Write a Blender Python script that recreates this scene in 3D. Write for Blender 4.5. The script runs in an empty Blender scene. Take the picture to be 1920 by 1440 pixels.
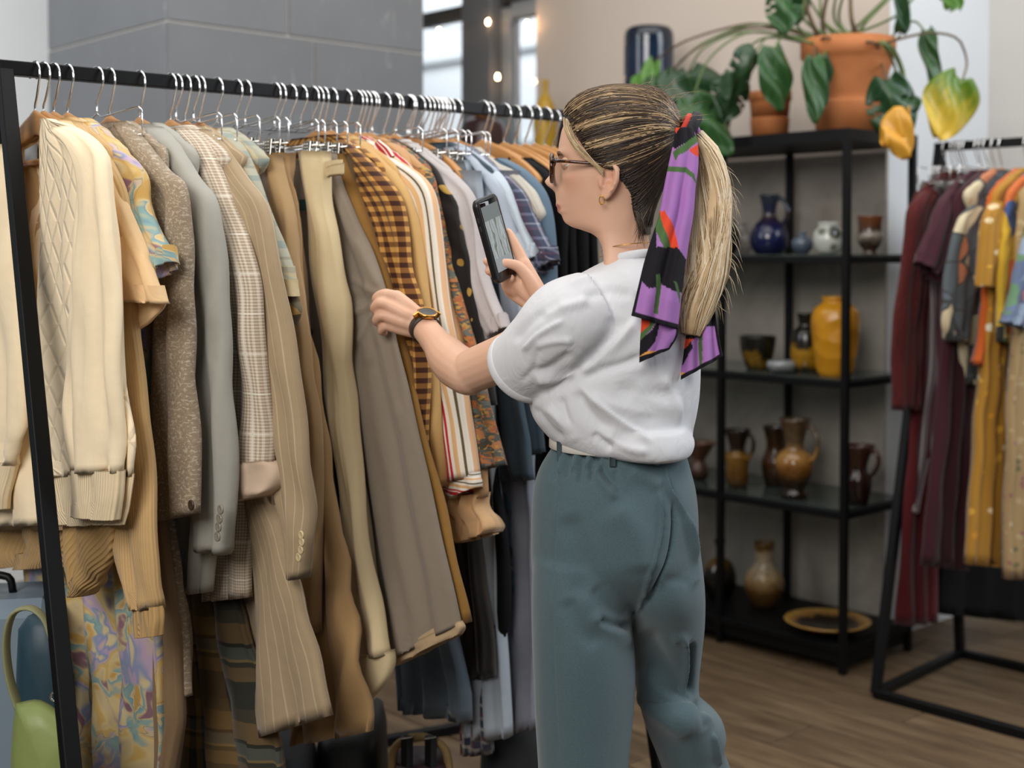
import bpy, math, random
import numpy as np
from mathutils import Vector, Matrix
rnd = random.Random(11)
nrs = np.random.RandomState(5)
scene = bpy.context.scene
COL = scene.collection

# ------------------------------------------------------------------ camera
FPX, CXP, CYP, CAMH, PITCH = 2530.0, 960.0, 568.0, 1.293, math.radians(2.0)
cam_d = bpy.data.cameras.new('camera')
cam = bpy.data.objects.new('camera', cam_d); COL.objects.link(cam)
cam.location = (0, 0, CAMH); cam.rotation_euler = (math.pi / 2 - PITCH, 0, 0)
cam_d.sensor_width = 36; cam_d.lens = FPX / 1920 * 36; cam_d.shift_y = -152 / 1920
cam_d.clip_start = 0.05
cam_d.dof.use_dof = True; cam_d.dof.focus_distance = 2.28; cam_d.dof.aperture_fstop = 2.7
scene.camera = cam
# ------------------------------------------------------------------ world, lights, exposure
scene.view_settings.view_transform = 'Standard'; scene.view_settings.look = 'None'
scene.view_settings.gamma = 1; scene.view_settings.use_curve_mapping = False
scene.view_settings.exposure = 0.30
world = bpy.data.worlds.new('sky'); scene.world = world; world.use_nodes = True
wn = world.node_tree; wb = wn.nodes['Background']
wb.inputs[0].default_value = (0.80, 0.90, 1.0, 1); wb.inputs[1].default_value = 0.09
def area(name, loc, target, sx, sy, power, color):
    d = bpy.data.lights.new(name, 'AREA'); d.shape = 'RECTANGLE'; d.size = sx; d.size_y = sy
    d.energy = power; d.color = color
    o = bpy.data.objects.new(name, d); COL.objects.link(o); o.location = loc
    o.rotation_euler = (Vector(target) - Vector(loc)).to_track_quat('-Z', 'Y').to_euler()
    return o
area('unseen_light', (-1.6, -1.6, 3.1), (0.0, 2.6, 1.0), 2.4, 2.0, 135, (1.0, 0.965, 0.92))  # area lamp standing in for unseen windows behind the camera, left
area('unseen_light', (3.3, 2.3, 2.7), (0.2, 2.5, 0.9), 1.8, 2.0, 62, (0.88, 0.94, 1.0))  # area lamp standing in for an unseen window at the right
area('unseen_light', (-2.6, 2.9, 2.6), (-1.6, 5.6, 1.8), 1.2, 1.6, 22, (0.93, 0.97, 1.0))  # unseen lamp added to brighten the left wall
area('overhead_fill', (0.2, 3.0, 3.35), (0.2, 3.0, 0.0), 3.4, 3.0, 62, (1.0, 0.97, 0.93))  # unseen overhead lamp added for soft top light that weakens lower down

# ------------------------------------------------------------------ geometry helpers
def ray(px, py):
    d = Vector((0, math.cos(PITCH), -math.sin(PITCH)))
    return d + Vector((1, 0, 0)) * ((px - CXP) / FPX) + Vector((0, math.sin(PITCH), math.cos(PITCH))) * ((CYP - py) / FPX)
CAMP = Vector((0, 0, CAMH))
def at(px, py, Y):                      # point seen at a pixel, at distance Y in front of the camera
    d = ray(px, py); return CAMP + d * (Y / d.y)
def at_z(px, py, z):
    d = ray(px, py); return CAMP + d * ((z - CAMH) / d.z)
def at_plane(px, py, p, n):
    d = ray(px, py); return CAMP + d * ((Vector(p) - CAMP).dot(n) / d.dot(n))
AX = Vector((0.736, 0.677, 0)); BX = Vector((-0.677, 0.736, 0)); ZX = Vector((0, 0, 1))

WL = {}
def put(o, parent=None, loc=(0, 0, 0)):
    COL.objects.link(o)
    if parent is not None:
        o.parent = parent; WL[o.name] = WL[parent.name]
    else:
        o.location = loc; WL[o.name] = Vector(loc)
    return o
def tag(o, label=None, cat=None, group=None, kind=None):
    if label: o['label'] = label
    if cat: o['category'] = cat
    if group: o['group'] = group
    if kind: o['kind'] = kind
    return o
def thing(name, loc, label, cat, group=None):
    o = bpy.data.objects.new(name, None); o.empty_display_size = 0.05
    put(o, None, loc); return tag(o, label, cat, group)
class MB:
    """collects verts/faces (world coordinates), then builds ONE mesh object"""
    def __init__(s): s.v = []; s.f = []; s.uv = []; s.mi = []
    def add(s, V, F, UV=None, mi=0):
        b = len(s.v); s.v.extend([tuple(p) for p in V])
        for f in F:
            s.f.append(tuple(i + b for i in f)); s.mi.append(mi)
            s.uv.extend([UV[i] if UV is not None else (0, 0) for i in f])
        return s
    def grid(s, G, close_j=False, UV=None, cap0=False, cap1=False, mi=0, flip=False):
        G = np.asarray(G, float); n, m = G.shape[:2]
        if close_j:
            pass
        V = G.reshape(-1, 3); F = []; mm = m if close_j else m - 1
        b = len(s.v); s.v.extend(map(tuple, V))
        for i in range(n - 1):
            for j in range(mm):
                j2 = (j + 1) % m
                q = (b + i * m + j, b + i * m + j2, b + (i + 1) * m + j2, b + (i + 1) * m + j)
                if flip: q = q[::-1]
                s.f.append(q); s.mi.append(mi)
                if UV is not None:
                    uj2 = j + 1 if (close_j and UV.shape[1] > m) else j2
                    u4 = [tuple(UV[i, j]), tuple(UV[i, uj2]), tuple(UV[i + 1, uj2]), tuple(UV[i + 1, j])]
                    if flip: u4 = u4[::-1]
                    s.uv.extend(u4)
                else: s.uv.extend([(0, 0)] * 4)
        for c, i in ((cap0, 0), (cap1, n - 1)):
            if c:
                s.f.append(tuple(b + i * m + j for j in (range(m) if i else range(m - 1, -1, -1)))); s.mi.append(mi)
                s.uv.extend([(tuple(UV[i, j]) if UV is not None else (0, 0)) for j in (range(m) if i else range(m - 1, -1, -1))])
        return s
    def box(s, c, sx, sy, sz, ax=Vector((1, 0, 0)), ay=None, az=None, bev=0.0, mi=0):
        c = Vector(c); ax = Vector(ax).normalized()
        az = Vector(az).normalized() if az is not None else Vector((0, 0, 1))
        ay = Vector(ay).normalized() if ay is not None else az.cross(ax).normalized()
        hx, hy, hz = sx / 2, sy / 2, sz / 2
        if bev <= 0:
            V = [c + ax * (hx * a) + ay * (hy * b_) + az * (hz * d) for d in (-1, 1) for b_ in (-1, 1) for a in (-1, 1)]
            F = [(0, 2, 3, 1), (4, 5, 7, 6), (0, 1, 5, 4), (2, 6, 7, 3), (0, 4, 6, 2), (1, 3, 7, 5)]
            return s.add(V, F, None, mi)
        b = min(bev, hx * .9, hy * .9, hz * .9); V = []; idx = {}
        for sz_ in (-1, 1):
            for sy_ in (-1, 1):
                for sx_ in (-1, 1):
                    for k in range(3):
                        d = [hx, hy, hz]
                        for q in range(3):
                            if q != k: d[q] -= b
                        idx[(sx_, sy_, sz_, k)] = len(V)
                        V.append(c + ax * (sx_ * d[0]) + ay * (sy_ * d[1]) + az * (sz_ * d[2]))
        F = []
        for k in range(3):
            o = [q for q in range(3) if q != k]
            for sg in (-1, 1):
                loop = []
                for a, b_ in ((-1, -1), (1, -1), (1, 1), (-1, 1)):
                    t = [0, 0, 0]; t[k] = sg; t[o[0]] = a; t[o[1]] = b_; loop.append(idx[(t[0], t[1], t[2], k)])
                if (sg > 0) == (k == 1): loop = loop[::-1]
                F.append(tuple(loop))
        for k in range(3):                               # edges along axis k
            o = [q for q in range(3) if q != k]
            for a in (-1, 1):
                for b_ in (-1, 1):
                    def ii(sk, kk):
                        t = [0, 0, 0]; t[k] = sk; t[o[0]] = a; t[o[1]] = b_; return idx[(t[0], t[1], t[2], kk)]
                    F.append((ii(-1, o[0]), ii(1, o[0]), ii(1, o[1]), ii(-1, o[1])))
        for t in [(a, b_, d) for a in (-1, 1) for b_ in (-1, 1) for d in (-1, 1)]:
            F.append(tuple(idx[(t[0], t[1], t[2], k)] for k in range(3)))
        return s.add(V, F, None, mi)
    def bar(s, p, q, w, h=None, bev=0.0015, up=None):
        p, q = Vector(p), Vector(q); d = (q - p); L = d.length; d.normalize()
        up = Vector(up) if up is not None else (Vector((0, 0, 1)) if abs(d.z) < .9 else Vector(BX))
        ay = up.cross(d).normalized(); az = d.cross(ay).normalized()
        return s.box((p + q) / 2, L, w, h or w, d, ay, az, bev)
    def tube(s, pts, r, n=8, caps=True, mi=0, flat=1.0):
        P = np.array([tuple(p) for p in pts], float); m = len(P)
        R = np.full(m, r, float) if np.isscalar(r) else np.array(r, float)
        T = np.gradient(P, axis=0); T /= (np.linalg.norm(T, axis=1, keepdims=True) + 1e-12)
        a = np.array((0, 0, 1.0)) if abs(T[0][2]) < .9 else np.array((1.0, 0, 0))
        N = np.cross(a, T[0]); N /= np.linalg.norm(N); rings = []
        th = np.arange(n) / n * 2 * math.pi
        for i in range(m):
            N = N - T[i] * N.dot(T[i]); N /= np.linalg.norm(N) + 1e-12; B_ = np.cross(T[i], N)
            rings.append(P[i] + R[i] * (np.cos(th)[:, None] * N + flat * np.sin(th)[:, None] * B_))
        L = np.concatenate([[0], np.cumsum(np.linalg.norm(np.diff(P, axis=0), axis=1))])
        UV = np.stack([np.broadcast_to(np.arange(n + 1) / n, (m, n + 1)), np.broadcast_to(L[:, None], (m, n + 1))], -1)
        return s.grid(np.array(rings), True, UV, caps, caps, mi)
    def lathe(s, prof, c, n=32, axis=None, mi=0):
        c = Vector(c); az = Vector(axis).normalized() if axis is not None else Vector((0, 0, 1))
        ax = az.orthogonal().normalized() if axis is not None else Vector((1, 0, 0)); ay = az.cross(ax)
        G = []; th = [2 * math.pi * j / n for j in range(n)]
        for r, z in prof:
            r = max(r, 1e-5)
            G.append([tuple(c + ax * (r * math.cos(t)) + ay * (r * math.sin(t)) + az * z) for t in th])
        L = np.concatenate([[0], np.cumsum([math.hypot(prof[i + 1][0] - prof[i][0], prof[i + 1][1] - prof[i][1]) for i in range(len(prof) - 1)])])
        UV = np.stack([np.broadcast_to(np.arange(n + 1) / n, (len(prof), n + 1)), np.broadcast_to(L[:, None], (len(prof), n + 1))], -1)
        return s.grid(np.array(G), True, UV, mi=mi)
    def build(s, name, mats, parent=None, loc=None, smooth=True):
        me = bpy.data.meshes.new(name)
        off = WL[parent.name] if parent is not None else Vector(loc if loc is not None else (0, 0, 0))
        me.from_pydata([(x - off.x, y - off.y, z - off.z) for x, y, z in s.v], [], s.f)
        uvl = me.uv_layers.new(name='UVMap')
        uvl.data.foreach_set('uv', np.array(s.uv, 'f').ravel())
        ms = mats if isinstance(mats, (list, tuple)) else [mats]
        for m in ms: me.materials.append(m)
        if len(ms) > 1: me.polygons.foreach_set('material_index', s.mi)
        if smooth: me.polygons.foreach_set('use_smooth', [True] * len(me.polygons))
        me.update()
        o = bpy.data.objects.new(name, me)
        put(o, parent, off if parent is None else (0, 0, 0))
        return o
def sharp(o, ang=35):
    o.data.set_sharp_from_angle(angle=math.radians(ang)); return o

def cr(P, n):                           # Catmull-Rom resample of a polyline to n points, uniform in chord length
    P = np.array([tuple(p) for p in P], float); m = len(P)
    if m == 2: return P[0] + (P[1] - P[0]) * np.linspace(0, 1, n)[:, None]
    d = np.concatenate([[0], np.cumsum(np.sqrt(np.linalg.norm(np.diff(P, axis=0), axis=1)) ** 1.0 + 1e-9)])
    L = np.concatenate([[0], np.cumsum(np.linalg.norm(np.diff(P, axis=0), axis=1) + 1e-9)])
    t = np.linspace(0, L[-1], n); out = np.zeros((n, P.shape[1]))
    M = np.zeros_like(P)
    M[1:-1] = (P[2:] - P[:-2]) / (L[2:] - L[:-2])[:, None]
    M[0] = (P[1] - P[0]) / (L[1] - L[0]); M[-1] = (P[-1] - P[-2]) / (L[-1] - L[-2])
    k = np.clip(np.searchsorted(L, t, side='right') - 1, 0, m - 2)
    h = (L[k + 1] - L[k]); x = ((t - L[k]) / h)[:, None]; h = h[:, None]
    return (2 * x**3 - 3 * x**2 + 1) * P[k] + (x**3 - 2 * x**2 + x) * h * M[k] + (-2 * x**3 + 3 * x**2) * P[k + 1] + (x**3 - x**2) * h * M[k + 1]
def ease(P, n):                         # same, for parameter lists given at index positions
    P = np.array(P, float)
    if P.ndim == 1: P = P[:, None]
    x = np.linspace(0, len(P) - 1, n); k = np.clip(x.astype(int), 0, len(P) - 2); f = (x - k)[:, None]
    return P[k] * (1 - f) + P[k + 1] * f

# ------------------------------------------------------------------ materials
def lin(h):
    h = h.lstrip('#'); c = [int(h[i:i + 2], 16) / 255 for i in (0, 2, 4)]
    return tuple((x / 12.92 if x <= .04045 else ((x + .055) / 1.055) ** 2.4) for x in c) + (1.0,)
class NT:
    def __init__(s, name):
        s.m = bpy.data.materials.new(name); s.m.use_nodes = True; s.t = s.m.node_tree
        s.b = s.t.nodes['Principled BSDF']; s.out = s.t.nodes['Material Output']
    def n(s, typ, **kw):
        nd = s.t.nodes.new('ShaderNode' + typ)
        for k, v in kw.items(): setattr(nd, k, v)
        return nd
    def ln(s, a, b): s.t.links.new(a, b)
    def val(s, sock, v):
        if hasattr(v, 'is_linked') or hasattr(v, 'links'): s.ln(v, sock)
        else: sock.default_value = v
    def math(s, op, a, b=0.0, c=0.0):
        nd = s.n('Math', operation=op); s.val(nd.inputs[0], a); s.val(nd.inputs[1], b)
        if op in ('MULTIPLY_ADD', 'COMPARE', 'SMOOTH_MIN'): s.val(nd.inputs[2], c)
        return nd.outputs[0]
    def mix(s, f, a, b, mode='MIX'):
        nd = s.n('Mix', data_type='RGBA', blend_type=mode); s.val(nd.inputs['Factor'], f)
        s.val(nd.inputs[6], a); s.val(nd.inputs[7], b); return nd.outputs[2]
    def uv(s): return s.n('TexCoord').outputs['UV']
    def obj(s): return s.n('TexCoord').outputs['Object']
    def xyz(s, v):
        nd = s.n('SeparateXYZ'); s.ln(v, nd.inputs[0]); return nd.outputs
    def map(s, v, scale=(1, 1, 1), rot=(0, 0, 0), loc=(0, 0, 0)):
        nd = s.n('Mapping'); s.ln(v, nd.inputs[0]); nd.inputs['Scale'].default_value = scale
        nd.inputs['Rotation'].default_value = rot; nd.inputs['Location'].default_value = loc; return nd.outputs[0]
    def noise(s, v, scale, detail=3, rough=.5, dist=0):
        nd = s.n('TexNoise'); s.ln(v, nd.inputs['Vector']); nd.inputs['Scale'].default_value = scale
        nd.inputs['Detail'].default_value = detail; nd.inputs['Roughness'].default_value = rough; nd.inputs['Distortion'].default_value = dist
        return nd
    def vor(s, v, scale, feature='F1', rand=1.0):
        nd = s.n('TexVoronoi', feature=feature); s.ln(v, nd.inputs['Vector']); nd.inputs['Scale'].default_value = scale
        nd.inputs['Randomness'].default_value = rand; return nd
    def ramp(s, f, stops, interp='LINEAR'):
        nd = s.n('ValToRGB'); nd.color_ramp.interpolation = interp; e = nd.color_ramp.elements
        while len(e) > 1: e.remove(e[-1])
        for i, (p, c) in enumerate(stops):
            x = e[0] if i == 0 else e.new(p)
            x.position = p; x.color = lin(c) if isinstance(c, str) else ((c, c, c, 1) if np.isscalar(c) else c)
        s.val(nd.inputs[0], f); return nd.outputs[0]
    def bump(s, h, strength=.3, dist=.002):
        nd = s.n('Bump'); nd.inputs['Strength'].default_value = strength; nd.inputs['Distance'].default_value = dist
        s.val(nd.inputs['Height'], h); s.ln(nd.outputs[0], s.b.inputs['Normal']); return nd
    def wrinkle(s, first, v, strength=.35, dist=.006, sc=(26, 9, 9)):
        n1 = s.noise(s.map(v, sc), 1.0, 3, .55, .8); nd = s.n('Bump'); nd.inputs['Strength'].default_value = strength; nd.inputs['Distance'].default_value = dist
        s.ln(n1.outputs[0], nd.inputs['Height']); s.ln(first.outputs[0], nd.inputs['Normal']); s.ln(nd.outputs[0], s.b.inputs['Normal'])
    def done(s, color=None, rough=None, metal=None, sheen=None, spec=None, **kw):
        if color is not None: s.val(s.b.inputs['Base Color'], lin(color) if isinstance(color, str) else color)
        if rough is not None: s.val(s.b.inputs['Roughness'], rough)
        if metal is not None: s.b.inputs['Metallic'].default_value = metal
        if sheen is not None: s.b.inputs['Sheen Weight'].default_value = sheen
        if spec is not None: s.b.inputs['Specular IOR Level'].default_value = spec
        for k, v in kw.items(): s.b.inputs[k].default_value = v
        return s.m
def plain(name, c, rough=.5, metal=0.0, var=0.0, scale=30, **kw):
    t = NT(name); col_ = lin(c)
    if var:
        nz = t.noise(t.obj(), scale, 4)
        d = tuple(x * (1 - var) for x in col_[:3]) + (1,); u = tuple(min(1, x * (1 + var)) for x in col_[:3]) + (1,)
        return t.done(t.mix(nz.outputs[0], d, u), rough, metal, **kw)
    return t.done(col_, rough, metal, **kw)
# ================================================================== THE SETTING
def tilted(v): return Vector(v)
# floor: long wood-look planks running along BX, each one a part
def floor_mat():
    t = NT('plank_wood'); o = t.n('ObjectInfo'); tc = t.obj()
    rl = t.n('Combine' + 'XYZ'); t.ln(o.outputs['Random'], rl.inputs[0]); t.ln(o.outputs['Random'], rl.inputs[1])
    mv = t.n('VectorMath', operation='MULTIPLY_ADD'); t.ln(rl.outputs[0], mv.inputs[0]); mv.inputs[1].default_value = (37, 91, 0); t.ln(tc, mv.inputs[2])
    m = t.map(mv.outputs[0], (1.2, 9, 1))
    n1 = t.noise(m, 2.2, 6, .62, .6); n2 = t.noise(t.map(mv.outputs[0], (3, 45, 1)), 3, 3)
    c = t.ramp(n1.outputs[0], [(.25, '#3e2e20'), (.5, '#655039'), (.75, '#857156')])
    c = t.mix(.35, c, t.ramp(n2.outputs[0], [(.3, '#32251a'), (.7, '#76644f')]), 'MIX')
    hv = t.math('MULTIPLY_ADD', o.outputs['Random'], .5, .72)
    c = t.mix(1.0, c, hv, 'MULTIPLY')
    t.bump(n2.outputs[0], .15, .002)
    return t.done(c, .52, spec=.35)
M_plank = floor_mat()
M_grout = plain('grout', '#1e1813', .9)
fl = MB(); fl.box((0.4, 3.0, -.012), 9, 9, .012, BX); floor = tag(fl.build('floor', M_grout, smooth=False), kind='structure')
PL, PW = 1.2, .198
pm = MB(); pm.box((0, 0, -.0035), PL - .005, PW - .005, .007, bev=.0015); plank0 = pm.build('plank', M_plank, floor, smooth=False)
k = 0; bang = math.atan2(BX.y, BX.x)
for i in range(-3, 24):
    for j in range(-4, 4):
        c = AX * (1.02 + i * PW) + BX * (1.1 + j * PL + (i * 0.437 % 1.0) * PL)
        # keep only planks the frame could plausibly show, with a margin
        d = c.y
        if d < .9 or d > 6.6: continue
        xx = c.x / d
        if xx < -.62 or xx > .62: continue
        o = plank0 if k == 0 else plank0.copy()
        if k: COL.objects.link(o)
        o.location = (c.x, c.y, 0); o.rotation_euler = (0, 0, bang); k += 1

# grey stone-tiled pillar
def stone(name, c0, c1):
    t = NT(name); oi = t.n('ObjectInfo')
    n1 = t.noise(t.obj(), 2.5, 6, .6); n2 = t.noise(t.map(t.obj(), (14, 14, 3)), 2, 5, .7, 1.5)
    c = t.mix(n1.outputs[0], lin(c0), lin(c1))
    c = t.mix(t.math('MULTIPLY', t.math('GREATER_THAN', n2.outputs[0], .64), .25), c, lin('#b4b5b4'))
    c = t.mix(1.0, c, t.math('MULTIPLY_ADD', oi.outputs['Random'], .12, .94), 'MULTIPLY')
    t.bump(n2.outputs[0], .25, .004)
    return t.done(c, .75)
M_stone = stone('grey_stone', '#696a6c', '#7c7e81')
M_joint = plain('tile_joint', '#c2bdb4', .9)
pc = at(312, 38, 4.2); pc.z = 0
pil = MB(); pc_in = pc + AX * .008 + BX * .008
W1, W2, PH = 1.02, .86, 3.4
pil.box(pc_in - AX * .0052 - BX * .0052 + AX * (W1 / 2) + BX * (W2 / 2) + ZX * (PH / 2), W1 - .004, W2 - .004, PH, AX)
# box() orientation: ax=AX, ay=BX
pillar = tag(pil.build('pillar', M_joint, smooth=False), kind='structure')
zj = at(312, 38, 4.2).z
def tiles(org, d, nrm, cuts_by_row):
    for r, (z0, z1, cuts) in enumerate(cuts_by_row):
        for a, b in zip(cuts[:-1], cuts[1:]):
            t = MB(); c = org + d * ((a + b) / 2) + ZX * ((z0 + z1) / 2) + nrm * .002
            t.box(c - nrm * .0035, b - a - .008, .014, z1 - z0 - .008, d, nrm, ZX, bev=.0012)
            t.build('tile', M_stone, pillar, smooth=False)
rows = [(zj - 1.8, zj - 1.2), (zj - 1.2, zj - .6), (zj - .6, zj), (zj, zj + .6), (zj + .6, zj + 1.2)]
rows[0] = (0.0, zj - 1.2) if zj - 1.8 < 0.3 else rows[0]
cutA = [[0, .546, 1.02], [0, .445, 1.02], [0, .546, 1.02], [0, .445, 1.02], [0, .546, 1.02]]
cutB = [[0, .86], [0, .5, .86], [0, .86], [0, .86], [0, .5, .86]]
tiles(pc + BX * .003, AX, -BX, [(r[0], r[1], c) for r, c in zip(rows, cutA)])
tiles(pc + AX * .003, BX, -AX, [(r[0], r[1], c) for r, c in zip(rows, cutB)])

# walls
def plaster(name, c, var=.03):
    t = NT(name); n1 = t.noise(t.obj(), 1.6, 5); cc = lin(c)
    t.bump(t.noise(t.obj(), 160, 2).outputs[0], .06, .001)
    return t.done(t.mix(n1.outputs[0], tuple(x * (1 - var) for x in cc[:3]) + (1,), tuple(min(1, x * (1 + var)) for x in cc[:3]) + (1,)), .85)
M_beige = plaster('beige_plaster', '#cdbfb2'); M_white = plaster('white_plaster', '#dcdfe2')
SFR = at_z(1580, 1265, 0.0)                         # foot of the shelf's front right leg
SD, SBAY = .373, .48
wq = SFR + AX * (SD + .045)                         # point of the wall plane behind the shelf
def along(px):                                       # parameter along BX of that plane seen at a pixel column
    p = at_plane(px, 500, wq, AX); return (p - wq).dot(BX)
s_c, s_w1, s_m1, s_m0, s_w0 = along(1664), along(1005), along(932), along(868), along(700)
WH = 3.4; TH = .22
wb_ = MB(); wb_.box(wq + BX * ((s_c + s_w1) / 2) + AX * (TH / 2) + ZX * (WH / 2), TH, s_w1 - s_c, WH, AX)
wall_back = tag(wb_.build('wall_back', M_beige, smooth=False), kind='structure')
# far part of the same wall beyond the window, hidden by the pillar
w2 = MB(); w2.box(wq + BX * (s_w0 + 1.2) + AX * (TH / 2) + ZX * (WH / 2), TH, 2.4, WH, AX)
tag(w2.build('wall_far', M_white, smooth=False), kind='structure')
# return wall right of the shelf (white, runs along AX), then the wall beyond it
wr = MB(); wr.box(wq + BX * (s_c + .003) + AX * .33 + ZX * (WH / 2), .66, .006, WH, AX)
tag(wr.build('wall_right', M_white, smooth=False), kind='structure')
w3 = MB(); w3.box(wq + BX * (s_c - 1.6) + AX * .72 + ZX * (WH / 2), .12, 3.3, WH, AX)
tag(w3.build('wall_side', plaster('grey_beige_plaster', '#c9c5c0'), smooth=False), kind='structure')
w4 = MB(); q = at(50, 480, 5.4); q.z = 0
w4.box(q + AX * .2 + ZX * (WH / 2), 3.2, .1, WH, AX); tag(w4.build('wall_left', plaster('white_paint', '#eef1f3'), smooth=False), kind='structure')
# stained concrete panel behind the shelf
def concrete():
    t = NT('stained_concrete'); n1 = t.noise(t.obj(), 3.2, 6, .65, .8); n2 = t.noise(t.map(t.obj(), (5, 5, 1.2)), 2.3, 5, .6)
    c = t.ramp(n1.outputs[0], [(.3, '#78746e'), (.5, '#98928b'), (.7, '#ada69d')])
    c = t.mix(t.math('MULTIPLY', n2.outputs[0], .45), c, lin('#a08e7c'))
    t.bump(n1.outputs[0], .1, .004); return t.done(c, .6)
cp = MB(); s_e = along(1120)
cp.box(wq + BX * ((s_c + s_e) / 2) - AX * .006 + ZX * .82, .012, s_e - s_c, 1.64, AX, bev=.002)
tag(cp.build('trim_1', concrete(), smooth=False), kind='structure')
bb = MB(); bb.box(wq + BX * ((s_e + s_w1) / 2) - AX * .008 + ZX * .05, .016, s_w1 - s_e, .1, AX, bev=.003)
tag(bb.build('baseboard_back', M_white, smooth=False), kind='structure')

# window behind the pillar: frame, wide post, panes
M_frame = plain('dark_window_frame', '#37342f', .45)
M_post = plain('window_post', '#6d6e70', .5)
tg = NT('window_glass'); gl = tg.n('BsdfGlass'); gl.inputs['IOR'].default_value = 1.02; gl.inputs['Roughness'].default_value = 0
tr = tg.n('BsdfTransparent'); ms_ = tg.n('MixShader'); ms_.inputs[0].default_value = .08
gs = tg.n('BsdfGlossy'); gs.inputs['Roughness'].default_value = .02
tg.ln(tr.outputs[0], ms_.inputs[1]); tg.ln(gs.outputs[0], ms_.inputs[2]); tg.ln(ms_.outputs[0], tg.out.inputs[0]); M_glass = tg.m
zt = (at_plane(825, 27, wq, AX).z, at_plane(960, 8, wq, AX).z)
SILL = 1.02
wf = MB()
def wbar(s0, s1, z0, z1, dep=.07, m=wf, off=.06): m.box(wq + BX * ((s0 + s1) / 2) + AX * off + ZX * ((z0 + z1) / 2), dep, abs(s1 - s0), z1 - z0, AX, bev=.004)
wbar(s_m0, s_w0, zt[0] - .03, zt[0] + .03); wbar(s_w1, s_m1, zt[1] + .02, zt[1] + .09)
wbar(s_m0, s_w0, 3.2, 3.3); wbar(s_w1, s_m1, 3.2, 3.3); wbar(s_m0, s_w0, SILL, SILL + .06); wbar(s_w1, s_m1, SILL, SILL + .06)
wbar(s_m0 + .012, s_m0 - .012, SILL, 3.3); wbar(s_w0 - .03, s_w0, SILL, 3.3)
win = tag(wf.build('window_1', M_frame, smooth=False), kind='structure')
wp = MB(); wbar(s_m1 + .02, s_m0 - .012, SILL, 3.3, .14, wp, .05); wp.build('post', M_post, win, smooth=False)
wp = MB(); wbar(s_m1 - .045, s_m1 + .02, SILL, zt[1], .06, wp, .07); wbar(s_w1, s_m1 - .045, zt[1] - .05, zt[1] + .02, .06, wp, .07)
wp.build('sash', plain('grey_sash', '#8d959b', .5), win, smooth=False)
for a, b, z0, z1 in ((s_w1, s_m1 - .045, SILL + .06, zt[1] - .05), (s_m0 + .012, s_w0 - .03, SILL + .06, zt[0] - .03), (s_m0 + .012, s_w0 - .03, zt[0] + .03, 3.2)):
    g = MB(); wbar(a, b, z0, z1, .006, g, .075); g.build('pane', M_glass, win, smooth=False)
sb = MB(); sb.box(wq + BX * ((s_w1 + s_w0) / 2) + AX * (TH / 2 - .03) + ZX * (SILL / 2), TH, s_w0 - s_w1, SILL, AX); tag(sb.build('wall_below', M_beige, smooth=False), kind='structure')
# street facade seen through the glass, brightened by a lamp added outside
M_fac = NT('facade_paint'); fx = M_fac.xyz(M_fac.obj())
M_fac = M_fac.done('#dfe4e8', .9)
fc = wq + BX * ((s_w1 + s_w0) / 2) + AX * 6.5 + BX * 4.6
fb = MB(); fb.box(fc + ZX * 3.0, .4, 16, 12, AX)
fac = tag(fb.build('building', M_fac, smooth=False), 'pale building across the street seen through the blurred window', 'building')
for r in range(4):
    b = MB(); b.box(fc - AX * .22 + ZX * (1.5 + r * 1.05), .06, 15.6, .07, AX); b.build('ledge', plain('ledge_grey', '#c6ccd0', .9) if r == 0 else fac.children[0].data.materials[0], fac, smooth=False)
M_fwin = plain('facade_window', '#c9d2d6', .3)
for r in range(3):
    for c_ in range(7):
        b = MB(); b.box(fc - AX * .21 + BX * (-6.3 + c_ * 2.1) + ZX * (2.1 + r * 2.1), .03, .8, 1.2, AX, bev=.01); b.build('facade_window', M_fwin, fac, smooth=False)
area('facade_fill', tuple(fc - AX * 2.6 + ZX * 6.5), tuple(fc + ZX * 2.5), 9, 3, 620, (.93, .97, 1.0))  # unseen outdoor lamp added to brighten the facade, in place of sky light
# ================================================================== RACKS AND HANGERS
M_black = plain('black_steel', '#0a0a0b', .45, .0, spec=.22)
M_chrome = plain('chrome', '#ececec', .16, 1.0)
M_clip = plain('nickel_clip', '#a9a6a0', .28, 1.0)
def wood(name, c0, c1):
    t = NT(name); n1 = t.noise(t.map(t.obj(), (4, 60, 60)), 3, 4, .6, .4)
    return t.done(t.mix(n1.outputs[0], lin(c0), lin(c1)), .38, spec=.4)
M_wood = wood('hanger_wood', '#a8733f', '#c49056')
RH = 1.633; TB = .026
R0 = at_z(8, 127, RH); R1 = at_z(1050, 217, RH); UD = (R1 - R0).normalized()
NDIR = Vector((UD.y, -UD.x, 0))                      # out of the rail, towards the camera
def rail_u(px):                                      # rail parameter seen at a pixel column
    k = (px - CXP) / FPX / math.cos(PITCH)
    d = ray(px, 200); kx = d.x / d.y
    return (kx * R0.y - R0.x) / (UD.x - kx * UD.y)
def rail_at(u): return R0 + UD * u
RLEN = rail_u(1064)
rack = thing('clothes_rack', (R0.x, R0.y, 0), 'long black steel clothes rack filled with beige to blue clothes', 'clothes rack')
b = MB(); b.bar(R0 - UD * TB / 2, R0 + UD * RLEN, TB); b.build('rail', M_black, rack, smooth=False)
lf = at(133, 1440, 2.06)                             # the near leg leans out toward the camera
foot_dir = (lf - R0); ft = R0 + foot_dir * (RH / -foot_dir.z); ft.z = 0.013
offv = ft - Vector((R0.x, R0.y, .013))
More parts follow.
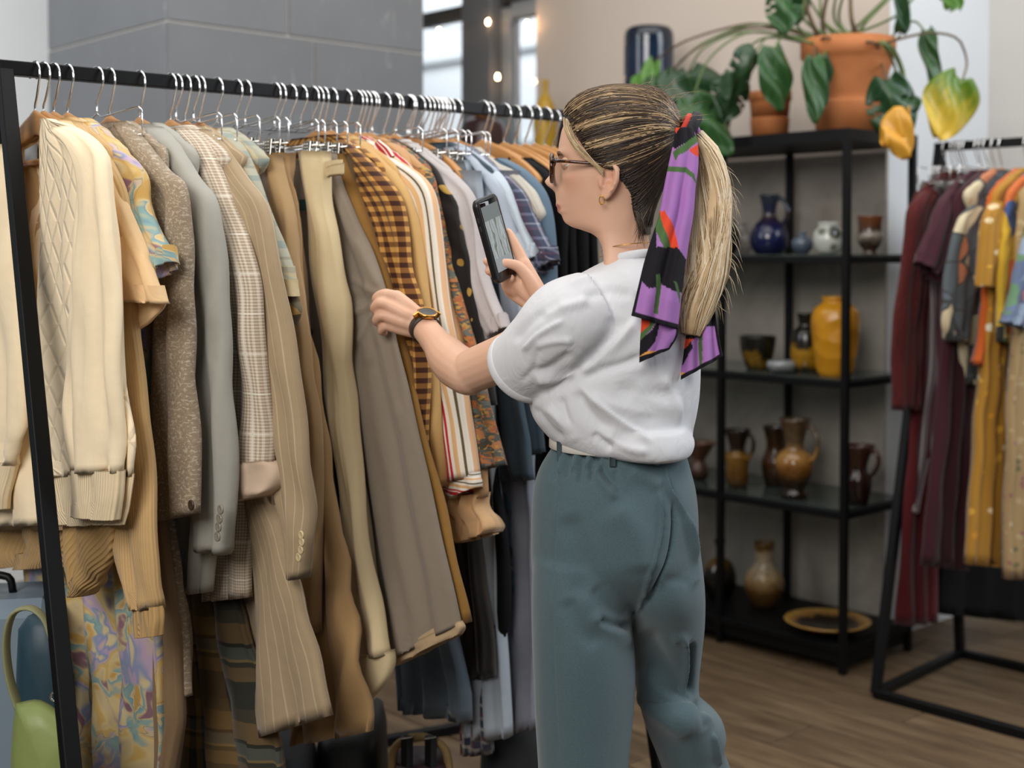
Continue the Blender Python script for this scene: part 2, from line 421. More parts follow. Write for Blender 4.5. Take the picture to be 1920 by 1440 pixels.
for base in (R0, R0 + UD * RLEN):
    for sgn in (1, -1):
        f = Vector((base.x, base.y, .013)) + offv * (sgn * (1 if base is R0 else .62))
        b = MB(); b.bar(base - ZX * .005, f, TB, TB, up=UD); b.build('leg', M_black, rack, smooth=False)
    kf = 1 if base is R0 else .62; f1 = Vector((base.x, base.y, .013)) + offv * kf; f2 = Vector((base.x, base.y, .013)) - offv * kf
    b = MB(); b.bar(f1, f2, TB); b.build('foot_bar', M_black, rack, smooth=False)
b = MB(); b.bar(Vector((R0.x, R0.y, .013)) - offv, Vector((R0.x, R0.y, .013)) - offv * .62 + UD * RLEN, TB); b.build('base_bar', M_black, rack, smooth=False)

def hook_pts(stem_z, rr=.025):
    P = [(0, 0, stem_z), (0, 0, stem_z + .022)]
    P += [(.006, 0, stem_z + .030)]
    for a in np.linspace(-25, 190, 14):
        a = math.radians(a); P.append((rr * math.cos(a) , 0, rr * math.sin(a) - .006))
    return P
def hz(v):                                          # top line of the hanger's shoulder, below the rail
    a = abs(v) / .205; return -.073 - .080 * (a ** 1.3) - .016 * a ** 6
def wood_hanger(name, label, group):
    h = thing(name, (0, 0, 0), label, 'hanger', group)
    b = MB(); b.tube(cr(hook_pts(-.082), 26), .0022, 6); b.build('hook', M_chrome, h)
    # contoured wooden shoulders: sections along v
    vs = np.linspace(-.205, .205, 33); G = []
    for v in vs:
        a = abs(v) / .205
        zt_ = hz(v); hgt = .046 * (1 - .45 * a ** .8); th = .007 + .009 * a ** 2
        if a < .12: zt_ += .004 * (1 - a / .12)
        if a > .93: hgt *= .75
        ring = []
        for q in range(12):
            t = 2 * math.pi * q / 12
            ring.append((v, th * .5 * math.copysign(abs(math.cos(t)) ** .55, math.cos(t)) * 1.35, zt_ - hgt / 2 + hgt / 2 * math.copysign(abs(math.sin(t)) ** .55, math.sin(t))))
        G.append(ring)
    b = MB(); b.grid(np.array(G), True, cap0=True, cap1=True); b.build('shoulder', M_wood, h)
    b = MB(); b.tube([(-.185, 0, -.165), (.185, 0, -.165)], .0055, 8); b.build('bar', M_wood, h)
    return h
def clip_hanger(name, label, group):
    h = thing(name, (0, 0, 0), label, 'hanger', group)
    b = MB(); b.tube(cr(hook_pts(-.070), 26), .0022, 6); b.build('hook', M_chrome, h)
    b = MB()
    b.tube(cr([(-.165, 0, -.118), (-.165, 0, -.075), (-.155, 0, -.068), (-.02, 0, -.076), (0, 0, -.070), (.02, 0, -.076), (.155, 0, -.068), (.165, 0, -.075), (.165, 0, -.118)], 40), .0017, 6)
    b.tube([(-.165, 0, -.118), (.165, 0, -.118)], .0019, 6); b.build('wire_frame', M_chrome, h)
    for sx in (1, -1):
        b = MB(); c = Vector((sx * .13, 0, -.125))
        for sy in (1, -1):
            b.box(c + Vector((0, sy * .007, -.018)), .026, .0022, .068, Vector((1, 0, 0)), None, Vector((0, -sy * .12, 1)), bev=.0008)
            for r_ in range(4):
                for q in range(3):
                    b.box(c + Vector((-.008 + q * .008, sy * .0095, .009 - r_ * .006)), .005, .003, .0035, bev=.001)
        b.box(c + Vector((0, 0, .0)), .022, .012, .008, bev=.002)
        b.build('clip', M_clip, h, smooth=False)
    return h
def dup(root, loc, rz, label=None, group=None):
    r = root.copy(); COL.objects.link(r); r.location = loc; r.rotation_euler = (0, 0, rz); WL[r.name] = Vector(loc)
    if label: r['label'] = label
    if group: r['group'] = group
    for ch in list(root.children):
        c = ch.copy(); COL.objects.link(c); c.parent = r
        for g in ch.children:
            d = g.copy(); COL.objects.link(d); d.parent = c
    return r
# ================================================================== CLOTH
def weave(t, uv, amp=.25, sc=900, d=.0006):
    w1 = t.n('TexWave', wave_type='BANDS', bands_direction='X'); w1.inputs['Scale'].default_value = sc / 6.28; w1.inputs['Distortion'].default_value = .6
    w2 = t.n('TexWave', wave_type='BANDS', bands_direction='Y'); w2.inputs['Scale'].default_value = sc / 6.28; w2.inputs['Distortion'].default_value = .6
    t.ln(uv, w1.inputs[0]); t.ln(uv, w2.inputs[0])
    return t.math('ADD', w1.outputs[1], w2.outputs[1])
FAB = {}
def fabric(name, c, kind='plain', var=.08, rough=.9, sheen=.15, **k):
    if name in FAB: return FAB[name]
    t = NT(name); uv = t.uv(); x, y, _ = t.xyz(uv); base = lin(c)
    nz = t.noise(uv, 60, 3); big = t.noise(uv, 9, 3)
    dk = tuple(q * (1 - var) for q in base[:3]) + (1,); lt = tuple(min(1, q * (1 + var)) for q in base[:3]) + (1,)
    colr = t.mix(nz.outputs[0], dk, lt)
    hgt = None; bs, bd = .25, .0008
    def frac(v, f, o=0.0): return t.math('FRACT', t.math('MULTIPLY_ADD', v, f, o))
    def bands(v, f, stops, o=0.0): return t.ramp(frac(v, f, o), stops, 'CONSTANT')
    if kind == 'stripe':
        colr = bands(x, 1 / k['period'], k['stops']) if not k.get('horiz') else bands(y, 1 / k['period'], k['stops'])
    elif kind == 'pin':
        f = frac(x, 1 / k['period']); ln_ = t.math('COMPARE', f, .5, k.get('w', .06)); colr = t.mix(t.math('MULTIPLY', ln_, k.get('a', .8)), colr, lin(k['line']))
        f2 = frac(x, 6 / k['period']); colr = t.mix(t.math('MULTIPLY', f2, .14), colr, lin(k['line']))
    elif kind == 'gingham':
        a = t.math('GREATER_THAN', frac(x, 1 / k['period']), .5); b = t.math('GREATER_THAN', frac(y, 1 / k['period']), .5)
        s = t.math('MULTIPLY', t.math('ADD', a, b), .5)
        colr = t.ramp(s, [(0, c), (.4, k['c2']), (.9, k['c3'])], 'CONSTANT')
    elif kind == 'plaid':
        p1 = bands(x, 1 / k['period'], k['stops']); p2 = bands(y, 1 / k['period'], k.get('stops2', k['stops']), .37)
        colr = t.mix(.5, p1, p2)
    elif kind == 'check':                              # fine hound's tooth with light window-pane lines
        a = t.math('GREATER_THAN', frac(x, 1 / k['period']), .5); b = t.math('GREATER_THAN', frac(y, 1 / k['period']), .5)
        s = t.math('MULTIPLY', t.math('ADD', a, b), .5)
        colr = t.ramp(s, [(0, c), (.4, k['c2']), (.9, k['c3'])], 'CONSTANT')
        l = t.math('MAXIMUM', t.math('LESS_THAN', frac(x, 1 / k['win']), .045), t.math('LESS_THAN', frac(y, 1 / k['win']), .045))
        colr = t.mix(t.math('MULTIPLY', l, .6), colr, lin(k['line'])); hgt = s; bs = .2
    elif kind == 'floral':
        wob = t.noise(uv, k.get('wscale', 14), 3); mv = t.n('VectorMath', operation='MULTIPLY_ADD'); t.ln(wob.outputs['Color'], mv.inputs[0])
        d = k.get('wob', .05); mv.inputs[1].default_value = (d, d, 0); t.ln(uv, mv.inputs[2]); u2 = mv.outputs[0]
        u2 = t.map(u2, k.get('aspect', (1, 1, 1)))
        v1 = t.vor(u2, k['scale']); sp = t.xyz(v1.outputs['Color'])[0]
        colr = t.ramp(sp, k['stops'], 'CONSTANT')
        if 'ground' in k:
            blob = t.math('LESS_THAN', v1.outputs['Distance'], k.get('blob', .35)); colr = t.mix(blob, lin(k['ground']), colr)
        if 'core' in k: colr = t.mix(t.math('LESS_THAN', v1.outputs['Distance'], k.get('coreR', .13)), colr, lin(k['core']))
        if 'small' in k:
            v2 = t.vor(u2, k['scale'] * 3.1); s2 = t.xyz(v2.outputs['Color'])[1]
            colr = t.mix(t.math('MULTIPLY', t.math('GREATER_THAN', s2, k.get('smallT', .7)), .8), colr, t.ramp(t.xyz(v2.outputs['Color'])[2], k['small'], 'CONSTANT'))
        if 'edge' in k:
            v3 = t.vor(u2, k['scale'], 'DISTANCE_TO_EDGE'); colr = t.mix(t.math('LESS_THAN', v3.outputs['Distance'], k.get('edgeW', .04)), colr, lin(k['edge']))
        colr = t.mix(k.get('wash', .15), colr, lin(k.get('washc', '#c9b48a')))
    elif kind == 'paint':                              # loose painterly blobs of colour
        u2 = t.map(uv, k.get('aspect', (1.3, .8, 1))); n1 = t.noise(u2, k['scale'], 2, .5, 1.3); n2 = t.noise(t.map(u2, loc=(3.1, 1.7, 0)), k['scale'] * 1.9, 2, .5, 1.0)
        colr = t.ramp(n1.outputs[0], k['stops'], 'EASE'); c2_ = t.ramp(n2.outputs[0], k['stops2'], 'EASE')
        colr = t.mix(t.ramp(t.noise(t.map(u2, loc=(7, 2, 0)), k['scale'] * 1.1, 2).outputs[0], [(.50, 0.0), (.53, 1.0)]), colr, c2_)
        ed = t.math('COMPARE', n1.outputs[0], .515, .006); colr = t.mix(t.math('MULTIPLY', ed, .5), colr, lin('#7c6a58'))
        colr = t.mix(t.math('MULTIPLY', nz.outputs[0], .3), colr, lin('#cbb78e'))
    elif kind == 'tweed':
        v1 = t.noise(t.map(uv, (1, .6, 1)), k.get('scale', 330), 2, .7); colr = t.mix(t.math('SMOOTHSTEP' if False else 'MULTIPLY', v1.outputs[0], 1.0), lin(k['c2']), lin(c))
        v2 = t.noise(uv, k.get('scale', 330) * .8, 2, .8)
        colr = t.mix(t.math('MULTIPLY', t.math('GREATER_THAN', v2.outputs[0], .56), .6), colr, lin(k['c3'])); hgt = v1.outputs[0]; bs, bd = .5, .002
    elif kind == 'rib':
        f = frac(x, 1 / k['period']); s = t.math('SINE', t.math('MULTIPLY', f, 6.283)); hgt = s; bs, bd = k.get('bs', .6), .0012
        colr = t.mix(t.math('MULTIPLY_ADD', s, -.11, .11), colr, tuple(q * .55 for q in base[:3]) + (1,))
    elif kind == 'lattice':
        p = k['period']; q = p * 1.9
        a = frac(x, 1 / p, 0); l1 = t.math('ABSOLUTE', t.math('SUBTRACT', t.math('FRACT', t.math('ADD', t.math('MULTIPLY', x, 1 / p), t.math('MULTIPLY', y, 1 / q))), .5))
        l2 = t.math('ABSOLUTE', t.math('SUBTRACT', t.math('FRACT', t.math('SUBTRACT', t.math('MULTIPLY', x, 1 / p), t.math('MULTIPLY', y, 1 / q))), .5))
        l = t.math('MINIMUM', l1, l2); e = t.math('SMOOTH_MIN', t.math('MULTIPLY', l, 6.0), 1.0, .2); hgt = e; bs, bd = .8, .003
        colr = t.mix(t.math('MULTIPLY', t.math('LESS_THAN', l, .04), .22), colr, tuple(q_ * .6 for q_ in base[:3]) + (1,))
    elif kind == 'cord':
        f = frac(x, 1 / k['period']); s = t.math('SINE', t.math('MULTIPLY', f, 6.283)); hgt = s; bs, bd = .5, .0015
        colr = t.mix(t.math('MULTIPLY_ADD', s, .25, .25), colr, lin(k['c2']))
    elif kind == 'denim':
        colr = t.mix(t.ramp(big.outputs[0], [(.35, 0.0), (.7, 1.0)]), colr, lin(k['c2']))
    if hgt is None:
        hgt = t.math('ADD', t.math('MULTIPLY', nz.outputs[0], 1.0), t.math('MULTIPLY', weave(t, uv), .35)); bs = k.get('bs', .12)
    bn = t.bump(hgt, bs, bd); t.wrinkle(bn, uv)
    FAB[name] = t.done(colr, rough, sheen=sheen, spec=.2)
    return FAB[name]

class Plane:
    """vertical plane of a hanging garment: through the rail at u, turned by yaw (degrees; positive opens it to the camera)"""
    def __init__(s, u, yaw=0.0, base=None, nd=None):
        s.p = rail_at(u) if base is None else Vector(base)
        n0 = NDIR if nd is None else Vector(nd)
        a = math.atan2(n0.y, n0.x) + math.radians(yaw)
        s.g = Vector((math.cos(a), math.sin(a), 0)); s.m = Vector((s.g.y, -s.g.x, 0))
        if s.m.dot(CAMP - s.p) < 0: s.m = -s.m
    def vz(s, px, py, off=0.0):
        q = at_plane(px, py, s.p + s.m * off, s.m); d = q - s.p; return (d.dot(s.g), q.z)
    def w(s, v, z, off=0.0):
        q = s.p + s.g * v + s.m * off; return Vector((q.x, q.y, z))
    def arr(s, V, Z, O):
        return np.stack([s.p.x + s.g.x * V + s.m.x * O, s.p.y + s.g.y * V + s.m.y * O, Z], -1)

def loft(pl, F, B=None, thick=.03, off=0.0, nt=44, ns=44, fold=.006, nf=3.0, seed=0, wr=.0025, width=None, flare=1.0, hem=True, sq=.55, topfold=.35, close_top=True, vstep=None, uvr=0.0, mb=None, mi=0, twist=0):
    """hanging cloth: F and B are the outlines of its two edges in photo pixels (or (v,z) tuples marked by 'vz'); it gets a real cross-section with folds"""
    r = np.random.RandomState(seed + 17)
    def conv(P):
        if P and P[0] == 'vz': return np.array(P[1:], float)
        return np.array([pl.vz(x, y, off) for x, y in P], float)
    Fv = cr(conv(F), nt)
    if B is not None: Bv = cr(conv(B), nt)
    else:
        w = ease(width, nt)[:, 0]; Bv = Fv.copy(); Bv[:, 0] -= w
    h = ns // 2; a = (np.arange(h) + .5) / h
    sp = (1 - np.cos(np.pi * a)) / 2
    prof = np.sin(np.pi * a) ** sq
    th = ease(thick, nt)[:, 0] if not np.isscalar(thick) else np.full(nt, thick)
    T = np.linspace(0, 1, nt)[:, None]
    fold *= 1.35; wr *= 1.35; th = th * np.where(th > .045, .72, 1.0)
    fa = fold * (topfold + (1 - topfold) * T ** .8)
    ph = r.uniform(0, 6.28) + r.uniform(-1, 1) * 1.2 * T + .5 * np.sin(T * r.uniform(3, 6) + r.uniform(0, 6))
    rings = []; S = sp[None, :]
    ff = fa * (np.sin(6.283 * nf * S + ph) + .45 * np.sin(6.283 * nf * 2.13 * S + ph * 1.7 + 1.0)) * np.sin(np.pi * S) ** .4
    L = np.abs(Fv[:, 1:2] - Fv[0, 1]) ; 
    wrk = 0
    for q in range(5):
        kx, kz = r.uniform(8, 40), r.uniform(6, 34) * r.choice([-1, 1])
        wrk = wrk + np.sin(kx * (S * np.abs(Fv[:, :1] - Bv[:, :1])) * 3 + kz * Fv[:, 1:2] + r.uniform(0, 6.28) + 1.5 * np.sin(5 * Fv[:, 1:2] + q))
    wrk = wrk * wr / 2.2
    def side(sign, rev):
        s_ = S[:, ::-1] if rev else S
        V = Bv[:, :1] + (Fv[:, :1] - Bv[:, :1]) * s_; Z = Bv[:, 1:] + (Fv[:, 1:] - Bv[:, 1:]) * s_
        f_ = (ff + wrk); f_ = f_[:, ::-1] if rev else f_
        p_ = prof[::-1] if rev else prof
        O = off + sign * th[:, None] / 2 * p_[None, :] + f_
        return V, Z, O
    V1, Z1, O1 = side(1, False); V2, Z2, O2 = side(-1, True)
    V = np.concatenate([V1, V2], 1); Z = np.concatenate([Z1, Z2], 1); O = np.concatenate([O1, O2], 1)
    wmax = np.abs(Fv - Bv)[:, 0]
    u1 = S * np.full((nt, 1), max(float(np.linalg.norm(Fv - Bv, axis=1).mean()), .02))
    U = np.concatenate([u1, u1[:, -1:] * 2 - u1[:, ::-1] + .004, (u1[:, -1:] * 2 + .008)], 1)
    W = np.concatenate([Z, Z[:, :1]], 1)
    if uvr:
        cu, su = math.cos(uvr), math.sin(uvr); U, W = cu * U - su * W, su * U + cu * W
    UV = np.stack([U + seed * .13, W + seed * .07], -1)
    G = pl.arr(V, Z, O)
    if hem:                                             # turn the cloth in at the hem so its edge has thickness
        c = G[-1].mean(0); r1 = G[-1] + (c - G[-1]) * .06; r1[:, 2] += .004
        r2 = G[-2] + (G[-2].mean(0) - G[-2]) * .12; r2[:, 2] = G[-1][:, 2] + .03
        G = np.concatenate([G, r1[None], r2[None]], 0); UV = np.concatenate([UV, UV[-1:] + .004, UV[-1:] + .03], 0)
    m = mb or MB(); m.grid(G, True, UV, cap0=close_top, mi=mi, flip=True)
    return m
def button(c, nrm, r, mat_, parent, name='button'):
    b = MB(); n = Vector(nrm).normalized()
    b.lathe([(0, .0028), (r * .55, .0026), (r * .72, .0034), (r * .95, .003), (r, .0015), (r * .95, 0), (0, 0)], c, 16, n)
    return b.build(name, mat_, parent)
# ================================================================== CLOTHES ON THE LONG RACK
WH0 = wood_hanger('wooden_hanger', 'x', 'wooden hangers on the long rack')
CH0 = clip_hanger('clip_hanger', 'x', 'metal clip hangers on the long rack')
first = {'w': True, 'c': True}
def hang(kind, px, yaw, label, dz=0.0):
    pl = Plane(rail_u(px), yaw); proto = WH0 if kind == 'w' else CH0
    loc = (pl.p.x, pl.p.y, RH + TB / 2 - .0155 + dz); rz = math.atan2(pl.g.y, pl.g.x)
    if first[kind]:
        first[kind] = False; proto.location = loc; proto.rotation_euler = (0, 0, rz); proto['label'] = label; return proto
    return dup(proto, loc, rz, label)
GN = 0; HOOKS = []; GNAMES = []
def auto_hook(hook, yaw, pieces, hk, auto):
    """find the place on the rail from which the garment's front shoulder (or clip) hangs at a natural reach"""
    if auto == 'no': HOOKS.append(rail_u(hook)); return hook
    if auto == 'low': pt, target = pieces[0][2][-1], .31
    elif hk == 'c': pt, target = pieces[0][2][0], .155
    else:
        F = ([p_[2] for p_ in pieces if p_[0] == 'sleeve'] or [pieces[0][2]])[0]; pt, target = F[2], .285
    lo, hi = 0.0, 2.6
    for _ in range(40):
        u = (lo + hi) / 2
        if Plane(u, yaw).vz(*pt)[0] > target: lo = u
        else: hi = u
    u = max(u, .02)
    if HOOKS and auto != 'low': u = max(u, HOOKS[-1] + .012)
    if auto != 'low': HOOKS.append(u)
    p_ = rail_at(u); k = (p_ - CAMP); F_ = Vector((0, math.cos(PITCH), -math.sin(PITCH)))
    return CXP + FPX * k.x / k.dot(F_)
def garment(name, label, cat, hook, yaw, pieces, hk='w', hyaw=None, short=None, group='clothes hanging on the long rack', auto=None):
    """pieces: (part name, material, F, B or widths, options); the first piece is the body"""
    global GN
    GN += 1
    hook = auto_hook(hook, yaw, pieces, hk, auto)
    pl = Plane(rail_u(hook), yaw)
    root = thing(name, (pl.p.x, pl.p.y, 0), label, cat, group); GNAMES.append((hook, label))
    for i, pc_ in enumerate(pieces):
        pn, m, F, W = pc_[:4]; kw = dict(pc_[4]) if len(pc_) > 4 else {}
        par = kw.pop('par', None)
        kw.setdefault('seed', GN * 7 + i)
        if isinstance(W, (int, float)) : kw['width'] = [W, W]; W = None
        elif W and isinstance(W[0], (int, float)): kw['width'] = W; W = None
        sub = kw.pop('sub', 1); lab = kw.pop('label', None)
        if hk == 'w' and pn in ('body', 'back') and auto is None and W is not None:
            # lay the yoke over the hanger's arms, then follow the outline seen in the photo
            of = kw.get('off', 0); f = [pl.vz(x, y, of) for x, y in F]; bk = [pl.vz(x, y, of) for x, y in W]
            yk = [(v + dv, RH + hz(v) + .008) for v, dv in ((.082, 0), (.13, .006), (.175, .012), (.205, .018))]
            zc = yk[-1][1] - .035; f = [(v, z) for v, z in f if z < zc]; bk = [(v, z) for v, z in bk if z < zc - .03]
            F = ['vz'] + yk + f; W = ['vz'] + [(-v, z) for v, z in yk] + bk
            kw['width'] = None; kw['thick'] = max(kw.get('thick', .03), .038); kw['off'] = 0 if of > -.02 else of; kw['nt'] = 52
        elif hk == 'w' and pn == 'sleeve' and auto is None and W is not None:
            # the sleeve head grows out of the yoke
            of = kw.get('off', 0); f = [pl.vz(x, y, of) for x, y in F]; bk = [pl.vz(x, y, of) for x, y in W]
            f2 = [q for q in f if q[0] > .243]; z2 = f2[0][1] if f2 else 0
            if len(f2) >= 3 and z2 < RH + hz(.19):
                b2 = bk[2:] if len(bk) > 4 else bk[1:]
                F = ['vz', (.115, RH + hz(.115) + .012), (.185, RH + hz(.185) + .013)] + f2; W = ['vz', (.07, RH + hz(.07) - .012), (min(.12, b2[0][0] - .01), RH + hz(.12) - .045)] + [q for q in b2 if q[1] < RH + hz(.12) - .06]
                kw['nt'] = 52
        o = loft(pl, F, W, **kw).build(pn, m, root)
        if lab: o['label'] = lab
    if hk: hang(hk, hook, yaw if hyaw is None else hyaw, ('wooden hanger holding the ' if hk == 'w' else 'clip hanger holding the ') + ' '.join((short or label).split()[:11]))
    return root, pl
def btn(root, pl, pts, r, m, off, name='button'):
    for x, y in pts:
        q = at_plane(x, y, pl.p + pl.m * off, pl.m); button(q, pl.m, r, m, root, name)

F_ = fabric
cream = F_('cream_knit', '#f9e4c0', var=.05); creamrib = F_('cream_rib', '#f7dfb6', 'rib', period=.0062); creamlat = F_('cream_cable', '#f8e3c0', 'lattice', period=.038, var=.04)
# 1 cream cardigan, open at the front
garment('cardigan', 'cream cable knit cardigan hanging open beside the near rack leg', 'cardigan', 66, 5, [
    ('back', cream, [(86, 235), (110, 300), (110, 500), (108, 800), (106, 975)], [(60, 232), (-14, 272), (-40, 500), (-40, 800), (-36, 975)], dict(thick=.007, off=-.021, fold=.003, nf=3, wr=.0005)),
    ('front_panel', creamlat, [(92, 222), (142, 238), (170, 262), (186, 330), (200, 450), (218, 600), (240, 740), (256, 830), (250, 893)], [(84, 223), (80, 262), (77, 330), (73, 450), (70, 600), (72, 760), (76, 830), (79, 893)], dict(thick=.022, off=.025, fold=.006, nf=2.2)),
    ('hem_band', creamrib, [(250, 888), (245, 930), (234, 984)], [(78, 890), (84, 935), (96, 987)], dict(thick=.014, off=.026, fold=.006, nf=2.2, wr=.001)),
    ('sleeve', cream, [(128, 236), (165, 258), (188, 295), (205, 400), (221, 560), (227, 700), (230, 800), (228, 886)], [(110, 250), (140, 285), (152, 330), (150, 420), (138, 560), (131, 700), (128, 800), (139, 884)], dict(thick=.06, off=.045, fold=.006, nf=1.6, sq=.7)),
    ('cuff', creamrib, [(227, 882), (224, 930), (217, 976)], [(140, 880), (143, 930), (139, 968)], dict(thick=.034, off=.047, fold=.002, nf=2, wr=.001)),
    ('front_panel', cream, [(22, 290), (34, 380), (48, 500), (60, 700), (70, 880), (76, 985)], [(10, 262), (-26, 330), (-40, 480), (-50, 700), (-50, 880), (-40, 985)], dict(thick=.02, off=.022, fold=.008, nf=3)),
    ('sleeve', cream, [(14, 270), (22, 380), (34, 520), (46, 680), (48, 790), (30, 872)], [(-40, 290), (-70, 400), (-80, 520), (-80, 680), (-80, 790), (-60, 870)], dict(thick=.06, off=.05, fold=.008, nf=1.6, sq=.7)),
    ('cuff', creamrib, [(30, 866), (20, 910), (12, 955)], [(-60, 866), (-60, 910), (-56, 950)], dict(thick=.034, off=.05, fold=.002, wr=.001)),
], hyaw=0, auto='no')
plc = Plane(rail_u(66), 5)
# woven size label in its neck
lb = MB(); c = plc.w(*plc.vz(60, 292, -.01), -.008); lb.box(c, .05, .003, .033, plc.g + ZX * .18, plc.m, None, bev=.0006)
lab_o = lb.build('neck_label', plain('label_grey', '#aeb4ba', .8), [o for o in COL.objects if o.name == 'cardigan'][0], smooth=False)
lab_o['label'] = 'grey woven label in the neck'
peach = F_('peach_cotton', '#dcb98c', var=.05)
garment('blouse', 'peach short sleeved blouse whose folded cuff pokes out behind the cream cardigan', 'blouse', 74, 8, [
    ('body', peach, [(90, 245), (170, 285), (215, 340), (235, 480), (240, 640), (250, 720), (247, 780)], [(60, 245), (20, 300), (0, 400), (0, 500), (0, 640), (0, 700), (0, 760)], dict(thick=.03, off=-.03, fold=.003, wr=.001)),
    ('sleeve', peach, [(176, 270), (215, 318), (240, 380), (262, 450), (288, 515), (313, 570)], [(150, 285), (180, 350), (196, 410), (208, 460), (222, 520), (233, 565)], dict(thick=.035, off=.012, fold=.004, nf=1.5)),
    ('cuff', peach, [(312, 568), (290, 595), (266, 616), (248, 634)], [(234, 563), (238, 590), (242, 612), (245, 630)], dict(thick=.014, off=-.002, fold=.001)),
])
tan = F_('tan_knit', '#cba672', 'rib', period=.0042, bs=.35); tanrib = F_('tan_rib', '#c09a63', 'rib', period=.009, bs=.9)
garment('sweater', 'tan ribbed knit sweater hanging behind the cream cardigan', 'sweater', 108, 5, [
    ('body', tan, [(112, 240), (180, 275), (222, 320), (240, 400), (246, 600), (250, 800), (224, 990)], [(85, 240), (60, 300), (20, 400), (-10, 600), (-20, 800), (-30, 990)], dict(thick=.03, off=-.012)),
    ('hem_band', tanrib, [(226, 960), (218, 1000), (200, 1030), (170, 1062)], [(-60, 960), (-70, 1000), (-70, 1030), (-60, 1066)], dict(thick=.03, off=-.012, fold=.02, nf=2.6, topfold=.8)),
    ('pocket_fold', tanrib, [(221, 965), (216, 1010), (204, 1055), (180, 1100), (160, 1118)], [(124, 970), (124, 1010), (126, 1050), (136, 1082), (148, 1112)], dict(thick=.05, off=.03, fold=.008, nf=1.5, uvr=.5)),
    ('sleeve', tan, [(196, 290), (232, 345), (246, 450), (254, 600), (270, 750), (286, 900), (296, 1050), (299, 1142)], [(170, 310), (190, 380), (196, 460), (200, 600), (205, 750), (213, 900), (224, 1050), (255, 1140)], dict(thick=.05, off=.015, fold=.004, nf=1.6, sq=.7)),
    ('cuff', tanrib, [(299, 1136), (301, 1165), (299, 1192)], [(256, 1136), (258, 1165), (262, 1194)], dict(thick=.032, off=.015, fold=.002, wr=.0008)),
])
flor = dict(kind='floral', scale=13, wob=.09, wscale=10, wash=.3, washc='#c8ae7c', aspect=(1.25, .75, 1), stops=[(0, '#d9b468'), (.3, '#d3bd8c'), (.46, '#7f8fb0'), (.53, '#d2a552'), (.68, '#6b4f86'), (.76, '#d8be84'), (.91, '#7fa3a0')], small=[(0, '#8c4a62'), (.3, '#5f6fa0'), (.6, '#c79b4e'), (.8, '#d9c8a0')], smallT=.74, edge='#a58a5a', edgeW=.012)
floral = F_('yellow_floral', '#d9b877', 'paint', scale=11, stops=[(.30, '#5a4684'), (.37, '#c9b388'), (.43, '#d8bf88'), (.485, '#d2a95a'), (.515, '#cdb98f'), (.56, '#b79ec0'), (.60, '#7f8fb8'), (.66, '#d9c699')], stops2=[(.34, '#7d4f6e'), (.40, '#cdb78c'), (.47, '#7fa8a8'), (.53, '#6f98a6'), (.56, '#d6c090'), (.63, '#c89a4a')])
garment('floral_shirt', 'yellow and violet floral short sleeved shirt beside the tan sweater', 'shirt', 138, 5, [
    ('body', floral, [(150, 240), (215, 268), (255, 310), (266, 400), (268, 700), (272, 900)], [(120, 240), (100, 300), (80, 400), (60, 700), (60, 900)], dict(thick=.03, off=-.01)),
    ('sleeve', floral, [(214, 266), (256, 312), (272, 380), (288, 430), (304, 465), (315, 492)], [(195, 280), (225, 340), (240, 400), (256, 450), (274, 490), (300, 522)], dict(thick=.04, off=.01, fold=.004, seed=61)),
])
garment('floral_trousers', 'wide floral trousers in yellow, violet and teal hanging below the tan sweater', 'trousers', 145, 6, [
    ('leg', floral, [(262, 300), (268, 700), (276, 1000), (288, 1090), (298, 1200), (301, 1300), (298, 1440), (296, 1600)], [(190, 300), (180, 700), (165, 1000), (160, 1090), (175, 1200), (185, 1300), (190, 1440), (190, 1600)], dict(thick=.05, off=.02, fold=.018, nf=2.2)),
    ('leg', floral, [(180, 300), (165, 700), (170, 1000), (175, 1090), (182, 1200), (192, 1300), (200, 1440), (205, 1600)], [(60, 300), (50, 700), (48, 1000), (55, 1090), (72, 1200), (100, 1300), (140, 1440), (150, 1600)], dict(thick=.05, off=-.02, fold=.02, nf=2.4)),
], hk='c')
boucle = F_('boucle', '#a8967f', 'tweed', c2='#7d6c58', c3='#c6b8a4', scale=230); brown_l = F_('brown_lining', '#8a7053')
darkbtn = plain('dark_button', '#3a2c22', .35)
r_, p_ = garment('boucle_jacket', 'beige brown boucle knit jacket with one dark cuff button', 'jacket', 158, 3, [
    ('body', boucle, [(200, 250), (270, 285), (310, 330), (322, 500), (325, 800), (322, 985)], [(170, 250), (150, 300), (150, 500), (160, 800), (170, 985)], dict(thick=.03, off=-.014)),
    ('sleeve', boucle, [(262, 278), (312, 318), (344, 346), (354, 430), (360, 600), (366, 760), (373, 900), (372, 962)], [(240, 295), (272, 345), (292, 400), (299, 470), (297, 600), (293, 760), (292, 900), (296, 978)], dict(thick=.06, off=.02, fold=.006, nf=1.2, sq=.7)),
    ('front_panel', boucle, [(318, 960), (334, 1090), (346, 1200), (353, 1306)], [(270, 960), (304, 1100), (316, 1220), (322, 1314)], dict(thick=.03, off=-.01)),
    ('lining', brown_l, [(306, 960), (324, 1150), (334, 1340), (328, 1400), (318, 1500)], [(240, 960), (280, 1150), (298, 1340), (300, 1400), (300, 1500)], dict(thick=.03, off=.012)),
])
btn(r_, p_, [(360, 947)], .009, darkbtn, .058)
plaidd = F_('dark_plaid', '#4a4636', 'plaid', period=.17, stops=[(0, '#2e2f28'), (.28, '#7a6040'), (.42, '#3a382c'), (.47, '#937a50'), (.5, '#5c5f56'), (.62, '#221f1a'), (.66, '#7d623c'), (.86, '#473f30')])
grey = F_('grey_wool', '#a3a096', var=.04); hornbtn = plain('horn_button', '#8c8576', .25, var=.4, scale=300)
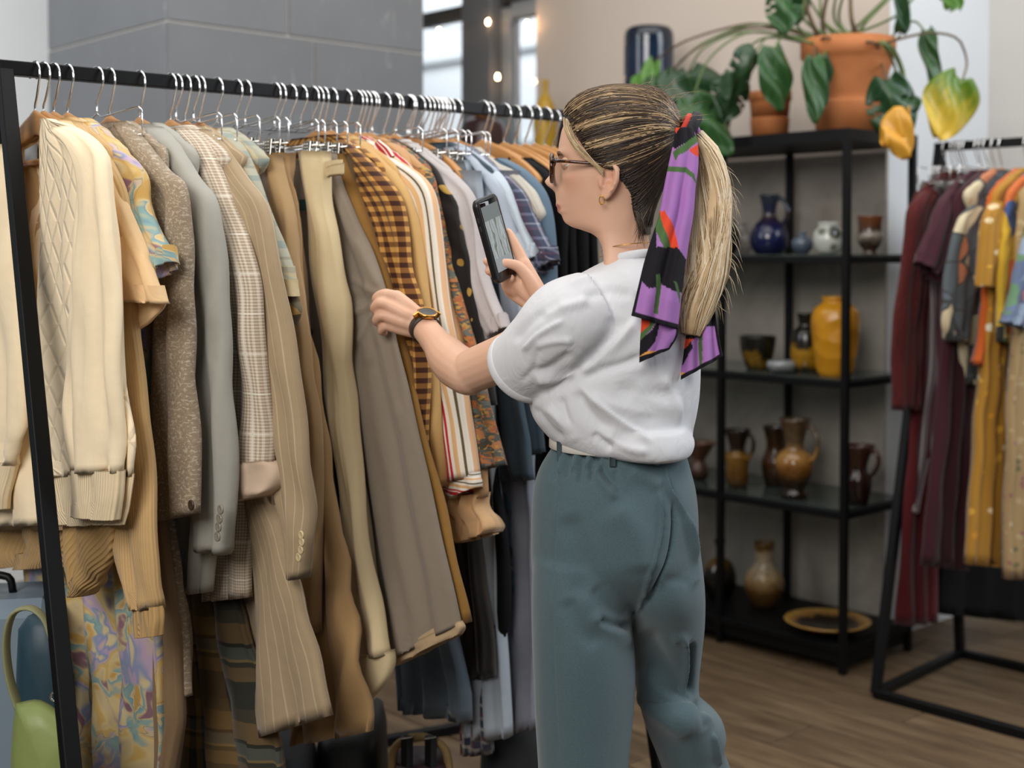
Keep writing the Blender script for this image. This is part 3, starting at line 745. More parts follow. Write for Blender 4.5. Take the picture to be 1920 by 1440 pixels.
r_, p_ = garment('blazer', 'light grey blazer with four horn buttons on its cuff', 'blazer', 190, 3, [
    ('body', grey, [(268, 258), (320, 298), (376, 340), (402, 372), (414, 500), (428, 700), (426, 900), (404, 1108)], [(240, 258), (235, 300), (250, 400), (262, 500), (290, 700), (318, 900), (334, 1112)], dict(thick=.04, off=-.012, fold=.006)),
    ('collar', grey, [(262, 246), (292, 270), (318, 296)], [(248, 262), (262, 285), (280, 312)], dict(thick=.016, off=.018, fold=.001, hem=False)),
    ('sleeve', grey, [(330, 304), (376, 338), (403, 382), (419, 520), (432, 700), (439, 850), (436, 950), (426, 1040)], [(312, 326), (340, 370), (354, 430), (361, 560), (367, 760), (374, 900), (377, 980), (377, 1030)], dict(thick=.065, off=.022, fold=.005, nf=1.2, sq=.7)),
], short='light grey blazer')
btn(r_, p_, [(415, 955), (413, 972), (411, 988), (409, 1006)], .0085, hornbtn, .060)
hound = F_('hound_check', '#d8ccba', 'check', period=.0056, win=.07, c2='#c3b29d', c3='#a38f7a', line='#efe8da'); cuffpink = F_('cuff_lining', '#cdb49c')
garment('check_blazer', 'beige houndstooth check blazer with rolled up pink beige cuff', 'blazer', 215, 3, [
    ('body', hound, [(318, 280), (370, 322), (420, 362), (450, 420), (468, 700), (478, 940), (476, 1118)], [(295, 280), (290, 330), (320, 500), (360, 700), (390, 940), (397, 1124)], dict(thick=.04, off=-.012, fold=.006)),
    ('sleeve', hound, [(380, 326), (432, 378), (464, 445), (486, 540), (499, 680), (507, 790), (509, 872)], [(366, 350), (402, 420), (424, 520), (430, 650), (435, 790), (440, 880)], dict(thick=.065, off=.022, fold=.006, nf=1.2, sq=.7)),
    ('rolled_cuff', cuffpink, [(506, 862), (515, 876), (517, 900), (510, 918), (496, 930)], [(441, 866), (437, 890), (438, 912), (444, 928), (458, 938)], dict(thick=.085, off=.022, fold=.006, nf=1.5, wr=.006, nt=20, label='rolled pink beige cuff')),
])
garment('plaid_skirt', 'dark green and brown plaid skirt hanging under the grey blazer', 'skirt', 176, 5, [
    ('body', plaidd, [(300, 300), (340, 700), (430, 1080), (462, 1200), (496, 1300), (525, 1440), (540, 1560)], [(240, 300), (300, 700), (345, 1080), (342, 1200), (340, 1300), (334, 1440), (330, 1560)], dict(thick=.05, off=-.0, fold=.014, nf=3.2)),
], hk='c')
pin = F_('tan_pinstripe', '#a08a6c', 'pin', period=.0135, line='#c6b495', w=.06, a=.55); ivbtn = plain('ivory_button', '#cdb88f', .3)
r_, p_ = garment('pinstripe_jacket', 'tan pinstriped suit jacket with four ivory cuff buttons', 'jacket', 240, 3, [
    ('body', pin, [(362, 280), (405, 300), (452, 342), (490, 400), (505, 600), (520, 800), (530, 960)], [(340, 280), (340, 330), (350, 500), (400, 700), (420, 850), (440, 960)], dict(thick=.04, off=-.014)),
    ('lapel', pin, [(398, 292), (404, 318), (414, 350)], [(374, 296), (386, 330), (404, 352)], dict(thick=.014, off=.02, fold=.001, hem=False)),
    ('sleeve', pin, [(408, 300), (456, 334), (492, 380), (512, 450), (532, 560), (557, 700), (574, 830), (583, 930), (583, 1000), (575, 1084)], [(390, 316), (432, 380), (458, 450), (476, 600), (500, 780), (520, 920), (538, 1000), (550, 1084)], dict(thick=.06, off=.02, fold=.005, nf=1.2, sq=.7)),
])
btn(r_, p_, [(566, 1003), (567, 1016), (565, 1031), (561, 1045)], .0078, ivbtn, .058)
garment('pinstripe_trousers', 'tan pinstriped wide trousers hanging below the pinstriped jacket', 'trousers', 250, 3, [
    ('leg', pin, [(440, 330), (470, 700), (492, 900), (526, 1000), (562, 1120), (592, 1230), (619, 1342)], [(400, 330), (420, 700), (462, 900), (476, 1000), (484, 1130), (480, 1250), (479, 1386)], dict(thick=.04, off=.03, fold=.006, nf=1.0)),
    ('leg', pin, [(430, 330), (460, 700), (485, 900), (496, 1000), (510, 1120), (520, 1250), (524, 1370)], [(390, 330), (395, 700), (396, 900), (402, 1000), (414, 1130), (444, 1260), (474, 1386)], dict(thick=.03, off=.0, fold=.006, nf=1.0)),
], hk='c')
plaidl = F_('pale_plaid', '#b9ab8c', 'plaid', period=.085, stops=[(0, '#bdb193'), (.22, '#93998c'), (.34, '#c9bd9f'), (.5, '#a49672'), (.56, '#c7bb9c'), (.74, '#8f9a94'), (.9, '#bfae88')]); darkflor = dict(kind='floral', scale=55, wob=.012, stops=[(0, '#3b2c1e'), (.35, '#a0702c'), (.5, '#4a3a28'), (.68, '#5d5a48'), (.85, '#b48a4a')])
garment('plaid_shirt', 'pale green and beige plaid short sleeved shirt on the pinstriped jacket', 'shirt', 278, 3, [
    ('body', plaidl, [(380, 285), (425, 305), (470, 348), (492, 420), (500, 600), (505, 800)], [(360, 285), (360, 320), (370, 500), (380, 700), (390, 800)], dict(thick=.03, off=-.02)),
    ('sleeve', plaidl, [(412, 292), (456, 322), (490, 368), (510, 416), (531, 470), (547, 530)], [(394, 305), (436, 362), (470, 420), (492, 470), (504, 512), (508, 533)], dict(thick=.04, off=.012, fold=.004)),
    ('cuff', F_('pale_cuff', '#c6b48e'), [(547, 524), (553, 542), (556, 556)], [(507, 526), (508, 540), (510, 548)], dict(thick=.05, off=.012, fold=.002)),
    ('lining', F_('floral_lining', '#3b2c1e', **darkflor), [(553, 552), (561, 575), (560, 592), (549, 610)], [(512, 546), (522, 566), (532, 586), (540, 608)], dict(thick=.03, off=.0, fold=.003, label='dark floral lining of the cuff')),
])
garment('grey_trousers', 'pinkish grey trousers clipped behind the plaid shirt', 'trousers', 312, 2, [
    ('leg', F_('rose_grey', '#9c8f86'), [(482, 284), (492, 320), (502, 380), (508, 450), (520, 600), (530, 1000)], [(460, 284), (450, 320), (450, 380), (450, 450), (450, 600), (460, 1000)], dict(thick=.04, off=0)),
], hk='c')
trA = F_('khaki_cotton', '#a98a62', var=.05); trB = F_('tan_cotton', '#a38258', var=.05)
garment('khaki_trousers', 'narrow strip of tan cotton trousers right of the plaid cuff', 'trousers', 330, 2, [
    ('leg', trA, [(519, 290), (531, 350), (546, 420), (557, 500), (567, 560), (582, 700), (598, 820), (602, 1000), (596, 1186)], [(498, 292), (505, 350), (515, 430), (520, 520), (525, 600), (535, 800), (545, 900), (550, 1000), (546, 1190)], dict(thick=.04, off=.02, fold=.006, nf=1.2)),
], hk='c')
garment('tan_trousers', 'creased tan trousers reaching lowest beside the pinstriped pair', 'trousers', 352, 2, [
    ('leg', trB, [(536, 286), (546, 350), (556, 420), (564, 500), (576, 600), (592, 700), (614, 850), (640, 1000), (657, 1110), (676, 1250), (692, 1372)], [(515, 288), (515, 350), (515, 500), (530, 700), (545, 850), (552, 1000), (548, 1110), (545, 1250), (546, 1398)], dict(thick=.05, off=.01, fold=.012, nf=2.4, wr=.004)),
], hk='c')
greige = F_('greige_cotton', '#8d8072')
r_, p_ = garment('button_skirt', 'greige skirt with a row of dark buttons down its front', 'skirt', 392, 2, [
    ('body', greige, [(592, 300), (596, 450), (604, 640), (614, 800), (630, 950), (650, 1150)], [(530, 300), (535, 450), (545, 640), (560, 800), (580, 950), (600, 1150)], dict(thick=.03, off=0, fold=.003, nf=1)),
    ('shade_sheet', F_('dark_brown', '#33281c'), [(600, 300), (620, 450), (640, 640), (650, 800), (662, 950), (672, 1140)], [(560, 300), (565, 450), (580, 640), (600, 800), (620, 950), (640, 1140)], dict(thick=.02, off=-.03, fold=.003, nf=1)),  # dark sheet standing in for the shade behind the skirt front
], hk='c', short='greige button skirt')
btn(r_, p_, [(563, 451), (573, 541), (582, 622), (593, 706), (601, 788)], .0095, darkbtn, .017)
q = p_.w(*p_.vz(570, 384, .022), .021); b = MB(); b.box(q, .034, .002, .022, p_.g, p_.m); b.build('neck_label', plain('label_dark_green', '#1d3a36', .8), r_, smooth=False)
crm = F_('cream_cotton', '#cdb992', var=.04)
garment('cream_trousers', 'cream cotton trousers with turned up hem beside the held taupe skirt', 'trousers', 455, 3, [
    ('leg', crm, [(603, 283), (608, 330), (613, 380), (626, 440), (636, 520), (645, 570), (651, 640), (649, 700), (656, 780), (673, 880), (691, 980), (706, 1080), (721, 1160), (736, 1226)], [(568, 285), (572, 330), (585, 400), (592, 460), (596, 520), (601, 570), (608, 640), (618, 720), (634, 800), (646, 900), (651, 1000), (653, 1080), (654, 1160), (655, 1240)], dict(thick=.055, off=.025, fold=.008, nf=1.6, wr=.005, nt=64)),
    ('turn_up', crm, [(735, 1218), (736, 1242), (729, 1270), (714, 1292), (690, 1316)], [(655, 1234), (651, 1250), (654, 1276), (660, 1298), (668, 1316)], dict(thick=.05, off=.03, fold=.002, nf=1.2, nt=20, wr=.001)),
    ('belt_loop', crm, [(645, 305), (645, 328)], [(602, 316), (603, 332)], dict(thick=.01, off=.02, fold=0, nt=6, ns=12)),
], hk='c')
taupe = F_('taupe_wool', '#86796a', var=.04); hemlight = F_('hem_light', '#b49a77')
garment('taupe_skirt', 'long taupe wool skirt being pulled aside by the hand', 'skirt', 484, 4, [
    ('body', taupe, [(626, 285), (642, 350), (668, 410), (700, 480), (723, 548), (733, 600), (762, 720), (792, 850), (820, 980), (846, 1090), (863, 1172)], [(600, 290), (605, 400), (612, 470), (625, 540), (640, 640), (655, 760), (680, 920), (700, 1050), (718, 1140), (735, 1242)], dict(thick=.03, off=0, fold=.008, nf=1.7, wr=.001, nt=150, ns=100)),
    ('hem', hemlight, [(862, 1164), (868, 1176), (862, 1190)], [(733, 1234), (735, 1242), (740, 1250)], dict(thick=.036, off=0, fold=.0045, nf=1.7, nt=10, wr=.0005, topfold=1)),
], hk='c')
garment('mustard_skirt', 'mustard brown skirt edge showing behind the taupe skirt', 'skirt', 500, 4, [
    ('body', F_('mustard', '#8a6430'), [(646, 288), (664, 340), (692, 410), (714, 480), (737, 545), (750, 620), (795, 800), (842, 990), (883, 1166)], [(600, 290), (615, 400), (640, 500), (655, 600), (690, 800), (740, 1000), (785, 1195)], dict(thick=.03, off=0, fold=.006, nf=1.4)),
], hk='c')
garment('brown_trousers', 'dark brown trousers clipped left of the yellow gingham shirt', 'trousers', 512, 5, [
    ('leg', F_('umber', '#5e4a32'), [(670, 290), (682, 340), (692, 400), (716, 470), (738, 530), (760, 620)], [(640, 290), (645, 340), (650, 400), (660, 470), (680, 550), (700, 620)], dict(thick=.05, off=.01, fold=.006)),
], hk='c')
ging = F_('gingham', '#c08f49', 'gingham', period=.02, c2='#7d5228', c3='#3c2013')
garment('gingham_shirt', 'mustard and brown gingham shirt under the reaching hand', 'shirt', 540, 4, [
    ('body', ging, [(672, 300), (708, 325), (735, 360), (746, 420), (752, 500), (762, 600), (775, 760), (786, 880)], [(655, 300), (660, 360), (670, 420), (685, 500), (700, 600), (720, 760), (740, 880)], dict(thick=.03, off=-.015)),
    ('sleeve', ging, [(692, 314), (726, 338), (748, 374), (760, 430), (772, 500), (787, 560), (800, 630), (804, 700), (802, 800), (799, 897)], [(675, 330), (694, 365), (708, 430), (722, 500), (733, 560), (740, 630), (746, 720), (758, 820), (776, 893)], dict(thick=.05, off=.015, fold=.007, nf=1.5)),
])
camel = F_('camel_cotton', '#c19a62', var=.05)
garment('camel_shirt', 'camel long sleeved shirt between the gingham and striped shirts', 'shirt', 557, 3, [
    ('body', camel, [(700, 300), (732, 320), (758, 345), (772, 420), (790, 600), (800, 760), (806, 880)], [(680, 300), (690, 350), (700, 450), (720, 600), (740, 760), (760, 880)], dict(thick=.03, off=-.01)),
    ('sleeve', camel, [(720, 318), (754, 346), (775, 400), (788, 470), (802, 560), (813, 640), (823, 760), (833, 912)], [(705, 335), (730, 385), (742, 440), (756, 520), (768, 600), (778, 700), (790, 800), (800, 914)], dict(thick=.05, off=.01, fold=.006, nf=1.3)),
])
stp = [(0, '#ddd5c8'), (.08, '#6b5d43'), (.12, '#e2dacb'), (.22, '#b3202a'), (.35, '#e2dacb'), (.39, '#b3202a'), (.45, '#e0d8ca'), (.55, '#d3a877'), (.66, '#e0d6c6'), (.74, '#5f5238'), (.79, '#e0d8ca'), (.9, '#dcae84'), (.97, '#e0d8ca')]
strp = F_('red_stripe', '#d8d0c2', 'stripe', period=.07, stops=stp); strph = F_('red_stripe_across', '#d8d0c2', 'stripe', period=.05, stops=stp, horiz=True)
garment('striped_shirt', 'white shirt with red, tan and olive stripes above the watch', 'shirt', 578, 4, [
    ('body', strp, [(706, 274), (740, 298), (778, 324), (800, 350), (808, 420), (816, 560), (826, 700), (836, 820)], [(690, 274), (695, 330), (705, 420), (725, 560), (745, 700), (765, 820)], dict(thick=.035, off=-.012)),
    ('collar', strp, [(712, 262), (728, 276), (738, 292)], [(700, 280), (704, 296), (712, 316)], dict(thick=.012, off=.02, hem=False, fold=0)),
    ('sleeve', strp, [(752, 306), (786, 330), (806, 362), (816, 420), (826, 500), (836, 570), (849, 650), (868, 740), (882, 820), (894, 894)], [(738, 330), (762, 378), (774, 440), (784, 520), (792, 600), (802, 690), (815, 780), (826, 850), (834, 905)], dict(thick=.06, off=.015, fold=.006, nf=1.4)),
    ('cuff', strph, [(895, 890), (899, 902), (898, 914)], [(832, 902), (840, 918), (850, 934)], dict(thick=.062, off=.015, fold=.002, nt=12)),
])
peach2 = F_('apricot_cotton', '#b98d62', var=.06); ruf = F_('apricot_ruffle', '#c49d72')
garment('ruffled_blouse', 'apricot blouse with ruffled cuff below the striped sleeve', 'blouse', 622, 3, [
    ('body', peach2, [(745, 290), (785, 315), (808, 360), (815, 600), (825, 800)], [(728, 290), (730, 350), (745, 600), (760, 800)], dict(thick=.03, off=-.012)),
    ('sleeve', peach2, [(765, 300), (804, 372), (832, 470), (852, 570), (872, 650), (892, 760), (906, 850), (913, 932)], [(745, 320), (772, 400), (796, 490), (812, 590), (824, 690), (830, 780), (826, 860), (828, 936)], dict(thick=.06, off=.012, fold=.008, nf=1.6)),
    ('ruffled_cuff', ruf, [(912, 924), (904, 945), (908, 958), (922, 972), (927, 988), (918, 1000)], [(830, 930), (836, 956), (850, 972), (853, 990), (860, 1004), (876, 1016)], dict(thick=.075, off=.012, fold=.016, nf=4, topfold=.5, nt=24)),
])
dflor = F_('rust_floral', '#3f443d', kind='floral', scale=85, wob=.012, wash=.06, stops=[(0, '#96522e'), (.2, '#3f4644'), (.45, '#7c5630'), (.55, '#555c5a'), (.8, '#a86a40'), (.88, '#2c2c27')], small=[(0, '#b2632e'), (.4, '#b08a3e'), (.7, '#39403e')], smallT=.6)
garment('dark_floral_shirt', 'rust and slate floral long sleeved shirt right of the striped one', 'shirt', 641, 3, [
    ('body', dflor, [(770, 285), (800, 310), (816, 350), (826, 600), (850, 850)], [(755, 285), (760, 340), (770, 600), (780, 850)], dict(thick=.03, off=-.012)),
    ('sleeve', dflor, [(780, 290), (808, 328), (823, 380), (837, 450), (856, 530), (877, 605), (901, 690), (921, 780), (938, 855), (943, 872)], [(764, 306), (788, 356), (804, 420), (818, 500), (832, 580), (850, 670), (870, 760), (884, 830), (892, 884)], dict(thick=.05, off=.012, fold=.005)),
])
bflor = F_('black_mustard_floral', '#1d1815', kind='floral', scale=26, wob=.02, ground='#1b1613', blob=.3, wash=0, stops=[(0, '#8a6a2e'), (.4, '#1b1613'), (.7, '#a3823e')])
garment('black_floral_blouse', 'black blouse with mustard flowers between rust floral and lilac sleeves', 'blouse', 657, 3, [
    ('body', bflor, [(790, 285), (830, 330), (850, 380), (868, 450), (886, 540), (905, 650), (925, 760)], [(770, 285), (775, 400), (790, 540), (810, 650), (830, 760)], dict(thick=.03, off=0)),
])
lil = F_('lilac_linen', '#b2aaa8', var=.06)
garment('lilac_shirt', 'pale lilac grey shirt with creased sleeve left of the phone', 'shirt', 673, 4, [
    ('body', lil, [(760, 272), (800, 298), (842, 328), (868, 360), (878, 420), (884, 500)], [(740, 272), (745, 330), (760, 420), (770, 500)], dict(thick=.03, off=-.012)),
    ('sleeve', lil, [(806, 304), (850, 332), (880, 370), (895, 430), (907, 490), (926, 555), (944, 596), (953, 614)], [(790, 326), (832, 372), (856, 420), (868, 470), (878, 520), (888, 570), (898, 610), (912, 642)], dict(thick=.055, off=.012, fold=.006, nf=1.6, wr=.005)),
])
den = F_('grey_denim', '#4f5459', 'denim', c2='#666c71'); denl = F_('pale_denim', '#8a97a2', 'denim', c2='#a9b4bd')
garment('grey_jeans', 'dark grey denim jeans clipped above the phone', 'jeans', 694, 3, [
    ('leg', den, [(868, 302), (876, 340), (884, 400), (896, 480), (910, 600), (930, 750)], [(826, 306), (830, 340), (835, 400), (842, 480), (850, 600), (860, 750)], dict(thick=.05, off=.01, fold=.006)),
], hk='c')
garment('pale_jeans', 'pale blue denim jeans clipped right of the dark grey pair', 'jeans', 705, 3, [
    ('leg', denl, [(878, 300), (884, 340), (890, 400), (902, 480), (912, 600), (930, 750)], [(850, 302), (852, 340), (860, 400), (866, 480), (870, 600), (880, 750)], dict(thick=.05, off=.01, fold=.006)),
], hk='c')
slate = F_('slate_cotton', '#3c4a54', var=.06)
garment('slate_jacket', 'slate blue jacket hanging behind the raised phone', 'jacket', 715, 3, [
    ('body', slate, [(860, 300), (900, 330), (920, 370), (932, 440), (944, 520), (958, 600), (972, 690), (985, 800), (1000, 900)], [(840, 300), (845, 370), (850, 440), (858, 520), (866, 600), (880, 690), (900, 800), (930, 900)], dict(thick=.05, off=0)),
])
lblue = F_('sky_cotton', '#a9b2bf', var=.05)
garment('light_blue_shirt', 'light blue grey shirt right of the phone', 'shirt', 727, 3, [
    ('body', lblue, [(850, 285), (890, 305), (925, 330), (945, 365), (955, 430), (965, 520), (975, 640)], [(835, 285), (840, 340), (850, 430), (860, 520), (880, 640)], dict(thick=.03, off=-.012)),
    ('sleeve', lblue, [(882, 300), (924, 324), (948, 356), (962, 400), (978, 455), (992, 520), (1001, 590), (996, 645)], [(866, 318), (902, 362), (918, 410), (930, 460), (940, 520), (950, 590), (956, 645)], dict(thick=.05, off=.012, fold=.006, nf=1.5)),
])
pw = F_('pale_check', '#b9c3cc', 'pin', period=.03, line='#8c9aa8', w=.03, a=.5)
garment('white_blue_shirt', 'whitish blue short sleeved shirt beside the navy plaid one', 'shirt', 739, 3, [
    ('sleeve', pw, [(875, 290), (920, 308), (956, 345), (978, 390), (994, 432), (1006, 462), (1011, 482)], [(860, 300), (900, 350), (925, 400), (950, 440), (972, 470), (994, 494)], dict(thick=.06, off=.012, fold=.006)),
])
pnavy = F_('navy_plaid', '#3f4258', 'plaid', period=.05, stops=[(0, '#33384c'), (.3, '#6f7387'), (.42, '#2d2f40'), (.7, '#5b3f52'), (.8, '#41465a'), (.93, '#9a9cab')])
garment('navy_plaid_shirt', 'navy and plum plaid short sleeved shirt in front of her chin', 'shirt', 753, 3, [
    ('sleeve', pnavy, [(905, 300), (948, 322), (982, 360), (1002, 405), (1020, 445), (1034, 472), (1042, 488)], [(890, 312), (925, 362), (950, 410), (972, 450), (992, 484), (1012, 514)], dict(thick=.055, off=.012, fold=.005)),
])
garment('cream_sweater', 'pale grey knit sweater sleeve near her nose', 'sweater', 770, 3, [
    ('sleeve', F_('pale_knit', '#b8b2a6', 'rib', period=.008), [(925, 300), (968, 322), (1000, 355), (1015, 384), (1020, 402), (1012, 420)], [(912, 312), (950, 350), (975, 384), (988, 404), (1000, 420)], dict(thick=.05, off=.012, fold=.004)),
])
teal = F_('steel_blue_cotton', '#55697a', var=.06)
garment('steel_blue_shirt', 'steel blue shirt hanging just left of her mouth', 'shirt', 790, 3, [
    ('sleeve', teal, [(940, 296), (985, 318), (1014, 350), (1031, 390), (1039, 440), (1041, 500), (1038, 560), (1030, 620)], [(925, 306), (960, 350), (978, 400), (985, 450), (990, 520), (990, 580), (985, 620)], dict(thick=.06, off=.012, fold=.006)),
])
blk = F_('black_cotton', '#0d0d0f', var=.1, sheen=0)
for i, (hx, lab) in enumerate(((915, 'black jacket hanging just beyond the steel blue shirt'), (945, 'black coat hanging in front of her neck'), (985, 'black wool dress hanging beyond the black coat'), (1022, 'black cardigan at the far end of the long rack'))):
    d = (hx - 915) * .55
    garment(('jacket', 'coat', 'dress', 'cardigan')[i], lab, ('jacket', 'coat', 'dress', 'cardigan')[i], hx, 2, [
        ('body', blk, [(985 + d, 296), (1026 + d, 325), (1052 + d, 370), (1060 + d, 440), (1064 + d, 700), (1066 + d, 1000)], [(960 + d, 296), (940 + d, 370), (940 + d, 440), (950 + d, 700), (960 + d, 1000)], dict(thick=.06, off=.0))], auto='no')
# lower, darker clothes seen between the held skirt and the woman
navy = F_('navy_cotton', '#2a3842', var=.06)
garment('navy_shirt', 'dark blue shirt whose cuff hangs beside her belt', 'shirt', 778, 6, [
    ('sleeve', navy, [(960, 420), (990, 600), (1002, 700), (1011, 790), (1016, 848)], [(900, 420), (915, 600), (930, 700), (944, 790), (955, 864)], dict(thick=.05, off=.03, fold=.006)),
    ('body', navy, [(950, 320), (960, 600), (965, 800), (975, 1000), (990, 1090)], [(880, 320), (890, 600), (905, 800), (930, 1000), (945, 1096)], dict(thick=.04, off=-.01)),
], auto='low')
dk = F_('charcoal_cord', '#211d1b', 'cord', period=.012, c2='#4a423c')
garment('cord_skirt', 'charcoal corduroy skirt hanging below the ruffled cuff', 'skirt', 660, 6, [
    ('body', dk, [(850, 320), (880, 700), (900, 1000), (915, 1120), (927, 1270)], [(780, 320), (800, 700), (822, 1000), (840, 1120), (845, 1276)], dict(thick=.05, off=0, fold=.012, nf=3)),
], hk='c', auto='low')
blkd = F_('black_dress_cloth', '#0e0e10', sheen=0)
garment('black_dress', 'black dress in the shade between the cord skirt and navy shirt', 'dress', 700, 4, [
    ('body', blkd, [(880, 320), (905, 600), (935, 900), (950, 1000), (955, 1150), (945, 1195)], [(800, 320), (820, 600), (845, 900), (860, 1000), (880, 1150), (890, 1200)], dict(thick=.05, off=-.01, fold=.01)),
], hk='c', auto='low')
bluef = F_('blue_floral', '#3b6a80', kind='floral', scale=40, wob=.03, stops=[(0, '#2f6f8c'), (.35, '#8fa4b4'), (.55, '#2b4a66'), (.8, '#4d93a3')])
garment('blue_floral_skirt', 'teal and blue floral skirt hem peeping out beside her hip', 'skirt', 800, 5, [
    ('body', bluef, [(960, 320), (975, 700), (990, 950), (998, 1108)], [(900, 320), (915, 700), (935, 950), (950, 1112)], dict(thick=.05, off=-.02, fold=.01)),
], hk='c', auto='low')
garment('grey_lilac_jeans', 'grey lilac jeans leg hanging beside her thigh', 'jeans', 815, 6, [
    ('leg', F_('lilac_denim', '#8b8d97', 'denim', c2='#777a86'), [(975, 320), (990, 700), (1002, 1000), (1008, 1200), (1008, 1368)], [(900, 320), (915, 700), (930, 1000), (938, 1200), (942, 1370)], dict(thick=.06, off=0, fold=.008)),
], hk='c', auto='low')
garment('pale_shorts', 'pale blue white trousers ending low under the cord skirt', 'trousers', 765, 6, [
    ('leg', F_('pale_blue_cotton', '#9fa7b0'), [(900, 320), (925, 800), (938, 1100), (946, 1250), (948, 1386)], [(820, 320), (845, 800), (865, 1100), (880, 1250), (884, 1378)], dict(thick=.06, off=0, fold=.01)),
], hk='c', auto='low')
garment('denim_skirt', 'grey blue denim skirt low under the taupe skirt', 'skirt', 735, 6, [
    ('body', F_('blue_grey_denim', '#4c5660', 'denim', c2='#5d6771'), [(790, 320), (820, 800), (850, 1150), (880, 1290), (882, 1352)], [(700, 320), (715, 800), (735, 1150), (748, 1250), (752, 1330)], dict(thick=.06, off=-.02, fold=.012)),
], hk='c', auto='low')
redplaid = F_('red_navy_plaid', '#777777', 'plaid', period=.05, stops=[(0, '#2c3040'), (.3, '#8e8a84'), (.45, '#6e2f33'), (.6, '#3a3c48'), (.85, '#b0a89c')])
garment('red_plaid_shirt', 'red and navy plaid cuff hanging lowest under the pale trousers', 'shirt', 770, 5, [
    ('sleeve', redplaid, [(880, 320), (905, 900), (918, 1300), (922, 1414)], [(830, 320), (850, 900), (864, 1300), (868, 1414)], dict(thick=.05, off=-.03)),
], hk=None, auto='low')
# remaining hangers whose clothes stay hidden
for i, hx in enumerate((605, 668, 738, 770, 905, 965, 1003, 1038)):
    near = min(GNAMES, key=lambda g: abs(g[0] - hx)); hang('w', hx, rnd.uniform(-3, 4), 'wooden hanger crowded in beside the ' + ' '.join(near[1].split()[:9]), rnd.uniform(-.004, .004))
# ================================================================== SHELF, POTTERY
SH = at(1600, 240, SFR.y).z
shelf = thing('metal_shelf', (SFR.x, SFR.y, 0), 'black metal shelving unit with glass shelves full of pottery', 'shelf')
def sp(i, j, z): return Vector((SFR.x, SFR.y, 0)) + BX * (SBAY * i) + AX * (SD * j) + ZX * z   # i bays along, j 0 front 1 back
PT = .022
for i in (0, 1, 2):
    for j in (0, 1):
        b = MB(); b.bar(sp(i, j, 0), sp(i, j, SH), PT, PT, up=AX); b.build('post', M_black, shelf, smooth=False)
def zrow(py): return at(1590, py, SFR.y).z
levels = [zrow(1218), zrow(968), zrow(722), zrow(487), SH - .02]
M_sgl = NT('shelf_glass'); M_sgl = M_sgl.done('#8fa09a', .05, spec=.5, **{'Transmission Weight': .9, 'IOR': 1.25})
M_dark = plain('dark_shelf_board', '#0a0909', .5, spec=.2)
for n_, z in enumerate(levels):
    for j in (0, 1):
        b = MB(); b.bar(sp(0, j, z), sp(2, j, z), PT * .8, .022, up=ZX); b.build('rail', M_black, shelf, smooth=False)
    for i in (0, 1, 2):
        b = MB(); b.bar(sp(i, 0, z), sp(i, 1, z), PT * .8, .022, up=ZX); b.build('rail', M_black, shelf, smooth=False)
    b = MB(); b.box((sp(0, 0, z + .013) + sp(2, 1, z + .013)) / 2, SBAY * 2 - .01, SD - .01, .007, BX)
    b.build('shelf_board', M_dark if n_ in (0, 4) else M_sgl, shelf, smooth=False)
b = MB(); b.box((sp(0, 0, SH - .018) + sp(2, 1, SH - .018)) / 2, SBAY * 2 + .022, SD + .022, .036, BX); b.build('top', M_black, shelf, smooth=False)
b = MB(); b.box((sp(0, 0, levels[0] - .03) + sp(2, 1, levels[0] - .03)) / 2, SBAY * 2, SD, .04, BX); b.build('plinth', M_dark, shelf, smooth=False)
def glaze(name, stops, rough=.18, scale=6, band=None, axis=2):
    """glazed pottery: colour bands by height, broken up by noise"""
    t = NT(name); o = t.obj(); z = t.xyz(o)[2]; nz = t.noise(o, scale * 4, 4, .6)
    f = t.math('MULTIPLY_ADD', t.math('SUBTRACT', nz.outputs[0], .5), band or .06, z)
    c = t.ramp(t.math('MULTIPLY', f, 2.0), [(p * 2, c_) for p, c_ in stops]); n2 = t.noise(o, 70, 3)
    c = t.mix(t.math('MULTIPLY', t.math('GREATER_THAN', n2.outputs[0], .58), .35), c, lin(stops[0][1]))
    t.bump(n2.outputs[0], .1, .002); return t.done(c, rough, spec=.6)
def on_shelf(px, row, j):                             # point on a shelf: photo column, level, depth fraction
    z = levels[row] + .0166; p0 = sp(0, j, 0); q = at_plane(px, 600, p0, AX); return Vector((q.x, q.y, z))
def pot(name, label, cat, px, row, j, hpx, prof, mat_, handles=0, group=None, hmat=None, z=None):
    """prof: (radius px, height fraction) in photo pixels at that distance"""
    c = on_shelf(px, row, j)
    if z is not None: c.z = z
    k = c.y / FPX; H = hpx * k
    P = [(r * k, f * H) for r, f in prof]
    P = [tuple(x) for x in cr(P, 40)]
    inner = [(max(r - .006, .001), z_) for r, z_ in P[::-1] if z_ > .015] + [(.0005, .014)]
    b = MB(); b.lathe([(.0005, 0)] + P + inner, c, 32)
    root = thing(name, c, label, cat, group)
    o = b.build('body', mat_, root)
    for s in range(handles):
        a = [AX * 0 + BX * -1, BX][s] if handles == 2 else -BX
        def rad(f):
            return float(np.interp(f * H, [q[1] for q in P], [q[0] for q in P]))
        f0, f1 = .9, .48
        p0 = c + a * (rad(f0) - .004) + ZX * (f0 * H); p1 = c + a * (rad(f1) - .004) + ZX * (f1 * H)
        out = max(rad(f0), rad(f1)) + .028
        b = MB(); b.tube(cr([p0, c + a * (rad(f0) + .02) + ZX * (f0 * H + .004), c + a * out + ZX * ((f0 * .6 + f1 * .4) * H), c + a * (rad(f1) + .012) + ZX * (f1 * H + .012), p1], 18), .007, 8)
        b.build('handle', hmat or mat_, root)
    return root
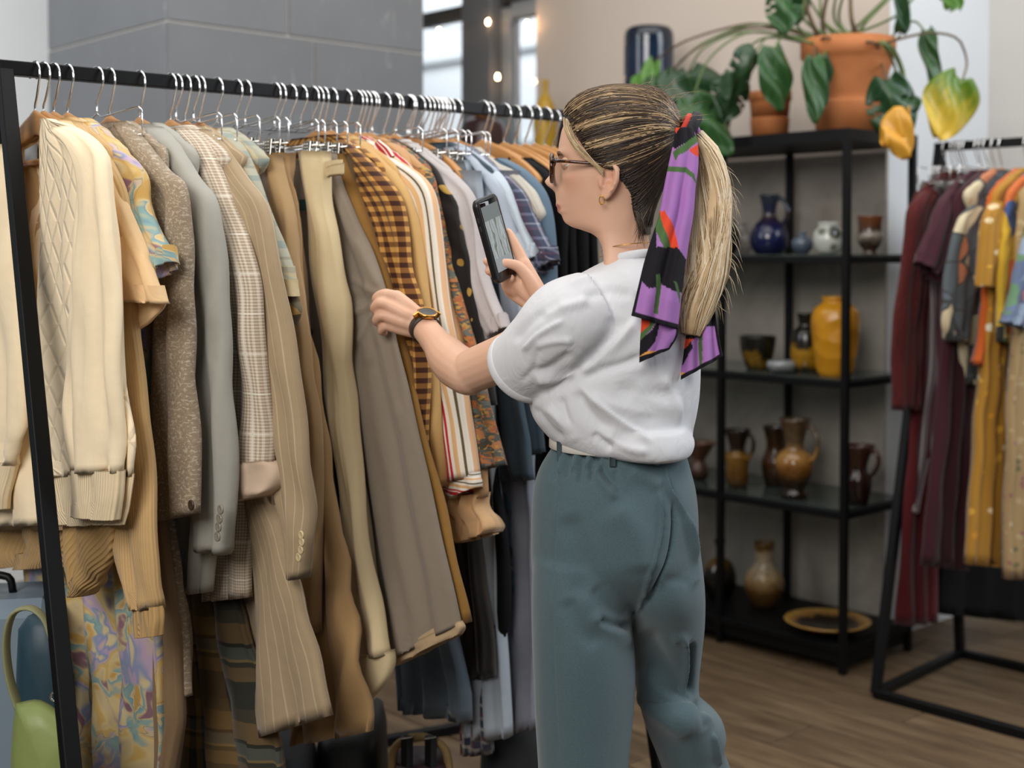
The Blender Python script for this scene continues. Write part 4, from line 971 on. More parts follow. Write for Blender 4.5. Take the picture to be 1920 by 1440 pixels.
cobalt = glaze('cobalt_glaze', [(0, '#0f1430'), (.09, '#141a44'), (.13, '#3c2a22'), (.15, '#20263c'), (.2, '#30383f'), (.26, '#1c2226')])
pot('jug', 'dark blue glazed jug with flared neck and handle on the third shelf', 'jug', 1441, 3, .45, 112, [(24, 0), (33, .12), (35, .3), (28, .48), (14, .62), (13, .75), (17, .92), (20, 1)], cobalt, 1)
pot('small_vase', 'small round blue grey vase between jug and white speckled pot', 'vase', 1503, 3, .4, 42, [(10, 0), (18, .25), (20, .5), (16, .72), (7, .82), (9, 1)], glaze('slate_glaze', [(0, '#39424f'), (.06, '#5b6674')]))
spk = NT('spotted_glaze'); vv = spk.vor(spk.obj(), 16, rand=.6); spk = spk.done(spk.ramp(vv.outputs['Distance'], [(.25, '#23221c'), (.36, '#6d7060'), (.45, '#b9bab2')]), .15, spec=.7)
pot('spotted_pot', 'white pot with large dark spots and stubby feet on the third shelf', 'pot', 1552, 3, .35, 60, [(10, 0), (20, .08), (27, .3), (29, .5), (25, .75), (19, .84), (21, 1)], spk)
pot('brown_goblet', 'brown and cream glazed footed pot at the right end of the third shelf', 'pot', 1630, 3, .45, 72, [(14, 0), (12, .1), (20, .25), (25, .45), (22, .6), (22, .8), (24, 1)], glaze('brown_glaze', [(0, '#4a3b2b'), (.03, '#2f2218'), (.06, '#8d8478'), (.075, '#3a291c'), (.11, '#6a3d22')]))
pot('dark_jar', 'black glazed jar on the third shelf beside the ponytail', 'jar', 1362, 3, .4, 64, [(14, 0), (24, .3), (24, .6), (16, .85), (16, 1)], glaze('black_glaze', [(0, '#15171a'), (.1, '#22282c')]))
pot('brown_bottle_vase', 'pale brown vase behind the ponytail on the third shelf', 'vase', 1388, 3, .8, 60, [(14, 0), (20, .3), (18, .6), (10, .8), (12, 1)], glaze('pale_brown_glaze', [(0, '#8a8178'), (.1, '#a09890')]))
ybk = glaze('yellow_black_glaze', [(0, '#1c1a14'), (.03, '#8a6416'), (.07, '#a87a1c'), (.09, '#241e14'), (.14, '#1c1913')], band=.09)
pot('flower_pot', 'black bowl shaped pot with yellow patch on the second shelf', 'pot', 1421, 2, .35, 62, [(18, 0), (22, .06), (30, .45), (34, .85), (34, 1)], glaze('black_yellow_glaze', [(0, '#181611'), (.035, '#7d5c14'), (.055, '#1a1812'), (.12, '#201f19')], band=.16, scale=3))
pot('patterned_vase', 'small yellow and black patterned vase left of the tall ochre vase', 'vase', 1512, 2, .5, 108, [(24, 0), (28, .12), (28, .5), (24, .68), (15, .78), (15, .86), (19, 1)], ybk)
och = NT('ochre_glaze'); n_ = och.noise(och.obj(), 14, 4); w_ = och.vor(och.obj(), 18); och.bump(w_.outputs['Distance'], .8, .012)
och = och.done(och.mix(n_.outputs[0], lin('#a5700f'), lin('#d29220')), .3, spec=.5)
pot('ochre_vase', 'tall ochre yellow vase with embossed relief on the second shelf', 'vase', 1567, 2, .3, 148, [(30, 0), (36, .08), (43, .45), (46, .68), (42, .82), (30, .9), (24, .93), (27, 1)], och)
pot('grey_dish', 'flat grey glazed dish in front of the patterned vase', 'dish', 1465, 2, .1, 24, [(14, 0), (24, .3), (27, .7), (24, 1)], glaze('grey_glaze', [(0, '#4b4e50'), (.03, '#85898a')], .12))
vase_b = glaze('treacle_glaze', [(0, '#1d130c'), (.05, '#2c1d10'), (.1, '#7a4f20'), (.14, '#a0743a'), (.18, '#5c4a34'), (.28, '#4d3a28')], .12)
pot('pitcher', 'large brown glazed pitcher with bulbous belly and tall handle on the lowest glass shelf', 'pitcher', 1492, 1, .2, 150, [(24, 0), (26, .06), (20, .12), (33, .3), (37, .44), (30, .56), (18, .63), (21, .8), (30, 1)], vase_b, 1)
pot('two_handled_vase', 'brown vase with narrow waist and two handles left of the pitcher', 'vase', 1384, 1, .3, 108, [(17, 0), (20, .06), (21, .35), (22, .56), (15, .6), (15, .72), (25, 1)], glaze('amber_glaze', [(0, '#3d2a12'), (.05, '#6f4c1c'), (.11, '#8a6427'), (.125, '#20160e'), (.2, '#2b1d12')], .15), 2)
pot('brown_urn', 'dark brown urn half hidden behind the pitcher', 'vase', 1455, 1, .6, 112, [(18, 0), (24, .2), (26, .4), (18, .6), (17, .75), (24, 1)], glaze('umber_glaze', [(0, '#20140b'), (.1, '#4d3014'), (.2, '#2b1c10')], .15), 1)
pot('dark_jug', 'dark red brown jug with flared rim at the right end below the ochre vase', 'jug', 1612, 1, .35, 112, [(17, 0), (20, .05), (26, .28), (26, .45), (17, .58), (20, .75), (32, 1)], glaze('oxblood_glaze', [(0, '#1b100c'), (.1, '#2a1712'), (.2, '#4a2d22')], .12), 1)
pot('brown_bowl_vase', 'pair stacked brown bowl on foot beside the hip on the lowest glass shelf', 'bowl', 1312, 1, .35, 70, [(12, 0), (18, .15), (14, .42), (10, .5), (22, .78), (32, 1)], glaze('rust_glaze', [(0, '#2a1d12'), (.08, '#6d4a36')], .2))
pot('cream_vase', 'round cream and brown vase with short neck on the bottom board', 'vase', 1436, 0, .5, 122, [(22, 0), (26, .05), (37, .3), (35, .48), (22, .62), (17, .7), (18, .9), (20, 1)], glaze('cream_brown_glaze', [(0, '#3a2813'), (.06, '#6a4a22'), (.1, '#a08258'), (.16, '#b9a68c'), (.19, '#ad9a7c'), (.205, '#6a4a1c')], band=.05))
pot('black_vase', 'black bellied vase with ochre streak at the left of the bottom board', 'vase', 1352, 0, .45, 110, [(20, 0), (30, .2), (31, .42), (22, .62), (8, .72), (8, .9), (12, 1)], glaze('black_ochre_glaze', [(0, '#12110f'), (.1, '#181512'), (.15, '#7d5a26'), (.2, '#2b2016')], .12))
c = on_shelf(1556, 0, .25); k = c.y / FPX; c.z += .0
b = MB(); b.lathe([(.0005, 0), (38 * k, 0), (45 * k, .006), (76 * k, .030), (81 * k, .036), (78 * k, .038), (50 * k, .018), (.0005, .014)], c, 48)
t = NT('dish_glaze'); xx = t.xyz(t.obj()); rr_ = t.math('SQRT', t.math('ADD', t.math('POWER', xx[0], 2.0), t.math('POWER', xx[1], 2.0)))
rr_ = t.math('MULTIPLY_ADD', t.math('SUBTRACT', t.noise(t.obj(), 30, 4).outputs[0], .5), .04, rr_)
dm = t.done(t.ramp(t.math('MULTIPLY', rr_, 5.0), [(.0, '#15100c'), (.46, '#1d140d'), (.56, '#8a6021'), (.66, '#a8813c')]), .1, spec=.8)
root = thing('platter', c, 'wide shallow platter with amber rim on the bottom board', 'platter'); b.build('plate', dm, root)
# things standing on top of the shelf
TOPZ = SH + .001
def on_top(px, j): q = at_plane(px, 300, sp(0, j, 0), AX); return Vector((q.x, q.y, TOPZ))
c = on_top(1216, .5); k = c.y / FPX; Hh = at(1216, 50, c.y).z - TOPZ
b = MB(); prof = cr([(.030, 0), (.062, .01), (44 * k, .08), (46 * k, Hh * .5), (46 * k, Hh - .05), (44 * k, Hh - .018), (36 * k, Hh - .003), (.02, Hh)], 40); b.lathe([tuple(x) for x in prof] + [(.0005, Hh)], c, 40)
root = thing('blue_vase', c, 'tall midnight blue glossy cylindrical vase on the shelf top behind her head', 'vase'); b.build('body', glaze('midnight_glaze', [(0, '#0d1530'), (.2, '#171a3a'), (.35, '#15263a'), (.45, '#10161f')], .08), root)
# second unit behind the rack whose top carries the vases before the window
SH2 = at(1040, 330, 5.6).z
s2 = wq - AX * (SD + .05) + BX * (along(1005) - .25)
u2 = thing('metal_shelf', (s2.x, s2.y, 0), 'black metal shelf under the window behind the long rack', 'shelf')
for i in (0, 1):
    for j in (0, 1):
        p = s2 + BX * (i * 1.15) + AX * (j * SD); p.z = 0
        b = MB(); b.bar(p, p + ZX * SH2, PT, PT, up=AX); b.build('post', M_black, u2, smooth=False)
b = MB(); b.box(Vector((s2.x, s2.y, 0)) + BX * .575 + AX * (SD / 2) + ZX * (SH2 - .015), 1.18, SD + .02, .03, BX); b.build('top', M_black, u2, smooth=False)
def on_u2(px, j): q = at_plane(px, 300, s2 + AX * (SD * j), AX); return Vector((q.x, q.y, SH2 + .001))
c = on_u2(1022, .5); k = c.y / FPX; T = at(1022, 150, c.y).z - c.z
b = MB(); b.lathe([(.0005, 0)] + [tuple(x) for x in cr([(20 * k, 0), (22 * k, .02), (21 * k, T * .3), (22 * k, T * .5), (21.5 * k, T * .62), (15 * k, T * .76), (7 * k, T * .84), (6 * k, T * .97), (7.5 * k, T)], 30)] + [(.004, T - .01)], c, 28)
root = thing('yellow_bottle', c, 'ochre yellow bottle vase standing before the beige wall', 'bottle'); b.build('body', plain('mustard_glaze', '#b08a1f', .35, var=.15, scale=20), root)
c = on_u2(905, .5); k = c.y / FPX; T = at(905, 222, c.y).z - c.z
b = MB(); b.lathe([(.0005, 0)] + [tuple(x) for x in cr([(30 * k, 0), (40 * k, .02), (45 * k, T * .4), (44 * k, T * .7), (38 * k, T * .93), (24 * k, T)], 26)] + [(.004, T)], c, 32)
root = thing('plum_vase', c, 'low round plum brown vase before the window', 'vase'); b.build('body', plain('plum_glaze', '#3c2628', .3), root)
c = Vector((c.x, c.y, c.z + T + .001)); b = MB(); b.lathe([(.0005, 0), (17 * k, .0), (17 * k, .05), (15 * k, .055), (15 * k, .02), (.0005, .018)], c, 24)
root = thing('amber_bowl', c, 'small amber bowl sitting on the plum vase', 'bowl'); b.build('body', plain('amber_glass', '#8a5a26', .2), root)
# string of warm fairy bulbs in the window
M_bulb = NT('warm_bulb'); M_bulb.b.inputs['Emission Color'].default_value = lin('#ffc890'); M_bulb.b.inputs['Emission Strength'].default_value = 60
M_bulb = M_bulb.done('#ffd9a8', .4)
pts = [at_plane(x, y, wq - AX * .04, AX) for x, y in ((823, 58), (915, 41), (988, 44))]
root = thing('string_lights', pts[0], 'string of tiny warm fairy lights across the window', 'string lights')
low = at_plane(933, 144, wq - AX * .04, AX)
b = MB(); b.tube(cr([pts[0] + BX * .15 + ZX * .03, pts[0] + ZX * .012, (pts[0] + pts[1]) / 2 - ZX * .005, pts[1] + ZX * .012, (pts[1] + pts[2]) / 2 - ZX * .01, pts[2] + ZX * .012, pts[2] - BX * .06 + ZX * .03], 30), .0016, 5)
b.tube([pts[1] + ZX * .012, low + ZX * .1, low + ZX * .012], .0016, 5)
b.build('wire', plain('light_wire', '#4a4843', .6), root)
for p in pts + [low]:
    b = MB(); b.lathe([(.0003, .012), (.003, .009), (.006, 0), (.005, -.008), (.0005, -.011)], p, 12); b.build('bulb', M_bulb, root)

# ---------------------------------------------------------------- plants
M_terra = NT('terracotta'); n_ = M_terra.noise(M_terra.obj(), 12, 5); M_terra.bump(n_.outputs[0], .15, .003)
M_terra = M_terra.done(M_terra.mix(n_.outputs[0], lin('#a5602f'), lin('#c27a48')), .75)
M_soil = plain('soil', '#2b2018', .95, var=.4, scale=80)
def terracotta(name, label, px, j, wtop, wbot, ytop, ysau, cat='plant pot'):
    c = on_top(px, j); k = c.y / FPX; H = at(px, ytop, c.y).z - TOPZ; hs = at(px, ysau, c.y).z - TOPZ
    root = thing(name, c, label, cat)
    b = MB(); rt, rb = wtop / 2 * k, wbot / 2 * k
    b.lathe([(.0005, .012), (rb * .97, .012), (rb, hs * .9), (rb * .98, hs), (rb * 1.03, H * .42), (rt * .93, H * .74), (rt * .95, H * .80), (rt, H * .82), (rt, H), (rt - .012, H), (rt - .016, H - .03), (.0005, H - .03)], c, 44); b.build('pot', M_terra, root)
    b = MB(); b.lathe([(.0005, 0), (rb * 1.02, 0), (rb * 1.10, hs * .9), (rb * 1.10, hs), (rb * 1.04, hs), (rb * 1.0, .011), (.0005, .011)], c, 44); b.build('saucer', M_terra, root)
    b = MB(); b.lathe([(.0005, H - .022), (rt - .016, H - .026)], c, 24); b.build('soil', M_soil, root)
    return root, c, H
plant, pcn, pH = terracotta('monstera', 'large potted monstera in a terracotta pot on top of the shelf', 1588, .5, 174, 112, 76, 190, 'potted plant')
terracotta('small_terracotta_pot', 'small empty terracotta pot with saucer on the shelf top left of the big one', 1443, .35, 80, 66, 173, 222)
def leafmat(name, c0, c1, c2=None):
    t = NT(name); x, y, _ = t.xyz(t.uv()); n = t.noise(t.uv(), 5, 4); vein = t.math('LESS_THAN', t.math('ABSOLUTE', x), .012)
    w = t.math('LESS_THAN', t.math('FRACT', t.math('MULTIPLY_ADD', t.math('ABSOLUTE', x), -2.2, t.math('MULTIPLY', y, 5.0))), .06)
    c = t.mix(n.outputs[0], lin(c0), lin(c1)) if not c2 else t.ramp(t.math('MULTIPLY_ADD', n.outputs[0], .5, t.math('MULTIPLY', y, .7)), [(.35, c0), (.62, c1), (.85, c2)])
    c = t.mix(t.math('MULTIPLY', t.math('MAXIMUM', vein, t.math('MULTIPLY', w, .5)), .3), c, lin('#8fa860'))
    t.bump(t.math('MULTIPLY', w, -1.0), .15, .002)
    return t.done(c, .34, spec=.5, **{'Subsurface Weight': .0})
LG = leafmat('leaf_green', '#1b3a1c', '#35602e'); LG2 = leafmat('leaf_dark', '#16301b', '#284d2a'); LY = leafmat('leaf_yellow_green', '#55761f', '#b5a02a', '#d6b440'); LO = leafmat('leaf_withered', '#c98a28', '#e0a83e'); LGR = leafmat('leaf_fresh', '#3f6e26', '#5f8a38')
def leaf(tip, base, width, nrm, mat_, holes=True, fold=.35, curl=.1, seed=0, name='leaf', notch=3):
    """heart shaped monstera leaf from stalk joint to tip, with slits cut in from the edge"""
    r = random.Random(seed); base, tip = Vector(base), Vector(tip); d = tip - base; L = d.length; d.normalize()
    n = Vector(nrm); n = (n - d * n.dot(d)).normalized(); s = d.cross(n)
    nt, ns = 22, 15; G = np.zeros((nt, ns, 3)); UV = np.zeros((nt, ns, 2)); keep = np.ones((nt - 1, ns - 1), bool)
    for i in range(nt):
        t = i / (nt - 1)
        w = width / 2 * (math.sin(math.pi * min(1, t * .92 + .06)) ** .62) * (1 - .35 * t) * 1.15
        for j in range(ns):
            a = (j / (ns - 1)) * 2 - 1
            tt = t - .12 * (1 - t) * abs(a) ** 1.4
            p = base + d * (L * tt) + s * (w * a * (1 - .1 * fold)) + n * (-fold * w * abs(a) ** 1.3 - curl * L * t * t + .012 * math.sin(9 * t + 4 * a + seed))
            G[i, j] = p; UV[i, j] = (a, t)
    b = MB(); mid = ns // 2
    slots = set()
    if holes:
        for sd in (-1, 1):
            for q in range(notch):
                i0 = int(nt * (.3 + .17 * q + r.uniform(-.03, .03)))
                for j in range(ns - 1):
                    a = ((j + .5) / (ns - 1)) * 2 - 1
                    if a * sd > .42: slots.add((min(nt - 2, i0 + int((a * sd - .4) * 3)), j))
    V = G.reshape(-1, 3); F = []; UVv = UV.reshape(-1, 2)
    for i in range(nt - 1):
        for j in range(ns - 1):
            if (i, j) in slots: continue
            F.append((i * ns + j, i * ns + j + 1, (i + 1) * ns + j + 1, (i + 1) * ns + j))
    b.add(V, F, UVv)
    o = b.build(name, mat_, plant)
    m = o.modifiers.new('thickness', 'SOLIDIFY'); m.thickness = .0012
    return o
def stalk(P, r0=.006, mat_=None, name='stalk'):
    b = MB(); n = 24; b.tube(cr(P, n), np.linspace(r0, r0 * .6, n), 7); return b.build(name, mat_, plant)
M_stk = plain('stalk_green', '#5d7040', .5, var=.2); M_stb = plain('stalk_brown', '#5d4a33', .7, var=.3)
Yp = pcn.y
def PL_(x, y, dy=0.0): return at(x, y, Yp + dy)
top = pcn + ZX * (pH - .02)
TOC = Vector((0, -1, .25)).normalized()
# (base px, tip px, depth offset, width m, material, holes, normal tilt, fold)
LV = [((1247, 150), (1205, 200), .25, .12, LG, 0, (.2, -1, .3)), ((1262, 130), (1240, 210), .18, .12, LG2, 0, (-.5, -1, .4)), ((1288, 140), (1345, 278), .10, .24, LG2, 1, (-.3, -1, .5)), ((1300, 180), (1375, 285), .0, .20, LG, 1, (.3, -1, .4)),
      ((1225, 115), (1180, 170), .3, .10, LGR, 0, (-.6, -.8, .4)), ((1385, 150), (1355, 225), .05, .15, LG2, 1, (.4, -1, .2)), ((1415, 100), (1368, 190), -.02, .13, LG2, 1, (.8, -.7, .3)),
      ((1452, 92), (1470, 205), -.12, .125, LG, 0, (.25, -1, .1)), ((1525, 110), (1525, 228), -.2, .085, LG, 0, (-.5, -1, .1)), ((1545, 105), (1552, 195), -.16, .09, LG2, 0, (.6, -1, .2)),
      ((1468, -20), (1470, 60), -.05, .13, LG, 1, (-.3, -1, .2)), ((1490, -60), (1500, 40), -.02, .15, LG2, 1, (.3, -1, .3)),
      ((1662, 150), (1690, 280), -.25, .16, LG2, 1, (-.3, -1, .2)), ((1700, 175), (1722, 205), -.2, .09, LG, 0, (.3, -1, .4)), ((1735, 60), (1748, 165), -.08, .07, LG, 0, (-.7, -.7, .1)), ((1693, 55), (1706, -40), -.1, .07, LG2, 0, (.5, -1, .1)),
      ((1806, 148), (1768, 258), -.2, .19, LY, 0, (.25, -1, .25)), ((1790, -10), (1785, 14), -.1, .09, LGR, 0, (.2, -1, .3)), ((1700, 205), (1718, 290), -.30, .13, LO, 0, (.5, -1, .2)), ((1688, 205), (1655, 262), -.29, .10, LO, 0, (-.5, -1, .3))]
for i, (b0, t0, dy, w, m, h, nn) in enumerate(LV):
    leaf(PL_(*t0, dy - .03), PL_(*b0, dy), w, nn, m, bool(h), .35 if m is not LO else .8, .12 if m is not LO else .25, i, notch=2 if i not in (16,) else 1)
ST = [((1247, 150), [(1300, 95), (1390, 55), (1500, 60)], .12), ((1262, 130), [(1320, 80), (1430, 45)], .1), ((1288, 140), [(1320, 90), (1400, 60)], .06), ((1300, 180), [(1330, 110), (1400, 62), (1500, 70)], .02),
      ((1225, 115), [(1290, 75), (1400, 45), (1450, 50)], .15), ((1385, 150), [(1395, 100), (1440, 70)], .03), ((1415, 100), [(1440, 70), (1500, 75)], 0), ((1452, 92), [(1470, 70), (1520, 80)], -.08), ((1525, 110), [(1532, 80), (1550, 70)], -.12), ((1545, 105), [(1555, 80), (1570, 72)], -.1),
      ((1468, -20), [(1480, 30), (1530, 75)], -.03), ((1490, -60), [(1530, 20), (1570, 70)], 0), ((1662, 150), [(1650, 110), (1640, 80)], -.15), ((1700, 175), [(1690, 120), (1660, 80)], -.12), ((1735, 60), [(1715, 40), (1690, 50), (1660, 80)], -.05), ((1693, 55), [(1680, 75), (1650, 88)], -.06),
      ((1806, 148), [(1812, 110), (1795, 72), (1740, 62), (1670, 78)], -.1), ((1790, -10), [(1740, -30), (1680, 30)], -.05), ((1700, 205), [(1698, 170), (1685, 120), (1660, 82)], -.2), ((1688, 205), [(1686, 170), (1676, 120), (1655, 82)], -.2)]
for i, (b0, mids, dy) in enumerate(ST):
    e = top + Vector((rnd.uniform(-.09, .09), rnd.uniform(-.07, .07), 0))
    dl = LV[i][2]; n = len(mids)
    stalk([e] + [PL_(x, y, dl * (n - q) / (n + 1)) for q, (x, y) in enumerate(reversed(mids))][::1] + [PL_(*b0, dl)], .0052, M_stk if i % 4 else M_stb)
for i in range(9):                                    # bare stems and aerial roots rising out of the pot
    x0 = 1530 + i * 16; stalk([top + Vector((rnd.uniform(-.08, .08), rnd.uniform(-.06, .06), 0)), PL_(x0 - 20 + rnd.uniform(-20, 20), 40, rnd.uniform(-.1, .1)), PL_(x0 + rnd.uniform(-40, 60), -40, rnd.uniform(-.1, .1))], .006 if i % 3 else .009, M_stk if i % 3 else M_stb, 'stem')
# ================================================================== SECOND RACK, RIGHT
F2 = at_z(1642, 1300, .013); B2 = at_z(1800, 1224, .013); fd = at_z(1905, 1368, .013) - F2
U2 = -BX; N2 = -AX
E2 = at_z(1762, 276, RH)
rk2 = thing('clothes_rack', (E2.x, E2.y, 0), 'black steel clothes rack at the right with dark red to yellow clothes', 'clothes rack')
mid = Vector((E2.x, E2.y, .013)); L2 = 1.25
b = MB(); b.bar(E2 - U2 * TB / 2, E2 + U2 * L2, TB); b.build('rail', M_black, rk2, smooth=False)
o1 = F2 - mid; o2 = B2 - mid
for base in (0, 1):
    s = U2 * (L2 * base)
    b = MB(); b.bar(E2 + s - ZX * .005, F2 + s, TB, TB, up=U2); b.build('leg', M_black, rk2, smooth=False)
    b = MB(); b.bar(E2 + s - ZX * .005, B2 + s, TB, TB, up=U2); b.build('leg', M_black, rk2, smooth=False)
    b = MB(); b.bar(F2 + s, B2 + s, TB); b.build('foot_bar', M_black, rk2, smooth=False)
for q in (F2, B2):
    b = MB(); b.bar(q, q + U2 * L2, TB); b.build('base_bar', M_black, rk2, smooth=False)
class Plane2(Plane):
    def __init__(s, u, yaw=0.0): Plane.__init__(s, 0, yaw, E2 + U2 * u, N2)
def u2_at(px):
    q = at_plane(px, 300, E2, Vector((N2.x, N2.y, 0))); return (q - E2).dot(U2)
HOOK2 = []
def garment2(name, label, cat, px, yaw, pieces, hk='w', auto=True):
    global GN
    GN += 1; u = u2_at(px)
    if auto:
        F = ([p_[2] for p_ in pieces if p_[0] == 'sleeve'] or [pieces[0][2]])[0]; pt, target = (F[0], .15) if hk == 'c' else (F[1], .245)
        lo, hi = 0.0, L2 - .05
        for _ in range(40):
            u = (lo + hi) / 2
            if Plane2(u, yaw).vz(*pt)[0] < target: lo = u
            else: hi = u
        u = max([u, .03] + [q + .012 for q in HOOK2[-1:]]); HOOK2.append(u)
    pl = Plane2(u, yaw); root = thing(name, (pl.p.x, pl.p.y, 0), label, cat, 'clothes hanging on the right rack')
    for i, pc_ in enumerate(pieces):
        pn, m, F, W = pc_[:4]; kw = dict(pc_[4]) if len(pc_) > 4 else {}
        if hk == 'w' and pn == 'body':
            of = kw.get('off', 0); f = [pl.vz(x, y, of) for x, y in F]; bk = [pl.vz(x, y, of) for x, y in W]
            yk = [(v + dv, RH + hz(v) + .008) for v, dv in ((.06, 0), (.12, .006), (.175, .012), (.205, .018))]; zc = yk[-1][1] - .035
            F = ['vz'] + yk + [q for q in f if q[1] < zc]; W = ['vz'] + [(-v, z) for v, z in yk] + [q for q in bk if q[1] < zc - .03]; kw['off'] = 0
        kw.setdefault('seed', GN * 7 + i); kw.setdefault('nt', 36); kw.setdefault('ns', 36); lab = kw.pop('label', None)
        o = loft(pl, F, W, **kw).build(pn, m, root)
        if lab: o['label'] = lab
    proto = WH0 if hk == 'w' else CH0
    dup(proto, (pl.p.x, pl.p.y, RH + TB / 2 - .0155), math.atan2(pl.g.y, pl.g.x), ('wooden hanger holding the ' if hk == 'w' else 'clip hanger holding the ') + ' '.join(label.split()[:11]), 'hangers on the right rack')
red = F_('dark_red_wool', '#561c1a', 'tweed', c2='#3a1212', c3='#64241f', scale=160); burg = F_('burgundy_cotton', '#43202a', var=.1); burg2 = F_('burgundy_dress', '#3a1820', var=.1)
greyp = F_('mauve_stripe', '#86797c', 'stripe', period=.03, stops=[(0, '#6a5c60'), (.5, '#a3989a'), (.6, '#6a5c60')])
# here the sleeves facing the camera lie to the left, so the first outline is the left (front) edge
garment2('coat', 'dark red wool coat nearest the left end of the right rack', 'coat', 1790, 0, [
    ('body', red, [(1742, 345), (1708, 390), (1700, 480), (1690, 620), (1690, 768)], [(1768, 345), (1776, 400), (1776, 500), (1774, 620), (1768, 768)], dict(thick=.05, off=-.01)),
    ('sleeve', red, [(1738, 352), (1708, 388), (1700, 440), (1690, 520), (1680, 600), (1677, 690), (1678, 769)], [(1752, 370), (1744, 420), (1736, 500), (1728, 580), (1724, 650), (1720, 710), (1718, 767)], dict(thick=.06, off=.02, fold=.005, sq=.7)),
])
garment2('skirt', 'dark red skirt whose hem shows low on the right rack', 'skirt', 1797, 0, [
    ('body', F_('crimson_cloth', '#521519'), [(1742, 380), (1720, 700), (1700, 900), (1690, 1050), (1684, 1172)], [(1770, 380), (1765, 700), (1760, 900), (1756, 1050), (1754, 1164)], dict(thick=.05, off=0, fold=.012)),
], 'c')
garment2('striped_trousers', 'mauve striped trousers beside the burgundy dress', 'trousers', 1812, 0, [
    ('leg', greyp, [(1748, 352), (1738, 450), (1742, 560), (1738, 700), (1722, 860), (1706, 960)], [(1770, 352), (1762, 450), (1762, 560), (1756, 700), (1740, 860), (1714, 962)], dict(thick=.03, off=.0, fold=.004)),
], 'c')
garment2('burgundy_blouse', 'burgundy short sleeved blouse second on the right rack', 'blouse', 1826, 0, [
    ('body', burg, [(1790, 345), (1766, 390), (1760, 560), (1752, 700), (1744, 820)], [(1815, 345), (1812, 560), (1806, 700), (1800, 825)], dict(thick=.05, off=-.012)),
    ('sleeve', burg, [(1786, 352), (1762, 385), (1744, 430), (1728, 470), (1720, 492)], [(1800, 372), (1792, 430), (1782, 480), (1772, 520), (1762, 530)], dict(thick=.06, off=.012)),
])
garment2('burgundy_dress', 'long dark burgundy dress third on the right rack', 'dress', 1842, 0, [
    ('body', burg2, [(1810, 330), (1786, 370), (1775, 560), (1760, 760), (1745, 900), (1730, 1060)], [(1840, 330), (1835, 560), (1825, 760), (1815, 900), (1812, 1070)], dict(thick=.06, off=0, fold=.012)),
])
geo = F_('grey_geometric', '#4b555e', kind='floral', scale=15, wob=.02, wscale=8, aspect=(1.2, .8, 1), wash=.05, stops=[(0, '#48535c'), (.3, '#c9b896'), (.45, '#39424b'), (.6, '#b8714e'), (.72, '#545f69'), (.86, '#cbbf9e')], edge='#2d343a', edgeW=.03)
garment2('geometric_shirt', 'grey, cream and orange geometric print shirt in the middle of the right rack', 'shirt', 1856, 0, [
    ('body', geo, [(1836, 372), (1812, 410), (1800, 520), (1790, 640), (1800, 720)], [(1866, 372), (1862, 520), (1856, 640), (1850, 720)], dict(thick=.05, off=-.012)),
    ('sleeve', geo, [(1828, 384), (1800, 408), (1786, 450), (1776, 510), (1770, 560), (1768, 610), (1778, 640)], [(1842, 400), (1838, 450), (1834, 500), (1826, 560), (1818, 600), (1806, 640)], dict(thick=.06, off=.015, sq=.7)),
])
oran = F_('orange_cotton', '#c05a22'); gold = F_('golden_floral', '#b07f28', kind='floral', scale=24, wob=.03, ground='#a87620', blob=.26, wash=.05, stops=[(0, '#d6a030'), (.4, '#e0c79a'), (.6, '#c98a1e'), (.85, '#d4d0b8')])
garment2('orange_dress', 'orange dress between geometric and golden clothes', 'dress', 1866, 0, [
    ('body', oran, [(1860, 345), (1848, 400), (1842, 560), (1836, 640), (1826, 684)], [(1885, 345), (1880, 560), (1868, 640), (1856, 682)], dict(thick=.05, off=0)),
])
garment2('golden_dress', 'long golden yellow floral dress with short sleeves', 'dress', 1880, 0, [
    ('sleeve', gold, [(1866, 375), (1848, 410), (1840, 470), (1836, 510), (1834, 538)], [(1880, 390), (1872, 450), (1868, 500), (1864, 538)], dict(thick=.05, off=.02)),
    ('body', gold, [(1872, 362), (1856, 420), (1852, 540), (1846, 640), (1836, 780), (1826, 900), (1812, 1058)], [(1902, 362), (1895, 540), (1890, 640), (1886, 780), (1884, 900), (1880, 1062)], dict(thick=.06, off=0, fold=.012)),
])
abst = F_('yellow_abstract', '#c6a02a', kind='floral', scale=17, wob=.03, aspect=(1.3, .7, 1), wash=.05, stops=[(0, '#d0a52a'), (.35, '#23262e'), (.5, '#d9b030'), (.62, '#2f4f86'), (.74, '#c6622a'), (.84, '#2f8a55'), (.92, '#d8c890')])
garment2('abstract_shirt', 'yellow, blue and green abstract print shirt toward the right end', 'shirt', 1896, 0, [
    ('body', abst, [(1900, 362), (1882, 400), (1874, 480), (1868, 580), (1870, 640)], [(1935, 362), (1930, 480), (1925, 580), (1925, 650)], dict(thick=.05, off=0)),
])
garment2('tan_floral_dress', 'long tan floral dress right of the golden one', 'dress', 1910, 0, [
    ('body', F_('tan_rose_floral', '#a98c66', kind='floral', scale=38, wob=.02, ground='#a08258', blob=.3, stops=[(0, '#8a4a52'), (.3, '#b39a72'), (.6, '#5f5a38'), (.8, '#c2ac88')]), [(1915, 355), (1905, 480), (1900, 640), (1892, 800), (1890, 950), (1886, 1086)], [(1945, 355), (1940, 640), (1935, 800), (1930, 950), (1926, 1082)], dict(thick=.05, off=0, fold=.01)),
])
